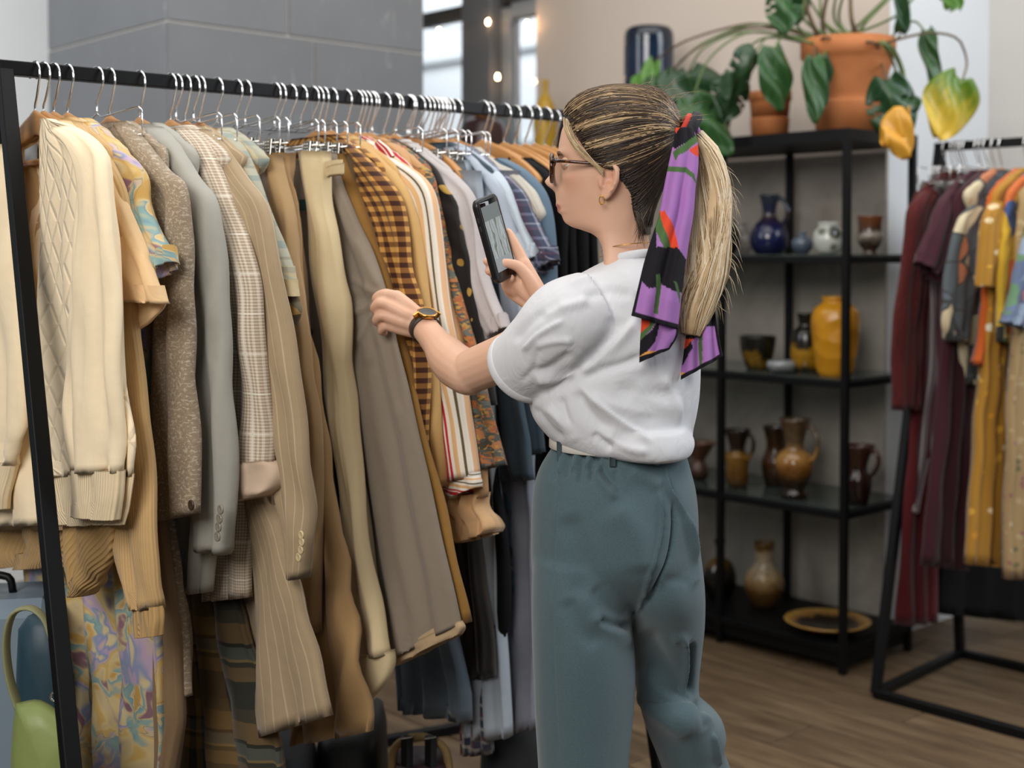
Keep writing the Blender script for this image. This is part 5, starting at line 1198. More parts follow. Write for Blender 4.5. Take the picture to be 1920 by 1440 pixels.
garment2('blue_shirt', 'blue tropical print short sleeved shirt at the right frame edge', 'shirt', 1926, 0, [
    ('sleeve', F_('tropical_blue', '#3f5f8a', kind='floral', scale=26, wob=.03, stops=[(0, '#3a5a88'), (.4, '#7d93b0'), (.6, '#2c4470'), (.75, '#3c7a5a'), (.9, '#9a5a70')]), [(1935, 420), (1912, 480), (1896, 560), (1880, 604)], [(1960, 440), (1950, 540), (1940, 600), (1930, 620)], dict(thick=.06, off=.02)),
    ('lower_part', F_('green_cotton', '#24784e'), [(1930, 400), (1922, 560), (1914, 700), (1908, 850)], [(1970, 400), (1965, 700), (1960, 850)], dict(thick=.05, off=-.02)),
])
garment2('dark_print_skirt', 'black skirt with faint rose print inside the right rack', 'skirt', 1850, 0, [
    ('body', F_('black_rose', '#191416', kind='floral', scale=22, wob=.03, ground='#17120f', blob=.2, stops=[(0, '#5a2a36'), (.5, '#3c3338'), (.8, '#221a1c')]), [(1800, 380), (1775, 700), (1762, 900), (1756, 970)], [(1850, 380), (1830, 700), (1815, 900), (1812, 972)], dict(thick=.05, off=0, fold=.012)),
], 'c', False)
garment2('black_coat', 'long black coat widened to darken inside the right rack', 'coat', 1812, 0, [  # black cloth made wider to darken the rack's lower inside
    ('body', blk, [(1850, 380), (1800, 700), (1770, 1000), (1758, 1150)], [(1940, 380), (1930, 700), (1924, 1000), (1920, 1165)], dict(thick=.06, off=-.02, fold=.012)),
], 'c', False)
for i, px in enumerate((1774, 1806, 1834)):
    pl = Plane2(u2_at(px), 0); dup(CH0, (pl.p.x, pl.p.y, RH + TB / 2 - .0155), math.atan2(pl.g.y, pl.g.x), ('clip hanger at the bare left end of the right rack', 'spare clip hanger above the striped trousers', 'spare clip hanger between burgundy clothes')[i], 'hangers on the right rack')
# ================================================================== THE WOMAN
HY = 2.27                                             # distance of her head
def zz(py, Y=HY): return at(CXP, py, Y).z
woman = thing('person', (at(1150, 1200, 2.27).x, 2.27, 0), 'woman in white t-shirt and teal trousers photographing clothes with her phone', 'person')
def remesh(o, voxel, smooth=3, fac=.5):
    m = o.modifiers.new('r', 'REMESH'); m.mode = 'VOXEL'; m.voxel_size = voxel; m.use_smooth_shade = True
    if smooth:
        s = o.modifiers.new('s', 'SMOOTH'); s.factor = fac; s.iterations = smooth
    dg = bpy.context.evaluated_depsgraph_get(); me = bpy.data.meshes.new_from_object(o.evaluated_get(dg))
    old = o.data; mats = [x for x in old.materials]; o.modifiers.clear(); o.data = me; bpy.data.meshes.remove(old)
    me.materials.clear()
    for x in mats: me.materials.append(x)
    me.polygons.foreach_set('use_smooth', [True] * len(me.polygons)); me.name = o.name
    return o
def coords(o):
    n = len(o.data.vertices); a = np.empty(n * 3, 'f'); o.data.vertices.foreach_get('co', a); a = a.reshape(-1, 3).astype(float)
    nn = np.empty(n * 3, 'f'); o.data.vertices.foreach_get('normal', nn); return a, nn.reshape(-1, 3).astype(float)
def project(W):
    d = W - np.array(CAMP); F = np.array((0, math.cos(PITCH), -math.sin(PITCH))); U = np.array((0, math.sin(PITCH), math.cos(PITCH)))
    k = d @ F; return CXP + FPX * d[:, 0] / k, CYP - FPX * (d @ U) / k
def sculpt(o, strokes, front=.05):
    """push folds and creases into the cloth along lines; width in px, amplitude in metres (negative sinks)"""
    a, n = coords(o); W = a + np.array(WL[o.name]); px, py = project(W)
    view = np.array(CAMP) - W; view /= np.linalg.norm(view, axis=1, keepdims=True)
    face = np.clip(((n * view).sum(1) - front) / .25, 0, 1); disp = np.zeros(len(a))
    for st in strokes:
        pts, wd, amp = st[:3]; kind = st[3] if len(st) > 3 else 'g'
        P = cr([(float(x), float(y)) for x, y in pts], 24); best = np.full(len(a), 1e9); tb = np.zeros(len(a)); sg = np.zeros(len(a))
        sel = (px > P[:, 0].min() - 3 * wd) & (px < P[:, 0].max() + 3 * wd) & (py > P[:, 1].min() - 3 * wd) & (py < P[:, 1].max() + 3 * wd)
        ix = np.nonzero(sel)[0]
        if len(ix) == 0: continue
        X = np.stack([px[ix], py[ix]], 1); B_ = np.full(len(ix), 1e9); T_ = np.zeros(len(ix)); S_ = np.zeros(len(ix))
        for i in range(23):
            p, q = P[i], P[i + 1]; d = q - p; L2 = d @ d + 1e-9; t = np.clip(((X - p) @ d) / L2, 0, 1)
            r = X - (p + t[:, None] * d); dist = np.hypot(r[:, 0], r[:, 1]); m = dist < B_
            B_[m] = dist[m]; T_[m] = (i + t[m]) / 23; S_[m] = np.sign(d[0] * r[m, 1] - d[1] * r[m, 0])
        end = np.clip(np.minimum(T_, 1 - T_) / .18, 0, 1); end = end * end * (3 - 2 * end)
        if kind == 'g': f = np.exp(-(B_ / wd) ** 2)
        else: f = np.where(S_ > 0, np.exp(-(B_ / wd) ** 2), np.exp(-(B_ / (wd * .28)) ** 2))   # sharp on one side
        if kind == 'full': end = 1
        disp[ix] += amp * f * end
    a += n * (disp * face)[:, None]
    o.data.vertices.foreach_set('co', a.astype('f').ravel()); o.data.update()
def blob(mb, pts, rad, n=14, flat=1.0):
    """rounded tapering limb"""
    P = [Vector(p) for p in pts]; k = max(14, 4 * len(P)); Q = cr(P, k); R = ease(rad, k)[:, 0]
    # round the ends
    d0 = Q[0] - Q[1]; d0 /= np.linalg.norm(d0); d1 = Q[-1] - Q[-2]; d1 /= np.linalg.norm(d1)
    A = [Q[0] + d0 * R[0] * s for s in (.92, .7, .38)]; RA = [R[0] * s for s in (.38, .71, .92)]
    Bq = [Q[-1] + d1 * R[-1] * s for s in (.38, .7, .92)]; RB = [R[-1] * s for s in (.92, .71, .38)]
    mb.tube(np.concatenate([A, Q, Bq]), np.concatenate([RA, R, RB]), n, True, 0, flat)
# ---- head
YAW = math.radians(13)
hf = Vector((-math.cos(YAW), math.sin(YAW), 0)); hl = Vector((-math.sin(YAW), -math.cos(YAW), 0))
HC = at(1153, 300, HY); HC.z = 0
T_HEAD = np.array([  # py, front, back, half width, front taper
 (174, .006, -.026, .012, 0), (177, .022, -.042, .026, 0), (185, .046, -.065, .046, 0), (200, .067, -.082, .061, 0), (220, .081, -.091, .069, .02), (245, .090, -.095, .073, .05), (270, .0945, -.094, .0735, .08),
 (290, .0955, -.090, .072, .10), (305, .0935, -.086, .071, .12), (320, .0935, -.080, .070, .15), (335, .0935, -.074, .069, .18), (350, .0925, -.068, .067, .22), (365, .0915, -.063, .065, .27), (380, .0900, -.059, .062, .33),
 (395, .0875, -.056, .059, .40), (408, .0845, -.055, .057, .46), (418, .079, -.055, .0555, .5), (426, .069, -.055, .0545, .5), (432, .054, -.056, .0535, .45), (438, .038, -.056, .053, .3), (448, .026, -.057, .053, .12), (465, .019, -.060, .054, .05), (485, .016, -.064, .057, 0), (510, .016, -.072, .066, 0), (540, .016, -.080, .080, 0)], float)
def headrow(py, T=T_HEAD): return [np.interp(py, T[:, 0], T[:, k]) for k in (1, 2, 3, 4)]
NOSE = np.array([(284, .001, .008), (292, .004, .007), (305, .0075, .007), (320, .0145, .008), (330, .0215, .0095), (338, .0275, .0105), (343, .0270, .011), (348, .0215, .0115), (353, .011, .012), (358, .004, .012), (363, 0, .012)])
MUZ = np.array([(345, 0), (355, .006), (364, .0098), (372, .0100), (382, .0095), (390, .0088), (397, .0082), (403, .0045), (410, .0052), (416, .0058), (424, .004), (430, .0)])
def head_ring(py, N=168):
    xf, xb, w, k = headrow(py); th = np.arange(N) / N * 2 * np.pi; c, s = np.cos(th), np.sin(th)
    x = np.where(c > 0, xf * np.abs(c) ** .92, xb * np.abs(c)); y = w * np.sign(s) * np.abs(s) ** .95 * np.where(c > 0, 1 - k * c * c, 1)
    fr = np.clip(c * 3, 0, 1)
    nh, ns_ = np.interp(py, NOSE[:, 0], NOSE[:, 1]), np.interp(py, NOSE[:, 0], NOSE[:, 2])
    x = x + fr * nh * np.exp(-(y / ns_) ** 2)
    x = x + fr * np.interp(py, MUZ[:, 0], MUZ[:, 1]) * np.exp(-(y / .025) ** 2)
    x = x + fr * .0055 * np.exp(-((np.abs(y) - .0125) / .005) ** 2 - ((py - 348) / 6) ** 2)          # nostril wings
    x = x - fr * .010 * np.exp(-((np.abs(y) - .031) / .013) ** 2 - ((py - 307) / 11) ** 2)          # eye sockets
    x = x + fr * .0035 * np.exp(-((np.abs(y) - .030) / .017) ** 2 - ((py - 288) / 8) ** 2)          # brow
    x = x + fr * .0045 * np.exp(-((np.abs(y) - .045) / .016) ** 2 - ((py - 335) / 18) ** 2)         # cheeks
    lw = np.exp(-(y / .021) ** 4)
    x = x + fr * lw * (.0030 * np.exp(-((py - 384) / 4.0) ** 2) + .0030 * np.exp(-((py - 395) / 4.2) ** 2) - .0045 * np.exp(-((py - 389.5) / 1.8) ** 2))
    z = zz(py)
    return np.stack([HC.x + hf.x * x + hl.x * y, HC.y + hf.y * x + hl.y * y, np.full(N, z)], 1)
bm_ = MB()
bm_.grid(np.array([head_ring(p) for p in np.concatenate([np.linspace(174, 280, 46), np.linspace(282, 432, 84), np.linspace(434, 540, 40)])]), True, None, True, True)
def hp(f, l, py): return Vector((HC.x + hf.x * f + hl.x * l, HC.y + hf.y * f + hl.y * l, zz(py)))
# ears: a cupped disc with a rolled rim and lobe
for sd in (1, -1):
    c = hp(-.002, sd * .0715, 344); ez = ZX * .97 - hf * .2; ez.normalize(); ex = (-hf * .86 + hl * sd * .55).normalized(); en = (hl * sd * .86 + hf * .5).normalized()
    G = []; nr, na = 12, 40
    for front in (1, 0):
        rows_ = range(nr + 1) if front else range(nr, -1, -1)
        for i in rows_:
            r = i / nr; ring = []
            for j in range(na):
                a = 2 * math.pi * j / na
                R = .0275 * (1 + .0 * math.cos(a)); ry = .0315 if math.sin(a) > 0 else .031; rx = .0205 * (1 - .28 * max(0, -math.sin(a)) ** 1.5)
                h_ = (.009 * math.exp(-((r - .86) / .13) ** 2) * (1 if math.cos(a) > -.55 or math.sin(a) < -.8 else .35) + .005 * math.exp(-((r - .5) / .1) ** 2) * max(0, math.cos(a)) - .004 * (r < .4)) if front else -.005 * (1 - r) - .002
                if front and math.sin(a) < -.75: h_ = .004
                p = c + ex * (rx * r * math.cos(a)) + ez * (ry * r * math.sin(a)) + en * h_
                ring.append(tuple(p))
            G.append(ring)
    bm_.grid(np.array(G), True, None, True, True)
    q = hp(.012, sd * .070, 348); blob(bm_, [q + ZX * .004, q - ZX * .004], [.0045, .0045], 10)
# ---- torso and legs under the clothes
TC = 2.27
def ring(xl, xr, py, Y, dh, N=48, e=1.0, ph=0.0):
    cx = (xl + xr) / 2; hw = (xr - xl) / 2 * Y / FPX; C = at(cx, py, Y); th = np.arange(N) / N * 2 * np.pi
    cs, sn = np.cos(th), np.sin(th)
    return np.stack([C.x + hw * np.sign(cs) * np.abs(cs) ** e, C.y + dh * np.sign(sn) * np.abs(sn) ** e, np.full(N, C.z)], 1)
def rings(rows, n, N=48, e=1.0):
    R = cr([[float(v) for v in r] for r in rows], n); return np.array([ring(a, b_, p, y, d, N, e) for a, b_, p, y, d in R])
bm_.grid(rings([(1120, 1232, 498, 2.27, .05), (1078, 1262, 535, 2.27, .065), (1062, 1272, 600, 2.27, .070), (1062, 1274, 700, 2.27, .070), (1070, 1275, 800, 2.27, .07), (1045, 1280, 900, 2.27, .08), (1040, 1285, 1050, 2.28, .08), (1060, 1260, 1130, 2.28, .06)], 40), True, None, True, True)
LK = at(1095, 1480, 2.26); LA = at(1092, 1990, 2.265); LHp = at(1100, 1060, 2.27)
RHp = at(1230, 1060, 2.36); RK = at(1288, 1400, 2.42); RA_ = at(1402, 1900, 2.485)
LA.z = .085; RA_.z = .10
blob(bm_, [LHp, LK, LA], [.06, .045, .034]); blob(bm_, [RHp, at(1250, 1290, 2.41), at(1296, 1430, 2.44), RA_], [.055, .034, .034, .032])
# ---- left arm, reaching to the rack
LS = at(1078, 602, 2.185); LE = at(868, 704, 2.35); LWr = at(792, 610, 2.515)
blob(bm_, [LS, LS + (LE - LS) * .5 + Vector((0, 0, -.004)), LE + (LS - LE) * .10], [.040, .043, .040, .0385], 18)
fo = LWr - LE; fd_ = fo.normalized()
blob(bm_, [LE + (LS - LE) * .04 - fd_ * .004, LE + fo * .25, LE + fo * .55, LE + fo * .85, LWr + fd_ * .004], [.0385, .041, .0375, .029, .0262, .0265], 18, .96)
# hand: seen from its back, fingers curled round the cloth
def hand_left(mb):
    W = LWr
    def h(x, y, d): return at(x, y, 2.515 + d)
    # palm as a flattened block between wrist and knuckles
    kn = [h(744, 556, .012), h(731, 574, .005), h(729, 594, .005), h(735, 611, .012)]       # index .. little knuckles
    wr_ = [h(786, 592, .01), h(783, 602, .0), h(782, 612, .0), h(784, 622, .008)]
    for k_, w_ in zip(kn, wr_):
        blob(mb, [w_, (k_ + w_) / 2 + Vector((0, -.003, 0)), k_], [.0140, .0140, .0125], 12)
    # fingers: proximal runs to the left, the rest folds away and back toward the palm
    F = [[kn[0], h(722, 551, .012), h(707, 557, .022), h(705, 566, .042)],
         [kn[1], h(713, 568, .004), h(703, 577, .016), h(706, 586, .038)],
         [kn[2], h(713, 592, .006), h(706, 601, .018), h(712, 607, .038)],
         [kn[3], h(722, 612, .014), h(715, 621, .026), h(721, 624, .042)]]
    for pts, r in zip(F, (.0100, .0102, .0096, .0084)): blob(mb, pts, [r * 1.1, r, r * .92, r * .8], 12)
    blob(mb, [h(778, 588, .03), h(752, 572, .045), h(728, 560, .055), h(712, 560, .058)], [.014, .012, .0105, .0085], 12)   # thumb, behind the cloth
hand_left(bm_)
# ---- right arm and the hand that holds the phone
PHC = at(927, 447, 2.37)
RS = at(1268, 590, 2.42); RE = at(1130, 690, 2.56); RWr = at(1022, 566, 2.43)
blob(bm_, [RS, (RS + RE) / 2, RE], [.046, .042, .037], 16); blob(bm_, [RE, RE + (RWr - RE) * .35, RWr], [.037, .039, .0262], 16)
def hand_right(mb):
    def h(x, y, d=0.0): return at(x, y, 2.41 + d)
    for a, b_, r in (((1018, 560, .015), (982, 494, -.004), .0135), ((1012, 568, .008), (966, 508, .008), .0140), ((1004, 572, .006), (952, 530, .014), .0140), ((1000, 574, .006), (958, 546, .012), .0135), ((1006, 566, .0), (968, 530, -.004), .0150)):
        A, B_ = h(*a), h(*b_); blob(mb, [A, (A + B_) / 2, B_], [.0145, r, r * .95], 12)
    # index stretched up behind the phone's edge
    blob(mb, [h(984, 500, -.002), h(972, 472, -.002), h(958, 445, -.002), h(953, 436, .0)], [.0118, .0108, .0096, .0082], 12)
    # thumb laid along the lower right edge of the screen
    blob(mb, [h(1008, 552, -.012), h(990, 520, -.024), h(972, 500, -.032), h(954, 494, -.040), h(944, 493, -.043)], [.0155, .0140, .0115, .0100, .0080], 12)
    # middle, ring behind the phone, their tips showing at its left side
    blob(mb, [h(964, 512, .014), h(942, 500, .030), h(922, 492, .030), h(913, 490, .020)], [.0112, .0102, .0092, .0078], 12)
    blob(mb, [h(956, 530, .016), h(938, 520, .032), h(924, 512, .032), h(916, 508, .024)], [.0108, .0098, .0088, .0076], 12)
    # little finger under the phone
    blob(mb, [h(966, 548, .004), h(951, 540, -.008), h(950, 527, -.018), h(958, 521, -.024)], [.0105, .0096, .0088, .0076], 12)
hand_right(bm_)
lipL = hp(.098, 0, 389) - WL[woman.name]
t = NT('skin'); o_ = t.obj(); nz = t.noise(o_, 9, 3); n2 = t.noise(o_, 220, 2)
c = t.mix(nz.outputs[0], lin('#d6a68a'), lin('#e2b79c'))
sv = t.n('VectorMath', operation='SUBTRACT'); t.ln(o_, sv.inputs[0]); sv.inputs[1].default_value = tuple(lipL); mv = t.n('VectorMath', operation='MULTIPLY'); t.ln(sv.outputs[0], mv.inputs[0]); mv.inputs[1].default_value = (1 / .016, 1 / .022, 1 / .0098)
ln = t.n('VectorMath', operation='LENGTH'); t.ln(mv.outputs[0], ln.inputs[0])
c = t.mix(t.ramp(ln.outputs['Value'], [(.72, 1.0), (.98, 0.0)]), c, lin('#b9736a'))
for px_, l_, py_, rr2, s_ in ((.07, .052, 345, .034, .30), (-.002, .0715, 344, .034, .35)):
    cl = hp(px_, l_, py_) - WL[woman.name]; sv = t.n('VectorMath', operation='DISTANCE'); t.ln(o_, sv.inputs[0]); sv.inputs[1].default_value = tuple(cl)
    c = t.mix(t.math('MULTIPLY', t.ramp(t.math('MULTIPLY', sv.outputs['Value'], 1 / rr2), [(.2, 1.0), (1.0, 0.0)]), s_), c, lin('#cf8468'))
t.bump(n2.outputs[0], .06, .0008)
M_skin = t.done(c, .48, spec=.4, **{'Subsurface Weight': .12, 'Subsurface Radius': (.012, .005, .003), 'Subsurface Scale': .6})
body = bm_.build('body', M_skin, woman); remesh(body, .0027, 4, .5)
# ---- eyes, brows
M_eye = plain('eye_white', '#e6e0da', .15); M_iris = plain('iris', '#4b5a55', .1)
for sd in (1, -1):
    c = hp(.0735, sd * .031, 307); b = MB(); b.lathe([(.0117 * math.sin(a), -.0117 * math.cos(a)) for a in np.linspace(.02, 3.12, 14)], c, 20, hf); e = b.build('eye', M_eye, woman)
    b = MB(); b.lathe([(.0055, .0103), (.004, .0113), (.0005, .0118)], c, 16, hf); b.build('iris', M_iris, e)
    b = MB(); cl_ = hp(.0738, sd * .031, 307); b.lathe([(.0126 * math.sin(a), .0126 * math.cos(a)) for a in np.linspace(.02, 1.72, 12)], cl_, 20, (hf * .42 + ZX * .9).normalized()); b.lathe([(.0125 * math.sin(a), .0125 * math.cos(a)) for a in np.linspace(.02, 1.05, 8)], cl_, 20, (hf * .30 - ZX * .95).normalized()); b.build('eyelids', M_skin, woman)
    b = MB(); b.tube(cr([hp(.092, sd * .014, 291), hp(.0915, sd * .028, 287), hp(.082, sd * .045, 291)], 12), np.array([.0022] * 8 + [.0016, .0013, .001, .0006]), 6, flat=1.6); b.build('eyebrow', plain('brow_hair', '#6b4d35', .8), woman)
    b = MB(); b.tube(cr([hp(.0865, sd * .020, 305), hp(.0895, sd * .030, 302), hp(.083, sd * .042, 305)], 10), .0011, 5); b.build('eyelashes', plain('lash', '#33241b', .8) if sd == 1 else bpy.data.materials['lash'], woman)
for o in [x for x in COL.objects if x.name.startswith('eyebrow.001')]: o.data.materials[0] = bpy.data.materials['brow_hair']
# ---- glasses
t = NT('tortoiseshell'); nz = t.noise(t.obj(), 130, 2, .5, 1.0); M_tort = t.done(t.ramp(nz.outputs[0], [(.4, '#1d110b'), (.6, '#5a3018'), (.72, '#7a4520')]), .15, spec=.6)
fc_ = hp(.107, 0, 316); gl_r = None
b = MB(); wrap = .18
def gp(l, dz, sd):
    return fc_ + hl * (sd * l) + ZX * dz - hf * (abs(l) * wrap)
for sd in (1, -1):
    P = [gp(.0315 + .0245 * math.cos(a) * (1 + .06 * math.sin(a)), .0225 * math.sin(a) + .0015 * math.cos(a) ** 2, sd) for a in np.linspace(0, 2 * math.pi, 41)]
    b.tube(P, .0030, 8, False, flat=1.25)
b.tube(cr([gp(.0085, .006, 1), fc_ + ZX * .009 + hf * .001, gp(.0085, .006, -1)], 10), .0022, 8)
glasses = b.build('glasses', M_tort, woman)
for sd in (1, -1):
    b = MB(); p0 = gp(.0575, .010, sd); ear = hp(-.012, sd * .0755, 318); mid = hp(.05, sd * .0775, 309)
    b.bar(p0 + hf * .002, p0 - hf * .006, .006, .008, bev=.001)
    b.tube(cr([p0 - hf * .002, hp(.078, sd * .0715, 306), mid, ear, hp(-.026, sd * .074, 334)], 24), np.array([.0028] * 20 + [.0026, .0024, .002, .0015]), 8, flat=1.0); b.build('temple', M_tort, glasses)
    G = []
    for r in np.linspace(.02, .95, 5): G.append([tuple(gp(.0315 + .0245 * r * math.cos(a), .0225 * r * math.sin(a), sd)) for a in np.linspace(0, 2 * math.pi, 25)[:-1]])
    b = MB(); b.grid(np.array(G), True, None, True); b.build('lens', M_glass, glasses)
M_gold = plain('gold', '#c9963f', .25, 1.0)
c = hp(.010, .0745, 376); b = MB()
b.tube([c + ZX * .004 + hf * (.0042 * math.cos(a)) + ZX * (-.006 + .0068 * math.sin(a)) for a in np.linspace(0, 2 * math.pi, 26)], .0008, 6, False)
for a in np.linspace(-2.6, -.4, 7): b.lathe([(.0003, .0014), (.0014, 0), (.0003, -.0014)], c + ZX * .004 + hf * (.0042 * math.cos(a)) + ZX * (-.006 + .0068 * math.sin(a)), 8)
b.build('earring', M_gold, woman)
nk = [ring(1124, 1232, p, 2.265, .0605, 60) for p in (468,)][0]
b = MB(); b.tube([Vector((p[0], p[1], p[2] - .012 * math.cos(math.atan2(p[1] - HY, p[0] - HC.x) - 2.6))) for p in list(nk) + [nk[0]]], .0007, 5, False); b.build('necklace', M_gold, woman)
# ---- hair: a combed cap of strands, tied at the back, with a ponytail
from mathutils.bvhtree import BVHTree
T_HAIR = np.array([(163, .000, -.030, .012), (166, .022, -.056, .030), (172, .045, -.072, .046), (182, .064, -.086, .060), (200, .082, -.098, .071), (222, .092, -.105, .078), (250, .098, -.108, .082), (280, .098, -.105, .082), (310, .094, -.095, .079), (340, .094, -.083, .0745), (370, .09, -.072, .067), (400, .085, -.064, .060), (425, .08, -.061, .0565), (440, .07, -.060, .055)], float)
HL = np.array([(160, .2), (205, .094), (213, .088), (226, .0795), (244, .071), (273, .052), (296, .035), (309, .0235), (318, .013), (325, -.004), (334, -.013), (348, -.026), (369, -.036), (400, -.038), (430, -.046), (442, -.052)], float)
def hair_ring(py, N=80, grow=0.0):
    xf, xb, w = [np.interp(py, T_HAIR[:, 0], T_HAIR[:, k]) for k in (1, 2, 3)]; xh = np.interp(py, HL[:, 0], HL[:, 1])
    xh = min(xh, xf * .999); 
    a0 = math.acos(max(-1, min(1, xh / xf))) if xh > 0 else math.pi - math.acos(max(-1, min(1, xh / xb)))
    th = np.linspace(a0, 2 * np.pi - a0, N); c, s = np.cos(th), np.sin(th)
    x = np.where(c > 0, xf * c, -xb * c); y = w * s
    # tuck the edge of the cap into the head so the hairline stays soft
    e = np.clip(np.minimum(th - a0, 2 * np.pi - a0 - th) / .22, 0, 1); sh = 1 - .09 * (1 - e) ** 2
    return np.stack([HC.x + hf.x * x * sh + hl.x * y * sh, HC.y + hf.y * x * sh + hl.y * y * sh, np.full(N, zz(py))], 1)
pys = np.concatenate([np.linspace(163, 205, 22), np.linspace(208, 440, 60)])
capm = MB(); capm.grid(np.array([hair_ring(p) for p in pys]), False, None)
def hairmat(name, c, rough=.42):
    t = NT(name); nz = t.noise(t.map(t.obj(), (1, 1, 1)), 40, 2); cc = lin(c)
    return t.done(t.mix(nz.outputs[0], tuple(q * .75 for q in cc[:3]) + (1,), tuple(min(1, q * 1.2) for q in cc[:3]) + (1,)), rough, spec=.5)
HM = [hairmat('hair_dark', '#352820'), hairmat('hair_brown', '#5a4531'), hairmat('hair_honey', '#8f7350'), hairmat('hair_blond', '#c8aa80'), hairmat('hair_pale', '#e6d3b4')]
hair = capm.build('hair', HM[0], woman)
# seat for ray casts: closed cap surface in world space
bv = BVHTree.FromPolygons([Vector(v) for v in capm.v], [f for f in capm.f])
HCEN = hp(-.012, 0, 275); TIE = hp(-.120, .004, 246)
def on_cap(d, lift=0.0):
    d = d.normalized(); loc, n, i, dist = bv.ray_cast(HCEN + d * .4, -d, .39)
    return (loc + d * lift) if loc is not None else None
class Strands:
    def __init__(s): s.mb = [MB() for _ in HM]
    def add(s, pts, r, mi):
        P = np.array([tuple(p) for p in pts]); m = len(P); T = np.gradient(P, axis=0); T /= np.linalg.norm(T, axis=1, keepdims=True) + 1e-9
        ref = np.array((.3, -.8, .5)); N = np.cross(T, ref); N /= np.linalg.norm(N, axis=1, keepdims=True) + 1e-9; B_ = np.cross(T, N)
        R = r * np.minimum(1, np.linspace(m * .5, .15 if m > 4 else 1, m))[:, None]
        ringp = [P + R * (N * math.cos(a) + B_ * math.sin(a)) for a in (0, 2.094, 4.189)]
        G = np.stack(ringp, 1); V = G.reshape(-1, 3); F = [(i * 3 + j, i * 3 + (j + 1) % 3, i * 3 + 3 + (j + 1) % 3, i * 3 + 3 + j) for i in range(m - 1) for j in range(3)]
        b = s.mb[mi]; o = len(b.v); b.v.extend(map(tuple, V)); b.f.extend(tuple(k + o for k in f) for f in F); b.mi.extend([mi] * len(F)); b.uv.extend([(0, 0)] * (4 * len(F)))
    def build(s, name, parent):
        M = MB()
        for b in s.mb:
            o = len(M.v); M.v.extend(b.v); M.f.extend(tuple(k + o for k in f) for f in b.f); M.mi.extend(b.mi); M.uv.extend(b.uv)
        return M.build(name, HM, parent)
st = Strands(); R2 = random.Random(3)
tdir = (TIE - HCEN).normalized()
def slerp(a, b, t):
    w = a.angle(b)
    if w < 1e-4: return a
    return (a * math.sin((1 - t) * w) + b * math.sin(t * w)) / math.sin(w)
n_done = 0
locks = [(R2.uniform(0, 1), R2.uniform(-1, 1), R2.choice((1, 1, 2, 2, 3))) for _ in range(70)]
for k in range(5200):
    py = 164 + (R2.random() ** .9) * 268; row = hair_ring(py, 60)
    j = R2.random(); j = (j * .5 if R2.random() < .62 else j); 
    if R2.random() < .55: j = R2.choice((0, 1)) * 1.0 + (1 if j < .5 else -1) * 0; j = abs(j - R2.random() * .06) if j else R2.random() * .06
    S_ = Vector(row[int(min(.999, max(0, j)) * 60)]); d0 = (S_ - HCEN).normalized()
    tmax = 1.0; t0 = R2.random() * .12; t1 = min(1, t0 + R2.uniform(.6, 1.0)) if R2.random() < .4 else 1.0
    lift = R2.uniform(-.0005, .0035); pts = []
    wob = R2.uniform(-.05, .05); ax_ = d0.cross(tdir).normalized() if d0.angle(tdir) > .05 else ZX
    for q in range(11):
        tt = t0 + (t1 - t0) * q / 10; d = slerp(d0, tdir, tt) + ax_ * (wob * math.sin(math.pi * tt))
        p = on_cap(d, lift + .004 * max(0, tt - .8) * 5)
        if p is not None: pts.append(p)
    if len(pts) < 4: continue
    if t1 == 1.0: pts.append(TIE + Vector((R2.uniform(-.01, .01), R2.uniform(-.012, .012), R2.uniform(-.014, .014))))
    # tone: dark brown roots and underside, blond streaks gathering toward the tie
    near_tie = S_.x > hp(-.045, 0, 240).x; nz_ = R2.gauss(0, 1)
    band = max(math.exp(-((py - b_) / w_) ** 2) for b_, w_ in ((222, 8), (250, 7), (283, 6), (315, 3)))
    if py > 322: mi = 0 if nz_ < 1.1 else (1 if nz_ < 1.9 else 2)
    elif py < 214: mi = (3 if nz_ > .2 else 2) if (near_tie and nz_ > -.8) else (0 if nz_ < -.5 else (1 if nz_ < 1.0 else 2))
    elif band + .22 * nz_ > .72: mi = 3 if nz_ > -.3 else 2
    elif band + .22 * nz_ > .45: mi = 2 if nz_ > -.2 else 1
    else: mi = 0 if nz_ < .25 else 1
    if near_tie and mi in (1, 2) and py < 300 and R2.random() < .6: mi += 1
    st.add(pts, R2.uniform(.0005, .0009), mi); n_done += 1
# loose front lock from the parting down to the ear, and flyaways
for k in range(130):
    u = R2.random(); e = R2.gauss(0, 1)
    P = [hp(.080 - .012 * u, .040 + .01 * u, 222 + 8 * u), hp(.074 - .014 * u, .066, 245 + 10 * u + e), hp(.056 - .006 * u, .0775 + R2.uniform(0, .003), 278 + 3 * e), hp(.030 - .004 * u, .0795 + R2.uniform(0, .003), 306 + 2 * e), hp(.008 + .002 * e * .4, .079, 325 + R2.uniform(-4, 10))]
    st.add(cr(P, 12), R2.uniform(.0005, .0009), R2.choice((2, 3, 3, 3, 4)))
for k in range(46):
    s0 = on_cap((Vector(hair_ring(R2.uniform(166, 240), 60)[R2.randint(8, 30)]) - HCEN), .002)
    if s0 is None: continue
    d = (s0 - HCEN).normalized(); v = hf * R2.uniform(-.05, .01) + ZX * R2.uniform(0, .03)
    st.add(cr([s0, s0 + d * .008 + v * .4 + (TIE - s0) * .1, s0 + d * R2.uniform(.004, .010) + v + (TIE - s0) * R2.uniform(.1, .35)], 8), .00024, R2.choice((2, 3)))
for k in range(40):                                   # wisps at the nape
    p = hp(-.040 - R2.random() * .012, .050 - R2.random() * .01, 395 + R2.random() * 25)
    st.add(cr([p, p + hf * -.004 + hl * .003 - ZX * .015, p + hf * R2.uniform(-.012, .006) - ZX * R2.uniform(.025, .045)], 7), .0004, R2.choice((0, 1, 1)))
st.build('hair_strands', hair)
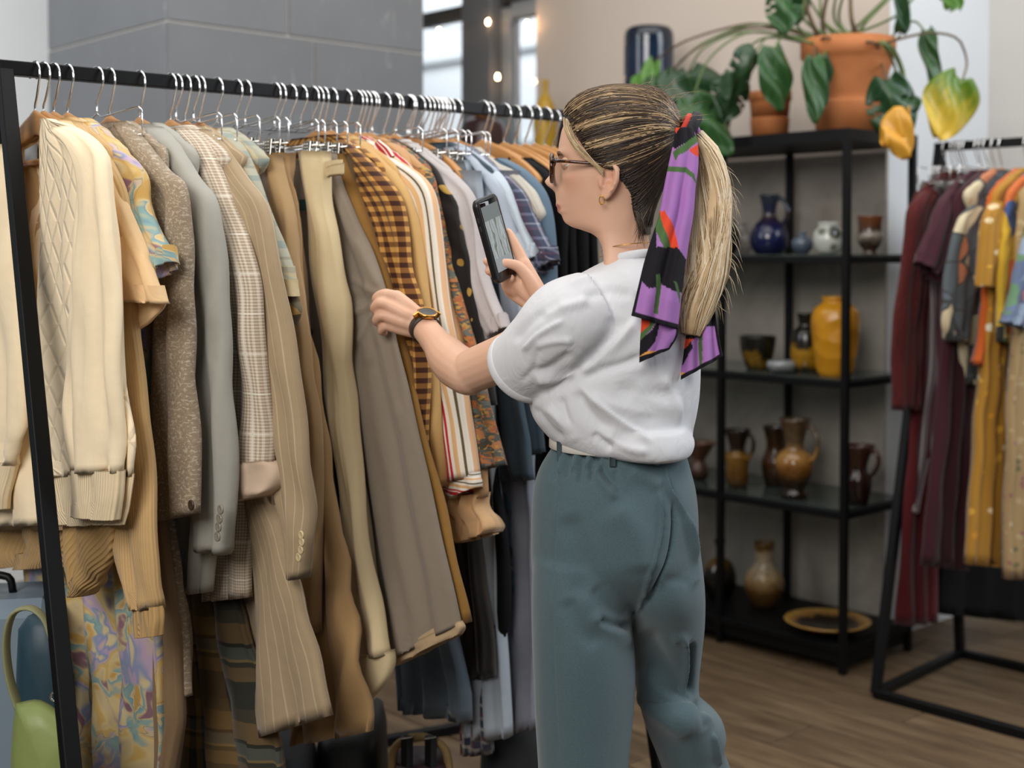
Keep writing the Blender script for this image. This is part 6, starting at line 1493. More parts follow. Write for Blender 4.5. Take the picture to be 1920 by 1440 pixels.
# ponytail
PT_ = cr([at(1281, 247, 2.262), at(1306, 262, 2.258), at(1326, 300, 2.248), at(1336, 355, 2.238), at(1333, 410, 2.222), at(1328, 470, 2.205), at(1318, 530, 2.190), at(1302, 585, 2.178), at(1294, 628, 2.170)], 40)
PW_ = np.interp(np.linspace(0, 1, 40), [0, .06, .16, .28, .42, .58, .72, .85, .95, 1], [.010, .016, .023, .028, .030, .034, .034, .030, .022, .015])
pony = MB(); pony.tube(PT_, PW_ * .82, 20, True, 0, .72); ponyo = pony.build('ponytail', HM[3], woman)
sp2 = Strands()
for k in range(1900):
    a = R2.uniform(0, 2 * math.pi); rr = .60 + .46 * R2.random() ** .5; tw = R2.uniform(-.5, .5); t0 = 0 if R2.random() < .7 else R2.uniform(0, .3); t1 = 1 if R2.random() < .45 else R2.uniform(.7, 1.04)
    idx = np.linspace(t0 * 39, min(t1, 1) * 39, 15); P = []
    lw = R2.uniform(-.10, .10)
    for q, i in enumerate(idx):
        i0 = int(min(i, 38)); f = i - i0; C = Vector(PT_[i0] * (1 - f) + PT_[min(i0 + 1, 39)] * f); w = PW_[i0] * (1 - f) + PW_[min(i0 + 1, 39)] * f
        tg_ = Vector(PT_[min(i0 + 1, 39)] - PT_[max(i0 - 1, 0)]).normalized(); nx = Vector((0, -1, 0)); nx = (nx - tg_ * nx.dot(tg_)).normalized(); ny = tg_.cross(nx)
        aa = a + tw * q / 14 * 1.6 + .25 * math.sin(i * .22 + a * 2); r_ = rr + lw * math.sin(i * .3 + a)
        P.append(C + ny * (w * r_ * math.cos(aa)) + nx * (w * .72 * r_ * math.sin(aa)))
    s_ = math.sin(a * 3.1) + .7 * math.sin(a * 7.3 + 1) + R2.gauss(0, .5)
    sp2.add(P, R2.uniform(.0006, .0011), 4 if s_ > .35 else (3 if s_ > -.75 else 2))
for k in range(60):
    i0 = R2.randint(2, 34); C = Vector(PT_[i0]) + Vector((PW_[i0] * R2.uniform(.6, 1.0), R2.uniform(-.01, .01), 0)); o = Vector((R2.uniform(.008, .03), R2.uniform(-.01, .01), R2.uniform(-.01, .012)))
    sp2.add(cr([C - Vector((.006, 0, -.01)), C + o * .6 - ZX * .01, C + o - ZX * R2.uniform(.015, .05)], 8), .0003, R2.choice((3, 4)))
sp2.build('ponytail_strands', ponyo)
# ---- scarf tied round the ponytail
SC = dict(p='#a572b3', k='#121116', g='#4b6a3b', r='#dd4a2a', o='#dd9a4e')
def inpoly(x, y, P):
    r = np.zeros(x.shape, bool); n = len(P); j = n - 1
    for i in range(n):
        xi, yi = P[i]; xj, yj = P[j]
        r ^= ((yi > y) != (yj > y)) & (x < (xj - xi) * (y - yi) / (yj - yi + 1e-12) + xi); j = i
    return r
t = NT('printed_scarf'); at_ = t.n('Attribute', attribute_name='print'); M_scarf = t.done(t.mix(t.math('MULTIPLY', t.noise(t.obj(), 120, 3).outputs[0], .05), at_.outputs['Color'], lin('#6d5d70')), .8, sheen=0, spec=.2)
def scarf_piece(name, L, R, Y, bulge, polys, border, parent=None, nt=150, ns=76, fold=.006, nf=2.0, ph=0.0):
    """cloth strip between two outlines, with a printed pattern; polys: (colour, outline)"""
    Lc, Rc = cr(L, nt), cr(R, nt); Yt = ease(Y, nt)[:, 0]; G = np.zeros((nt, ns, 3)); PX = np.zeros((nt, ns)); PY = np.zeros((nt, ns))
    for i in range(nt):
        for j in range(ns):
            s = j / (ns - 1); x, y = Lc[i] * (1 - s) + Rc[i] * s; PX[i, j], PY[i, j] = x, y
            dy = -bulge * math.sin(math.pi * s) + fold * math.sin(2 * math.pi * nf * s + ph + 1.5 * i / nt) * min(1, i / nt * 2 + .2)
            G[i, j] = at(x, y, Yt[i] + dy)
    colr = np.empty((nt, ns, 4)); colr[:] = lin(SC['p'])
    for c_, P in polys: colr[inpoly(PX, PY, P)] = lin(SC[c_])
    S = np.linspace(0, 1, ns)[None, :]; wpx = np.hypot(*(Rc - Lc).T)[:, None]; I = np.arange(nt)[:, None] * np.ones((1, ns))
    seg = np.concatenate([np.cumsum(np.hypot(*np.diff((Lc + Rc) / 2, axis=0).T)[::-1])[::-1], [0]])[:, None] * np.ones((1, ns))
    if 'l' in border: colr[(S * wpx < 6) & (PY > border.get('lfrom', 0))] = lin(SC['k'])
    if 'r' in border: colr[((1 - S) * wpx < 5) & (PY > border.get('rfrom', 0))] = lin(SC['k'])
    if 'b' in border: colr[seg < 8] = lin(SC['k'])
    b = MB(); b.grid(G, False); o = b.build(name, M_scarf, parent or woman)
    ca = o.data.color_attributes.new('print', 'FLOAT_COLOR', 'POINT'); ca.data.foreach_set('color', colr.reshape(-1, 4).astype('f').ravel())
    m = o.modifiers.new('thickness', 'SOLIDIFY'); m.thickness = .0014; m.offset = -1
    return o
polysA = [('g', [(1262, 286), (1279, 273), (1306, 250), (1308, 265), (1292, 280), (1273, 292), (1268, 302)]), ('r', [(1292, 282), (1310, 268), (1310, 296), (1300, 290)]), ('k', [(1255, 230), (1300, 230), (1302, 256), (1269, 279), (1255, 276)]), ('r', [(1262, 246), (1262, 225), (1288, 226), (1277, 238), (1269, 250)]),
  ('g', [(1248, 312), (1287, 314), (1301, 327), (1304, 346), (1297, 334), (1285, 324), (1247, 322)]), ('r', [(1235, 396), (1248, 396), (1260, 420), (1270, 450), (1274, 476), (1258, 466), (1250, 440), (1240, 420)]),
  ('g', [(1223, 395), (1237, 400), (1246, 428), (1258, 466), (1244, 466), (1235, 440), (1228, 434), (1230, 466), (1212, 468), (1220, 430)]), ('k', [(1216, 440), (1227, 420), (1232, 440), (1232, 470), (1212, 470)]), ('k', [(1205, 462), (1271, 465), (1285, 487), (1279, 550), (1267, 548), (1240, 533), (1228, 539), (1217, 541), (1204, 527), (1195, 525), (1206, 480)]),
  ('g', [(1229, 514), (1236, 514), (1239, 537), (1234, 590), (1224, 588), (1229, 541)]), ('g', [(1262, 526), (1269, 531), (1275, 556), (1273, 570), (1268, 548)])]
scarf = scarf_piece('scarf', [(1268, 240), (1262, 270), (1252, 315), (1245, 350), (1236, 400), (1222, 445), (1208, 490), (1196, 540), (1184, 592)], [(1298, 238), (1307, 268), (1308, 310), (1303, 350), (1299, 400), (1291, 450), (1284, 500), (1277, 550), (1270, 617)],
   [2.205, 2.19, 2.175, 2.16, 2.145, 2.132, 2.122, 2.112, 2.108], .012, polysA, dict(l=1, lfrom=520, b=1), fold=.007)
scarf['label'] = 'purple, black, green and red printed scarf'
polysB = [('r', [(1200, 588), (1224, 590), (1219, 610), (1200, 628)]), ('g', [(1224, 588), (1236, 592), (1222, 618), (1200, 640), (1200, 626), (1218, 610)]), ('k', [(1237, 592), (1238, 600), (1228, 640), (1212, 662), (1198, 672), (1198, 640), (1222, 620)]), ('o', [(1200, 668), (1216, 658), (1232, 658), (1226, 666), (1204, 672)])]
scarf_piece('scarf_fold', [(1203, 582), (1202, 610), (1200, 640), (1199, 680)], [(1269, 600), (1271, 614), (1269, 630), (1254, 655), ], [2.118, 2.116, 2.114, 2.112], .006, polysB, dict(b=1, r=1, rfrom=612), scarf, 60, 40, .003)
polysC = [('r', [(1277, 634), (1300, 634), (1292, 650), (1277, 662)]), ('k', [(1296, 640), (1298, 652), (1285, 680), (1277, 690), (1277, 662), (1290, 650)]), ('g', [(1312, 620), (1318, 622), (1318, 690), (1312, 690), (1309, 655)]), ('o', [(1277, 698), (1286, 698), (1284, 706), (1277, 708)]), ('k', [(1305, 560), (1345, 560), (1345, 612), (1320, 612), (1300, 636), (1277, 636), (1277, 600)])]
scarf_piece('scarf_tail', [(1292, 560), (1284, 600), (1278, 650), (1277, 712)], [(1336, 545), (1344, 605), (1350, 640), (1356, 668)], [2.20, 2.19, 2.175, 2.165], .006, polysC, dict(b=1, r=1, rfrom=590), scarf, 70, 44, .006, 2.4)
b = MB(); kc = at(1287, 246, 2.252); pts = [kc + Vector((.021 * math.cos(a) * .6 + .004, .024 * math.sin(a), .022 * math.cos(a))) for a in np.linspace(0, 2 * math.pi, 30)]
b.tube(pts, .0095, 12, False, 0, 1.2); kn_ = b.build('knot', plain('scarf_black', '#1f1d23', .75, var=.2), scarf); 
b = MB(); pts = [kc + Vector((.021 * math.cos(a) * .6 - .008, .025 * math.sin(a), .023 * math.cos(a) + .001)) for a in np.linspace(0, 2 * math.pi, 30)]; b.tube(pts, .006, 10, False); b.build('knot', plain('scarf_red', '#c0392b', .75), scarf)
b = MB(); q = at(1303, 240, 2.235); b.tube(cr([q + Vector((-.012, 0, .006)), q, q + Vector((.006, 0, -.008))], 10), np.linspace(.009, .005, 10), 10); b.build('knot', plain('scarf_purple', SC['p'], .75), scarf)
# ---- t-shirt
tw = NT('white_cotton'); uvn = tw.noise(tw.obj(), 900, 2); tw.wrinkle(tw.bump(uvn.outputs[0], .15, .0008), tw.obj(), .55, .007, (22, 22, 14)); M_tee = tw.done('#dadadd', .85, sheen=.15, spec=.2)
sm = MB()
sm.grid(rings([(1146, 1222, 478, 2.262, .056), (1139, 1232, 486, 2.262, .064), (1108, 1258, 502, 2.265, .088), (1062, 1284, 530, 2.268, .112), (1030, 1303, 575, 2.27, .126), (1018, 1311, 630, 2.27, .132), (1003, 1313, 690, 2.27, .132), (990, 1311, 742, 2.27, .130), (998, 1305, 780, 2.27, .128), (1016, 1299, 806, 2.27, .126), (1036, 1298, 826, 2.27, .124), (1058, 1290, 840, 2.27, .118), (1080, 1270, 846, 2.27, .09)], 64, 72), True, None, True, True)
# the hem droops lower over the back: a soft roll
sm.grid(rings([(1120, 1290, 800, 2.24, .105), (1090, 1302, 826, 2.235, .108), (1120, 1296, 848, 2.235, .104), (1160, 1280, 856, 2.235, .085)], 20, 48), True, None, True, True)
def sleeve(mb, pts, rad, cuff, flat=1.0):
    P = cr(pts, 26); R = ease(rad, 26)[:, 0]; d = P[-1] - P[-2]; d /= np.linalg.norm(d)
    P = np.concatenate([P, [P[-1] - d * .0], [P[-1] - d * .004], [P[-1] - d * .022]]); R = np.concatenate([R, [R[-1] - .007], [R[-1] - .008], [R[-1] - .009]])
    mb.tube(P, R, 40, True, 0, flat)
SL = [at(1112, 588, 2.20), at(1062, 608, 2.185), at(1018, 652, 2.215), at(979, 690, 2.262)]
sleeve(sm, SL, [.072, .074, .068, .066, .065], .02)
SR_ = [at(1236, 588, 2.36), at(1262, 600, 2.41), at(1228, 640, 2.47), at(1190, 672, 2.50)]
sleeve(sm, SR_, [.068, .068, .064, .062], .02)
tee = sm.build('t_shirt', M_tee, woman); remesh(tee, .0038, 8, .5)
sculpt(tee, [
  ([(1042, 552), (1050, 600), (1074, 640), (1098, 668)], 3, -.0022), ([(1088, 704), (1130, 664), (1170, 624), (1196, 590)], 13, .010, 's'), ([(1086, 716), (1125, 696), (1165, 684), (1215, 664)], 9, -.008), ([(1092, 690), (1140, 640), (1160, 590)], 16, -.007),
  ([(1084, 716), (1120, 752), (1172, 792), (1228, 832)], 11, .009, 's'), ([(1080, 728), (1100, 770), (1150, 815)], 12, -.007), ([(1100, 735), (1150, 760), (1240, 780)], 12, .004), ([(1180, 730), (1240, 760), (1290, 770)], 18, .004),
  ([(1000, 716), (1050, 708), (1084, 694)], 9, .007), ([(990, 700), (1030, 690), (1076, 660)], 9, -.005), ([(975, 660), (1010, 625), (1060, 596)], 8, .006, 's'), ([(962, 645), (1000, 600), (1050, 570)], 8, -.005), ([(1010, 590), (1060, 575), (1110, 560)], 9, .005), ([(1000, 650), (1040, 640), (1080, 640)], 7, .004),
  ([(1060, 535), (1100, 520), (1150, 512)], 7, .004), ([(1090, 560), (1140, 548), (1190, 556)], 10, -.004), ([(1150, 500), (1180, 520), (1195, 560)], 8, .003), ([(1020, 760), (1062, 800), (1080, 832)], 8, .006), ([(1050, 740), (1062, 790), (1076, 830)], 8, -.006), ([(1000, 760), (1030, 800), (1060, 826)], 7, -.004),
  ([(1120, 800), (1170, 836), (1220, 850)], 8, .006), ([(1110, 812), (1150, 845)], 7, -.006), ([(1240, 700), (1270, 760), (1280, 820)], 10, .005), ([(1290, 690), (1286, 760), (1272, 820)], 8, -.005), ([(1200, 690), (1220, 740), (1215, 800)], 16, -.004), ([(1150, 720), (1210, 740), (1280, 730)], 14, -.004),
  ([(975, 720), (1000, 690), (1010, 650)], 6, -.003)])
# rolled sleeve cuff and the neck rib as pieces of the shirt
def band(mb, P0, P1, r0, th, n=48, rows=8):
    P = np.array([tuple(P0 + (P1 - P0) * t) for t in np.linspace(0, 1, rows)]); R = r0 + th * np.sin(np.linspace(0, math.pi, rows)) ** .4
    mb.tube(P, R, n, False)
d = (SL[3] - SL[2]).normalized(); b = MB(); band(b, SL[3] - d * .017, SL[3] + d * .007, .0615, .0055); ob = b.build('rolled_cuff', M_tee, tee)
ob.data.update()
nr_ = MB(); rowsn = []
for k_, (dr, py) in enumerate(((.0, 491), (.003, 488), (.0036, 483), (.0028, 478), (.0, 475.5), (-.003, 477), (-.004, 484))):
    g = ring(1142, 1229, py, 2.262, .062, 72); cc = g.mean(0); v = g - cc; L = np.hypot(v[:, 0], v[:, 1])[:, None]; v[:, :2] *= (L + dr) / L
    v[:, 2] += .010 * (v[:, 0] * .82 - v[:, 1] * .57) / .06; rowsn.append(cc + v)
nr_.grid(np.array(rowsn), True); nr_.build('neck_rib', M_tee, tee)
# ---- trousers
tt = NT('teal_wool'); n1 = tt.noise(tt.obj(), 700, 2, .7); n2 = tt.noise(tt.obj(), 16, 3)
cc = tt.mix(n1.outputs[0], lin('#3a4c52'), lin('#63777d')); cc = tt.mix(1.0, cc, tt.math('MULTIPLY_ADD', n2.outputs[0], .12, .94), 'MULTIPLY'); tt.wrinkle(tt.bump(n1.outputs[0], .3, .001), tt.obj(), .3, .006, (14, 14, 6))
M_teal = tt.done(cc, .9, sheen=.25, spec=.15)
pm_ = MB()
pm_.grid(rings([(1036, 1284, 838, 2.275, .108), (1026, 1287, 852, 2.275, .112), (1010, 1295, 880, 2.275, .122), (1000, 1304, 915, 2.275, .132), (996, 1309, 960, 2.275, .138), (995, 1310, 1010, 2.278, .142), (995, 1311, 1050, 2.28, .138), (1000, 1308, 1090, 2.30, .12), (1020, 1290, 1120, 2.31, .09)], 54, 72), True, None, True, True)
pm_.grid(rings([(1000, 1190, 1040, 2.255, .11), (996, 1186, 1110, 2.25, .115), (996, 1184, 1160, 2.25, .115), (997, 1190, 1210, 2.25, .115), (999, 1192, 1260, 2.25, .112), (1002, 1188, 1340, 2.255, .11), (1008, 1178, 1440, 2.26, .108), (1015, 1170, 1600, 2.265, .10), (1022, 1165, 1800, 2.265, .095), (1030, 1160, 1950, 2.265, .09)], 70, 60), True, None, True, True)
pm_.grid(rings([(1130, 1310, 1010, 2.30, .125), (1150, 1320, 1098, 2.31, .135), (1172, 1320, 1160, 2.36, .13), (1184, 1314, 1220, 2.40, .12), (1190, 1309, 1280, 2.42, .11), (1196, 1314, 1310, 2.395, .108), (1205, 1352, 1346, 2.41, .108), (1215, 1361, 1376, 2.42, .105), (1226, 1357, 1402, 2.43, .102), (1240, 1370, 1440, 2.44, .1), (1275, 1400, 1560, 2.46, .095), (1315, 1440, 1740, 2.48, .09), (1345, 1465, 1880, 2.49, .085)], 80, 60), True, None, True, True)
trou = pm_.build('trousers', M_teal, woman); remesh(trou, .0038, 12, .5)
gath = []
for x, y1, w, a in ((1046, 905, 5, -.005), (1058, 890, 4, .004), (1070, 900, 5, -.005), (1084, 885, 4, .004), (1096, 910, 5, -.005), (1108, 880, 4, .004), (1118, 905, 6, -.006), (1132, 890, 4, .004)):
    gath.append(([(x, 842), (x - 4, 862), (x - 12, y1)], w, a))
sculpt(trou, [(a_, w_, v_ * 1.7) + tuple(r_) for a_, w_, v_, *r_ in gath + [
  ([(1118, 850), (1130, 880), (1155, 915)], 7, -.006), ([(1110, 850), (1126, 895), (1160, 940)], 9, .004),
  ([(1052, 870), (1042, 980), (1036, 1090), (1032, 1140)], 3, -.0025, 's'), ([(1034, 1140), (1040, 1300), (1048, 1440)], 3, -.0015),
  ([(1152, 880), (1158, 915), (1160, 930)], 4, -.003), ([(1246, 870), (1254, 915), (1276, 950), (1292, 990), (1302, 1060)], 5, .005, 's'), ([(1232, 905), (1240, 950), (1238, 1000), (1222, 1060), (1204, 1130), (1190, 1160)], 4, .004, 's'),
  ([(1262, 930), (1266, 980), (1258, 1040), (1238, 1090), (1204, 1148)], 5, -.006, 's'), ([(1282, 960), (1298, 1020), (1304, 1080), (1290, 1110)], 6, .004), ([(1240, 1085), (1280, 1090), (1304, 1100)], 9, -.0012),
  ([(1180, 880), (1215, 900), (1240, 915)], 12, .004), ([(1150, 940), (1190, 1000), (1200, 1080)], 30, .006), ([(1060, 960), (1090, 1060), (1090, 1130)], 24, -.005), ([(1060, 1120), (1090, 1180), (1130, 1210)], 16, -.004), ([(1104, 1150), (1150, 1180), (1186, 1215)], 14, .004), ([(1110, 1100), (1150, 1140), (1182, 1162)], 14, -.004),
  ([(1186, 1176), (1150, 1172), (1120, 1160)], 8, -.007), ([(1204, 1246), (1236, 1284), (1280, 1322), (1342, 1366)], 30, .009, 's'), ([(1196, 1290), (1240, 1330), (1300, 1380)], 24, .006), ([(1200, 1180), (1250, 1260), (1290, 1318)], 22, -.006), ([(1278, 1185), (1288, 1215), (1286, 1290), (1284, 1322)], 6, .005, 's'), ([(1260, 1200), (1278, 1196), (1290, 1206)], 9, .003), ([(1300, 1200), (1298, 1260), (1296, 1310)], 6, -.007), ([(1310, 1310), (1306, 1340), (1320, 1370)], 8, -.004), ([(1336, 1372), (1344, 1400), (1350, 1440)], 5, .005, 's')]])
sk = [o for o in COL.objects if o.name == 'taupe_skirt'][0]; skb = [c for c in sk.children if c.name.startswith('body')][0]
sculpt(skb, [([(716, 556), (690, 545), (655, 520)], 7, .006, 's'), ([(716, 560), (690, 562), (655, 556)], 6, -.005), ([(716, 566), (690, 578), (655, 590)], 7, .006, 's'), ([(716, 572), (694, 604), (668, 650)], 8, .006, 's'), ([(716, 575), (705, 620), (690, 690)], 9, .005), ([(712, 545), (690, 500), (664, 440)], 8, .005), ([(716, 580), (730, 660), (750, 780)], 10, -.005)])
# belt with loops
WB = []
b = MB()
def beltring(py, dr):
    g = ring(1034, 1285, py, 2.275, .110, 80); c_ = g.mean(0); v = g - c_; L = np.hypot(v[:, 0], v[:, 1])[:, None]; v[:, :2] *= (L + dr) / L; return c_ + v
b.grid(np.array([beltring(*q) for q in ((812, -.003), (811.5, .0025), (813, .0042), (825, .0046), (837, .0048), (838.5, .003), (838, -.003))]), True)
belt = b.build('belt', plain('white_leather', '#dcd6cc', .45, spec=.4), woman)
for px in (1146, 1233, 1046):
    a = [p for p in beltring(825, .0075)]; c_ = min(a, key=lambda p: abs(project(np.array([p]))[0][0] - px) + (1e3 if p[1] > 2.275 else 0)); c_ = Vector(c_)
    n_ = (c_ - Vector((at(1160, 825, 2.275).x, 2.275, c_.z))).normalized(); b = MB(); b.box(c_ - ZX * .004, .011, .0035, .046, n_.cross(ZX), n_, ZX, bev=.001); b.build('belt_loop', M_teal, trou)
# ---- watch
wd_ = (LWr - LE).normalized(); wc = LWr - wd_ * .014; b = MB(); side = (Vector(CAMP) - wc).normalized(); up_ = (side - wd_ * side.dot(wd_)).normalized()
fx_ = wd_.cross(up_); fdir = (up_ * .75 + fx_ * (.66 if fx_.z > 0 else -.66)).normalized(); 
th = np.linspace(0, 2 * math.pi, 49)[:-1]; e1 = fdir; e2 = wd_.cross(fdir); G = []
for ww, rr in ((-.009, .0275), (-.0088, .0292), (.0088, .0292), (.009, .0275), (-.009, .0275)): G.append([tuple(wc + wd_ * ww + e1 * (rr * math.cos(a)) + e2 * (rr * math.sin(a))) for a in th])
b.grid(np.array(G), True); watch = b.build('watch', plain('watch_strap', '#3a2f28', .5), woman); watch['label'] = 'gold rimmed round watch on a dark strap'
wf_ = wc + e1 * .0285; b = MB(); b.lathe([(.0005, 0), (.0185, 0), (.0195, .002), (.0195, .006), (.0175, .0078), (.0165, .0066)], wf_, 32, e1); b.build('watch_case', plain('rose_gold', '#c48f4a', .22, 1.0), watch)
b = MB(); b.lathe([(.0166, .0064), (.0005, .0066)], wf_, 32, e1); b.build('watch_face', plain('watch_dial', '#2c2b2d', .25, spec=.6), watch)
for s_ in (-1, 1):
    b = MB(); b.bar(wf_ + e2 * (s_ * .013) + e1 * .002, wf_ + e2 * (s_ * .024) - e1 * .006, .017, .003, up=wd_); b.build('strap_lug', plain('watch_lug', '#b5853f', .3, 1.0) if s_ == -1 else bpy.data.materials['watch_lug'], watch, smooth=False)
# ---- shoes (below the frame)
for A, hd in ((LA, Vector((-.82, .57, 0))), (RA_, Vector((-.6, .8, 0)))):
    b = MB(); gz = 0.0; G = []
    for t_ in np.linspace(0, 1, 14):
        w = .030 + .014 * math.sin(math.pi * min(1, t_ * 1.1)) if t_ < .95 else .02; h_ = .085 - .05 * t_ ** .7 if t_ < .97 else .02
        c_ = Vector((A.x, A.y, 0)) + hd * (-.07 + .235 * t_); sx = hd.cross(ZX)
        G.append([tuple(c_ + sx * (w * math.cos(a)) + ZX * (h_ * .5 + h_ * .5 * math.sin(a))) for a in np.linspace(0, 2 * math.pi, 17)[:-1]])
    b.grid(np.array(G), True, None, True, True); b.build('shoe', plain('dark_leather', '#3a2a22', .4) if A is LA else bpy.data.materials['dark_leather'], woman)
# ================================================================== THE PHONE
ph_up = (at(905, 368, 2.345) - at(948, 524, 2.365)); PHL = .150; ph_up = ph_up.normalized()
pn = Vector((.86, -.50, .12)); pn = (pn - ph_up * pn.dot(ph_up)).normalized(); pr = ph_up.cross(pn)      # screen normal, right of screen
if pr.dot(Vector((1, 0, 0))) < 0: pr = -pr
pcn2 = at(928, 447, 2.365)
phone = thing('phone', pcn2, 'black phone held up in her right hand with the clothes on its screen', 'phone')
def slab(mb, c_, w, h_, t_, rad, n=8):
    pts = []
    for sx, sy, a0 in ((1, 1, 0), (-1, 1, 90), (-1, -1, 180), (1, -1, 270)):
        for k_ in range(n + 1):
            a = math.radians(a0 + 90 * k_ / n); pts.append((sx * (w / 2 - rad) + rad * math.cos(a), sy * (h_ / 2 - rad) + rad * math.sin(a)))
    G = []
    for q, sc in ((-t_ / 2, .97), (-t_ / 2 + .0012, 1), (t_ / 2 - .0012, 1), (t_ / 2, .97)): G.append([tuple(c_ + pr * (x * (sc if abs(x) > 0 else 1)) + ph_up * (y * (1 - (1 - sc) * .5)) + pn * q) for x, y in pts])
    mb.grid(np.array(G), True, None, True, True)
b = MB(); slab(b, pcn2, .074, PHL, .0115, .013); b.build('case', plain('phone_case', '#131416', .38), phone)
b = MB(); slab(b, pcn2 + pn * .0052, .066, PHL - .009, .0022, .009); b.build('glass', plain('phone_glass', '#0a0b0d', .08, spec=.6), phone)
t = NT('phone_screen'); x, y, _ = t.xyz(t.uv())
strp_ = t.math('FRACT', t.math('ADD', t.math('MULTIPLY', x, 3.0), t.math('MULTIPLY', t.noise(t.uv(), 3, 2).outputs[0], 1.5)))
g1 = t.ramp(strp_, [(0, '#9aa4a4'), (.25, '#c3cbcb'), (.45, '#7f8a86'), (.55, '#6e6450'), (.62, '#b8c0bf'), (.9, '#a9b2b4')])
g2 = t.mix(t.math('GREATER_THAN', y, .78), g1, lin('#7a8284')); g2 = t.mix(t.math('LESS_THAN', y, .20), g2, lin('#a2a9ac'))
t.val(t.b.inputs['Emission Color'], g2); t.b.inputs['Emission Strength'].default_value = .55; M_scr = t.done('#0c0d0f', .12)
b = MB(); c_ = pcn2 + pn * .0066; V = [c_ + pr * (sx * .030) + ph_up * (sy * .0585 + .002) for sx, sy in ((-1, -1), (1, -1), (1, 1), (-1, 1))]
b.add(V, [(0, 1, 2, 3)], [(0, 0), (1, 0), (1, 1), (0, 1)]); b.build('screen', M_scr, phone, smooth=False)
b = MB(); b.lathe([(.0042, 0), (.0042, .0004), (.0005, .0004)], pcn2 + pn * .0068 - ph_up * .045, 20, pn); b.build('shutter_button', plain('white_ui', '#e8eaea', .4), phone)
for dz in (.045, .03):
    b = MB(); b.bar(pcn2 - pr * .0372 + ph_up * dz, pcn2 - pr * .0372 + ph_up * (dz - .010), .0025, .004); b.build('side_button', plain('phone_button', '#2a2b2e', .4) if dz == .045 else bpy.data.materials['phone_button'], phone, smooth=False)
# ================================================================== THINGS UNDER AND AROUND THE LONG RACK
# green handbag hanging by its strap behind the near leg
M_green = NT('green_leather'); nz = M_green.noise(M_green.obj(), 9, 3); M_green.bump(M_green.noise(M_green.obj(), 120, 3).outputs[0], .15, .002); M_green = M_green.done(M_green.mix(nz.outputs[0], lin('#7d8a4e'), lin('#95a062')), .45, spec=.4)
YB = 2.24
def outline_solid(name, pts, Y, dep, mat_, parent, bul=.012, tilt=0.0, n=56):
    """soft solid grown from a closed outline standing upright at distance Y, dep thick"""
    P = cr(list(pts) + [pts[0]], n + 1)[:-1]; C = P.mean(0); G = []
    for s, q in ((.0, -1.25), (.55, -1.15), (.85, -.95), (.96, -.6), (1.0, 0), (.96, .6), (.85, .95), (.55, 1.15), (.0, 1.25)):
        G.append([tuple(at(C[0] + (x - C[0]) * max(s, .01), C[1] + (y - C[1]) * max(s, .01), Y + q * dep / 2 + tilt * (x - C[0]) / FPX * Y)) for x, y in P])
    b = MB(); b.grid(np.array(G), True, None, True, True); return b.build(name, mat_, parent)
base = at(70, 1500, YB); bag = thing('handbag', base, 'olive green leather bag with looped strap behind the near rack leg', 'bag')
outline_solid('pouch', [(30, 1318), (75, 1312), (118, 1340), (138, 1370), (142, 1480), (130, 1560), (60, 1570), (28, 1530), (20, 1440), (24, 1360)], YB, .10, M_green, bag)
b = MB(); P = cr([at(118, 1350, YB), at(110, 1260, YB - .01), at(86, 1165, YB - .01), at(58, 1140, YB - .01), at(26, 1150, YB - .005), at(12, 1200, YB), at(18, 1270, YB + .005), at(36, 1330, YB + .01)], 44); b.tube(P, .0115, 10, True, 0, .35); b.build('strap', plain('strap_green', '#8c8b66', .6, var=.1), bag)
b = MB(); c = at(104, 1306, YB - .03); b.tube([c + Vector((.008 * math.cos(a), 0, .008 * math.sin(a))) for a in np.linspace(0, 6.283, 18)], .0018, 6, False); b.build('ring', M_chrome, bag)
# dark blue bag and pale blue case behind it
bag2 = thing('tote_bag', at(70, 1500, 2.40), 'dark petrol blue bag standing behind the green bag', 'bag')
outline_solid('body', [(34, 1180), (60, 1150), (100, 1160), (122, 1230), (130, 1330), (128, 1480), (40, 1500), (30, 1300)], 2.42, .08, plain('petrol_leather', '#26404c', .5), bag2)
c = at(-30, 1300, 2.62); c.z = 0; Hc = at(-30, 1110, 2.62).z
case = thing('suitcase', c, 'pale blue grey hard suitcase at the lower left frame edge', 'suitcase')
b = MB(); b.box(c + ZX * (Hc / 2 + .03), .30, .2, Hc - .06, Vector((.95, .2, 0)), None, None, bev=.03); sharp(b.build('shell', plain('blue_grey_shell', '#7d8c99', .4), case))
b = MB(); b.tube(cr([c + ZX * (Hc - .002) + Vector((-.06, 0, 0)), c + ZX * (Hc + .03) + Vector((-.05, 0, 0)), c + ZX * (Hc + .03) + Vector((.05, 0, 0)), c + ZX * (Hc - .002) + Vector((.06, 0, 0))], 16), .008, 8); b.build('handle', M_black, case)
for sx in (-.1, .1):
    b = MB(); b.lathe([(.0005, -.012), (.025, -.012), (.028, 0), (.025, .012), (.0005, .012)], c + Vector((sx, -.02, .028)), 16, (1, .2, 0)); b.build('wheel', M_black, case)
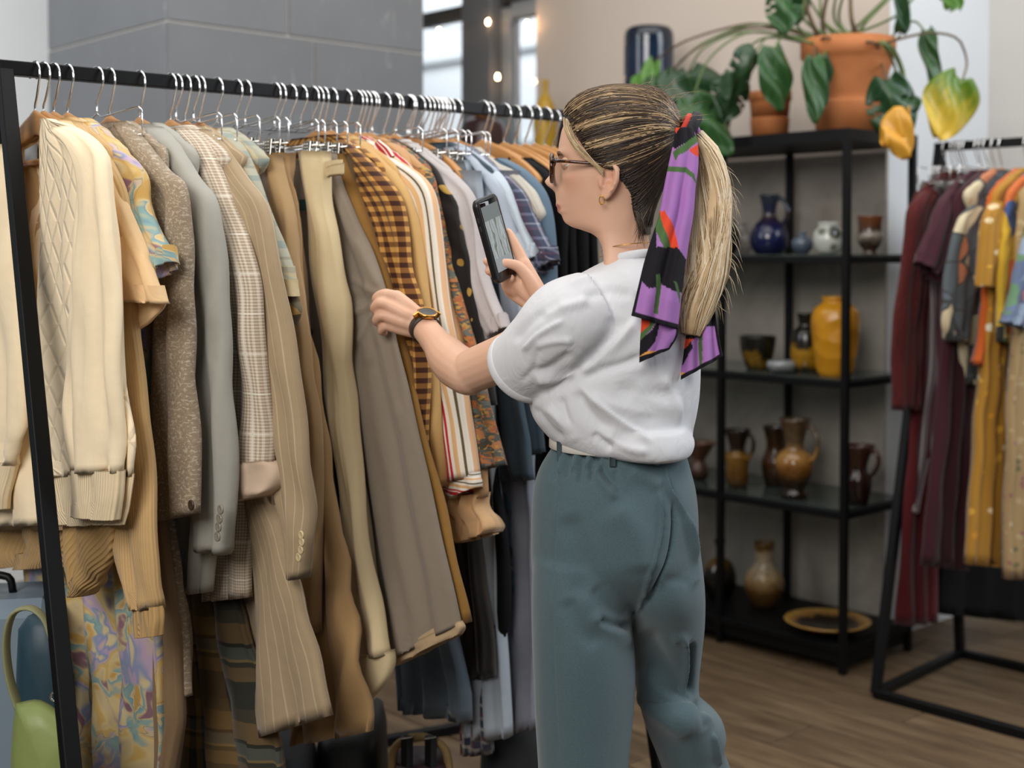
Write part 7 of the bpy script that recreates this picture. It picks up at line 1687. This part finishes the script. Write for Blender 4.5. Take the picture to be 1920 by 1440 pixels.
# bags and black shapes under the rack, the black ones added to darken it
def cheap_bag(name, label, cat, px0, px1, ytop, Y, dep, mat_, col2=None):
    c = at((px0 + px1) / 2, 1440, Y); c.z = 0; w = (px1 - px0) / FPX * Y; H = at(px0, ytop, Y).z
    r = thing(name, c, label, cat); G = []
    for z_, s in ((0, .96), (.02, 1), (H * .5, 1.0), (H * .85, .96), (H, .86)):
        G.append([tuple(c + Vector((math.copysign(abs(math.cos(a)) ** .5, math.cos(a)) * w / 2 * s, math.copysign(abs(math.sin(a)) ** .5, math.sin(a)) * dep / 2 * s, z_))) for a in np.linspace(0, 6.283, 41)[:-1]])
    b = MB(); b.grid(np.array(G), True, None, True, True); b.build('body', mat_, r); return r, c, w, H
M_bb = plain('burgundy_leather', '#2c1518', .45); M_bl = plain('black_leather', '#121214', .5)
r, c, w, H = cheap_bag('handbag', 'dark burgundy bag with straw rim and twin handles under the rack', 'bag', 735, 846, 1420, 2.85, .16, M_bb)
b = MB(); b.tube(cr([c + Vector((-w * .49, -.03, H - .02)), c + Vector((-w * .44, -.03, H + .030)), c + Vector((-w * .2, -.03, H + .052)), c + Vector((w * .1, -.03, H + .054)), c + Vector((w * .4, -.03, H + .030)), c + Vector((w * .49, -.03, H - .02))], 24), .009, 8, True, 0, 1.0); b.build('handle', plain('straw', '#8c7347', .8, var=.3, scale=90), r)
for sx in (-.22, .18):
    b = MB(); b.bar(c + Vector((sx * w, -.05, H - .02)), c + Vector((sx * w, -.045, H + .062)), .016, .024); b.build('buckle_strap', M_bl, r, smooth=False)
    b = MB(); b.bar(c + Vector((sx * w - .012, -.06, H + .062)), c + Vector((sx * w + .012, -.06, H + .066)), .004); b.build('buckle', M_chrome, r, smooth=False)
r, c, w, H = cheap_bag('boots_block', 'black block in place of dark boots under the tan trousers', 'box', 600, 724, 1342, 3.0, .3, M_bl)  # plain block for the boots, added to darken the space below the clothes
r, c, w, H = cheap_bag('shade_bag', 'large black bag shape added for shade under the far clothes', 'bag', 900, 1030, 1330, 3.05, .3, plain('black_canvas', '#151618', .8))  # bag shape added to keep the space under the rack dark
r, c, w, H = cheap_bag('shade_bag', 'black bag shape added for shade left under the plaid skirt', 'bag', 430, 590, 1390, 2.85, .25, bpy.data.materials['black_canvas'])  # second bag shape added as shade
# second rack: point low between its feet, nothing is built there
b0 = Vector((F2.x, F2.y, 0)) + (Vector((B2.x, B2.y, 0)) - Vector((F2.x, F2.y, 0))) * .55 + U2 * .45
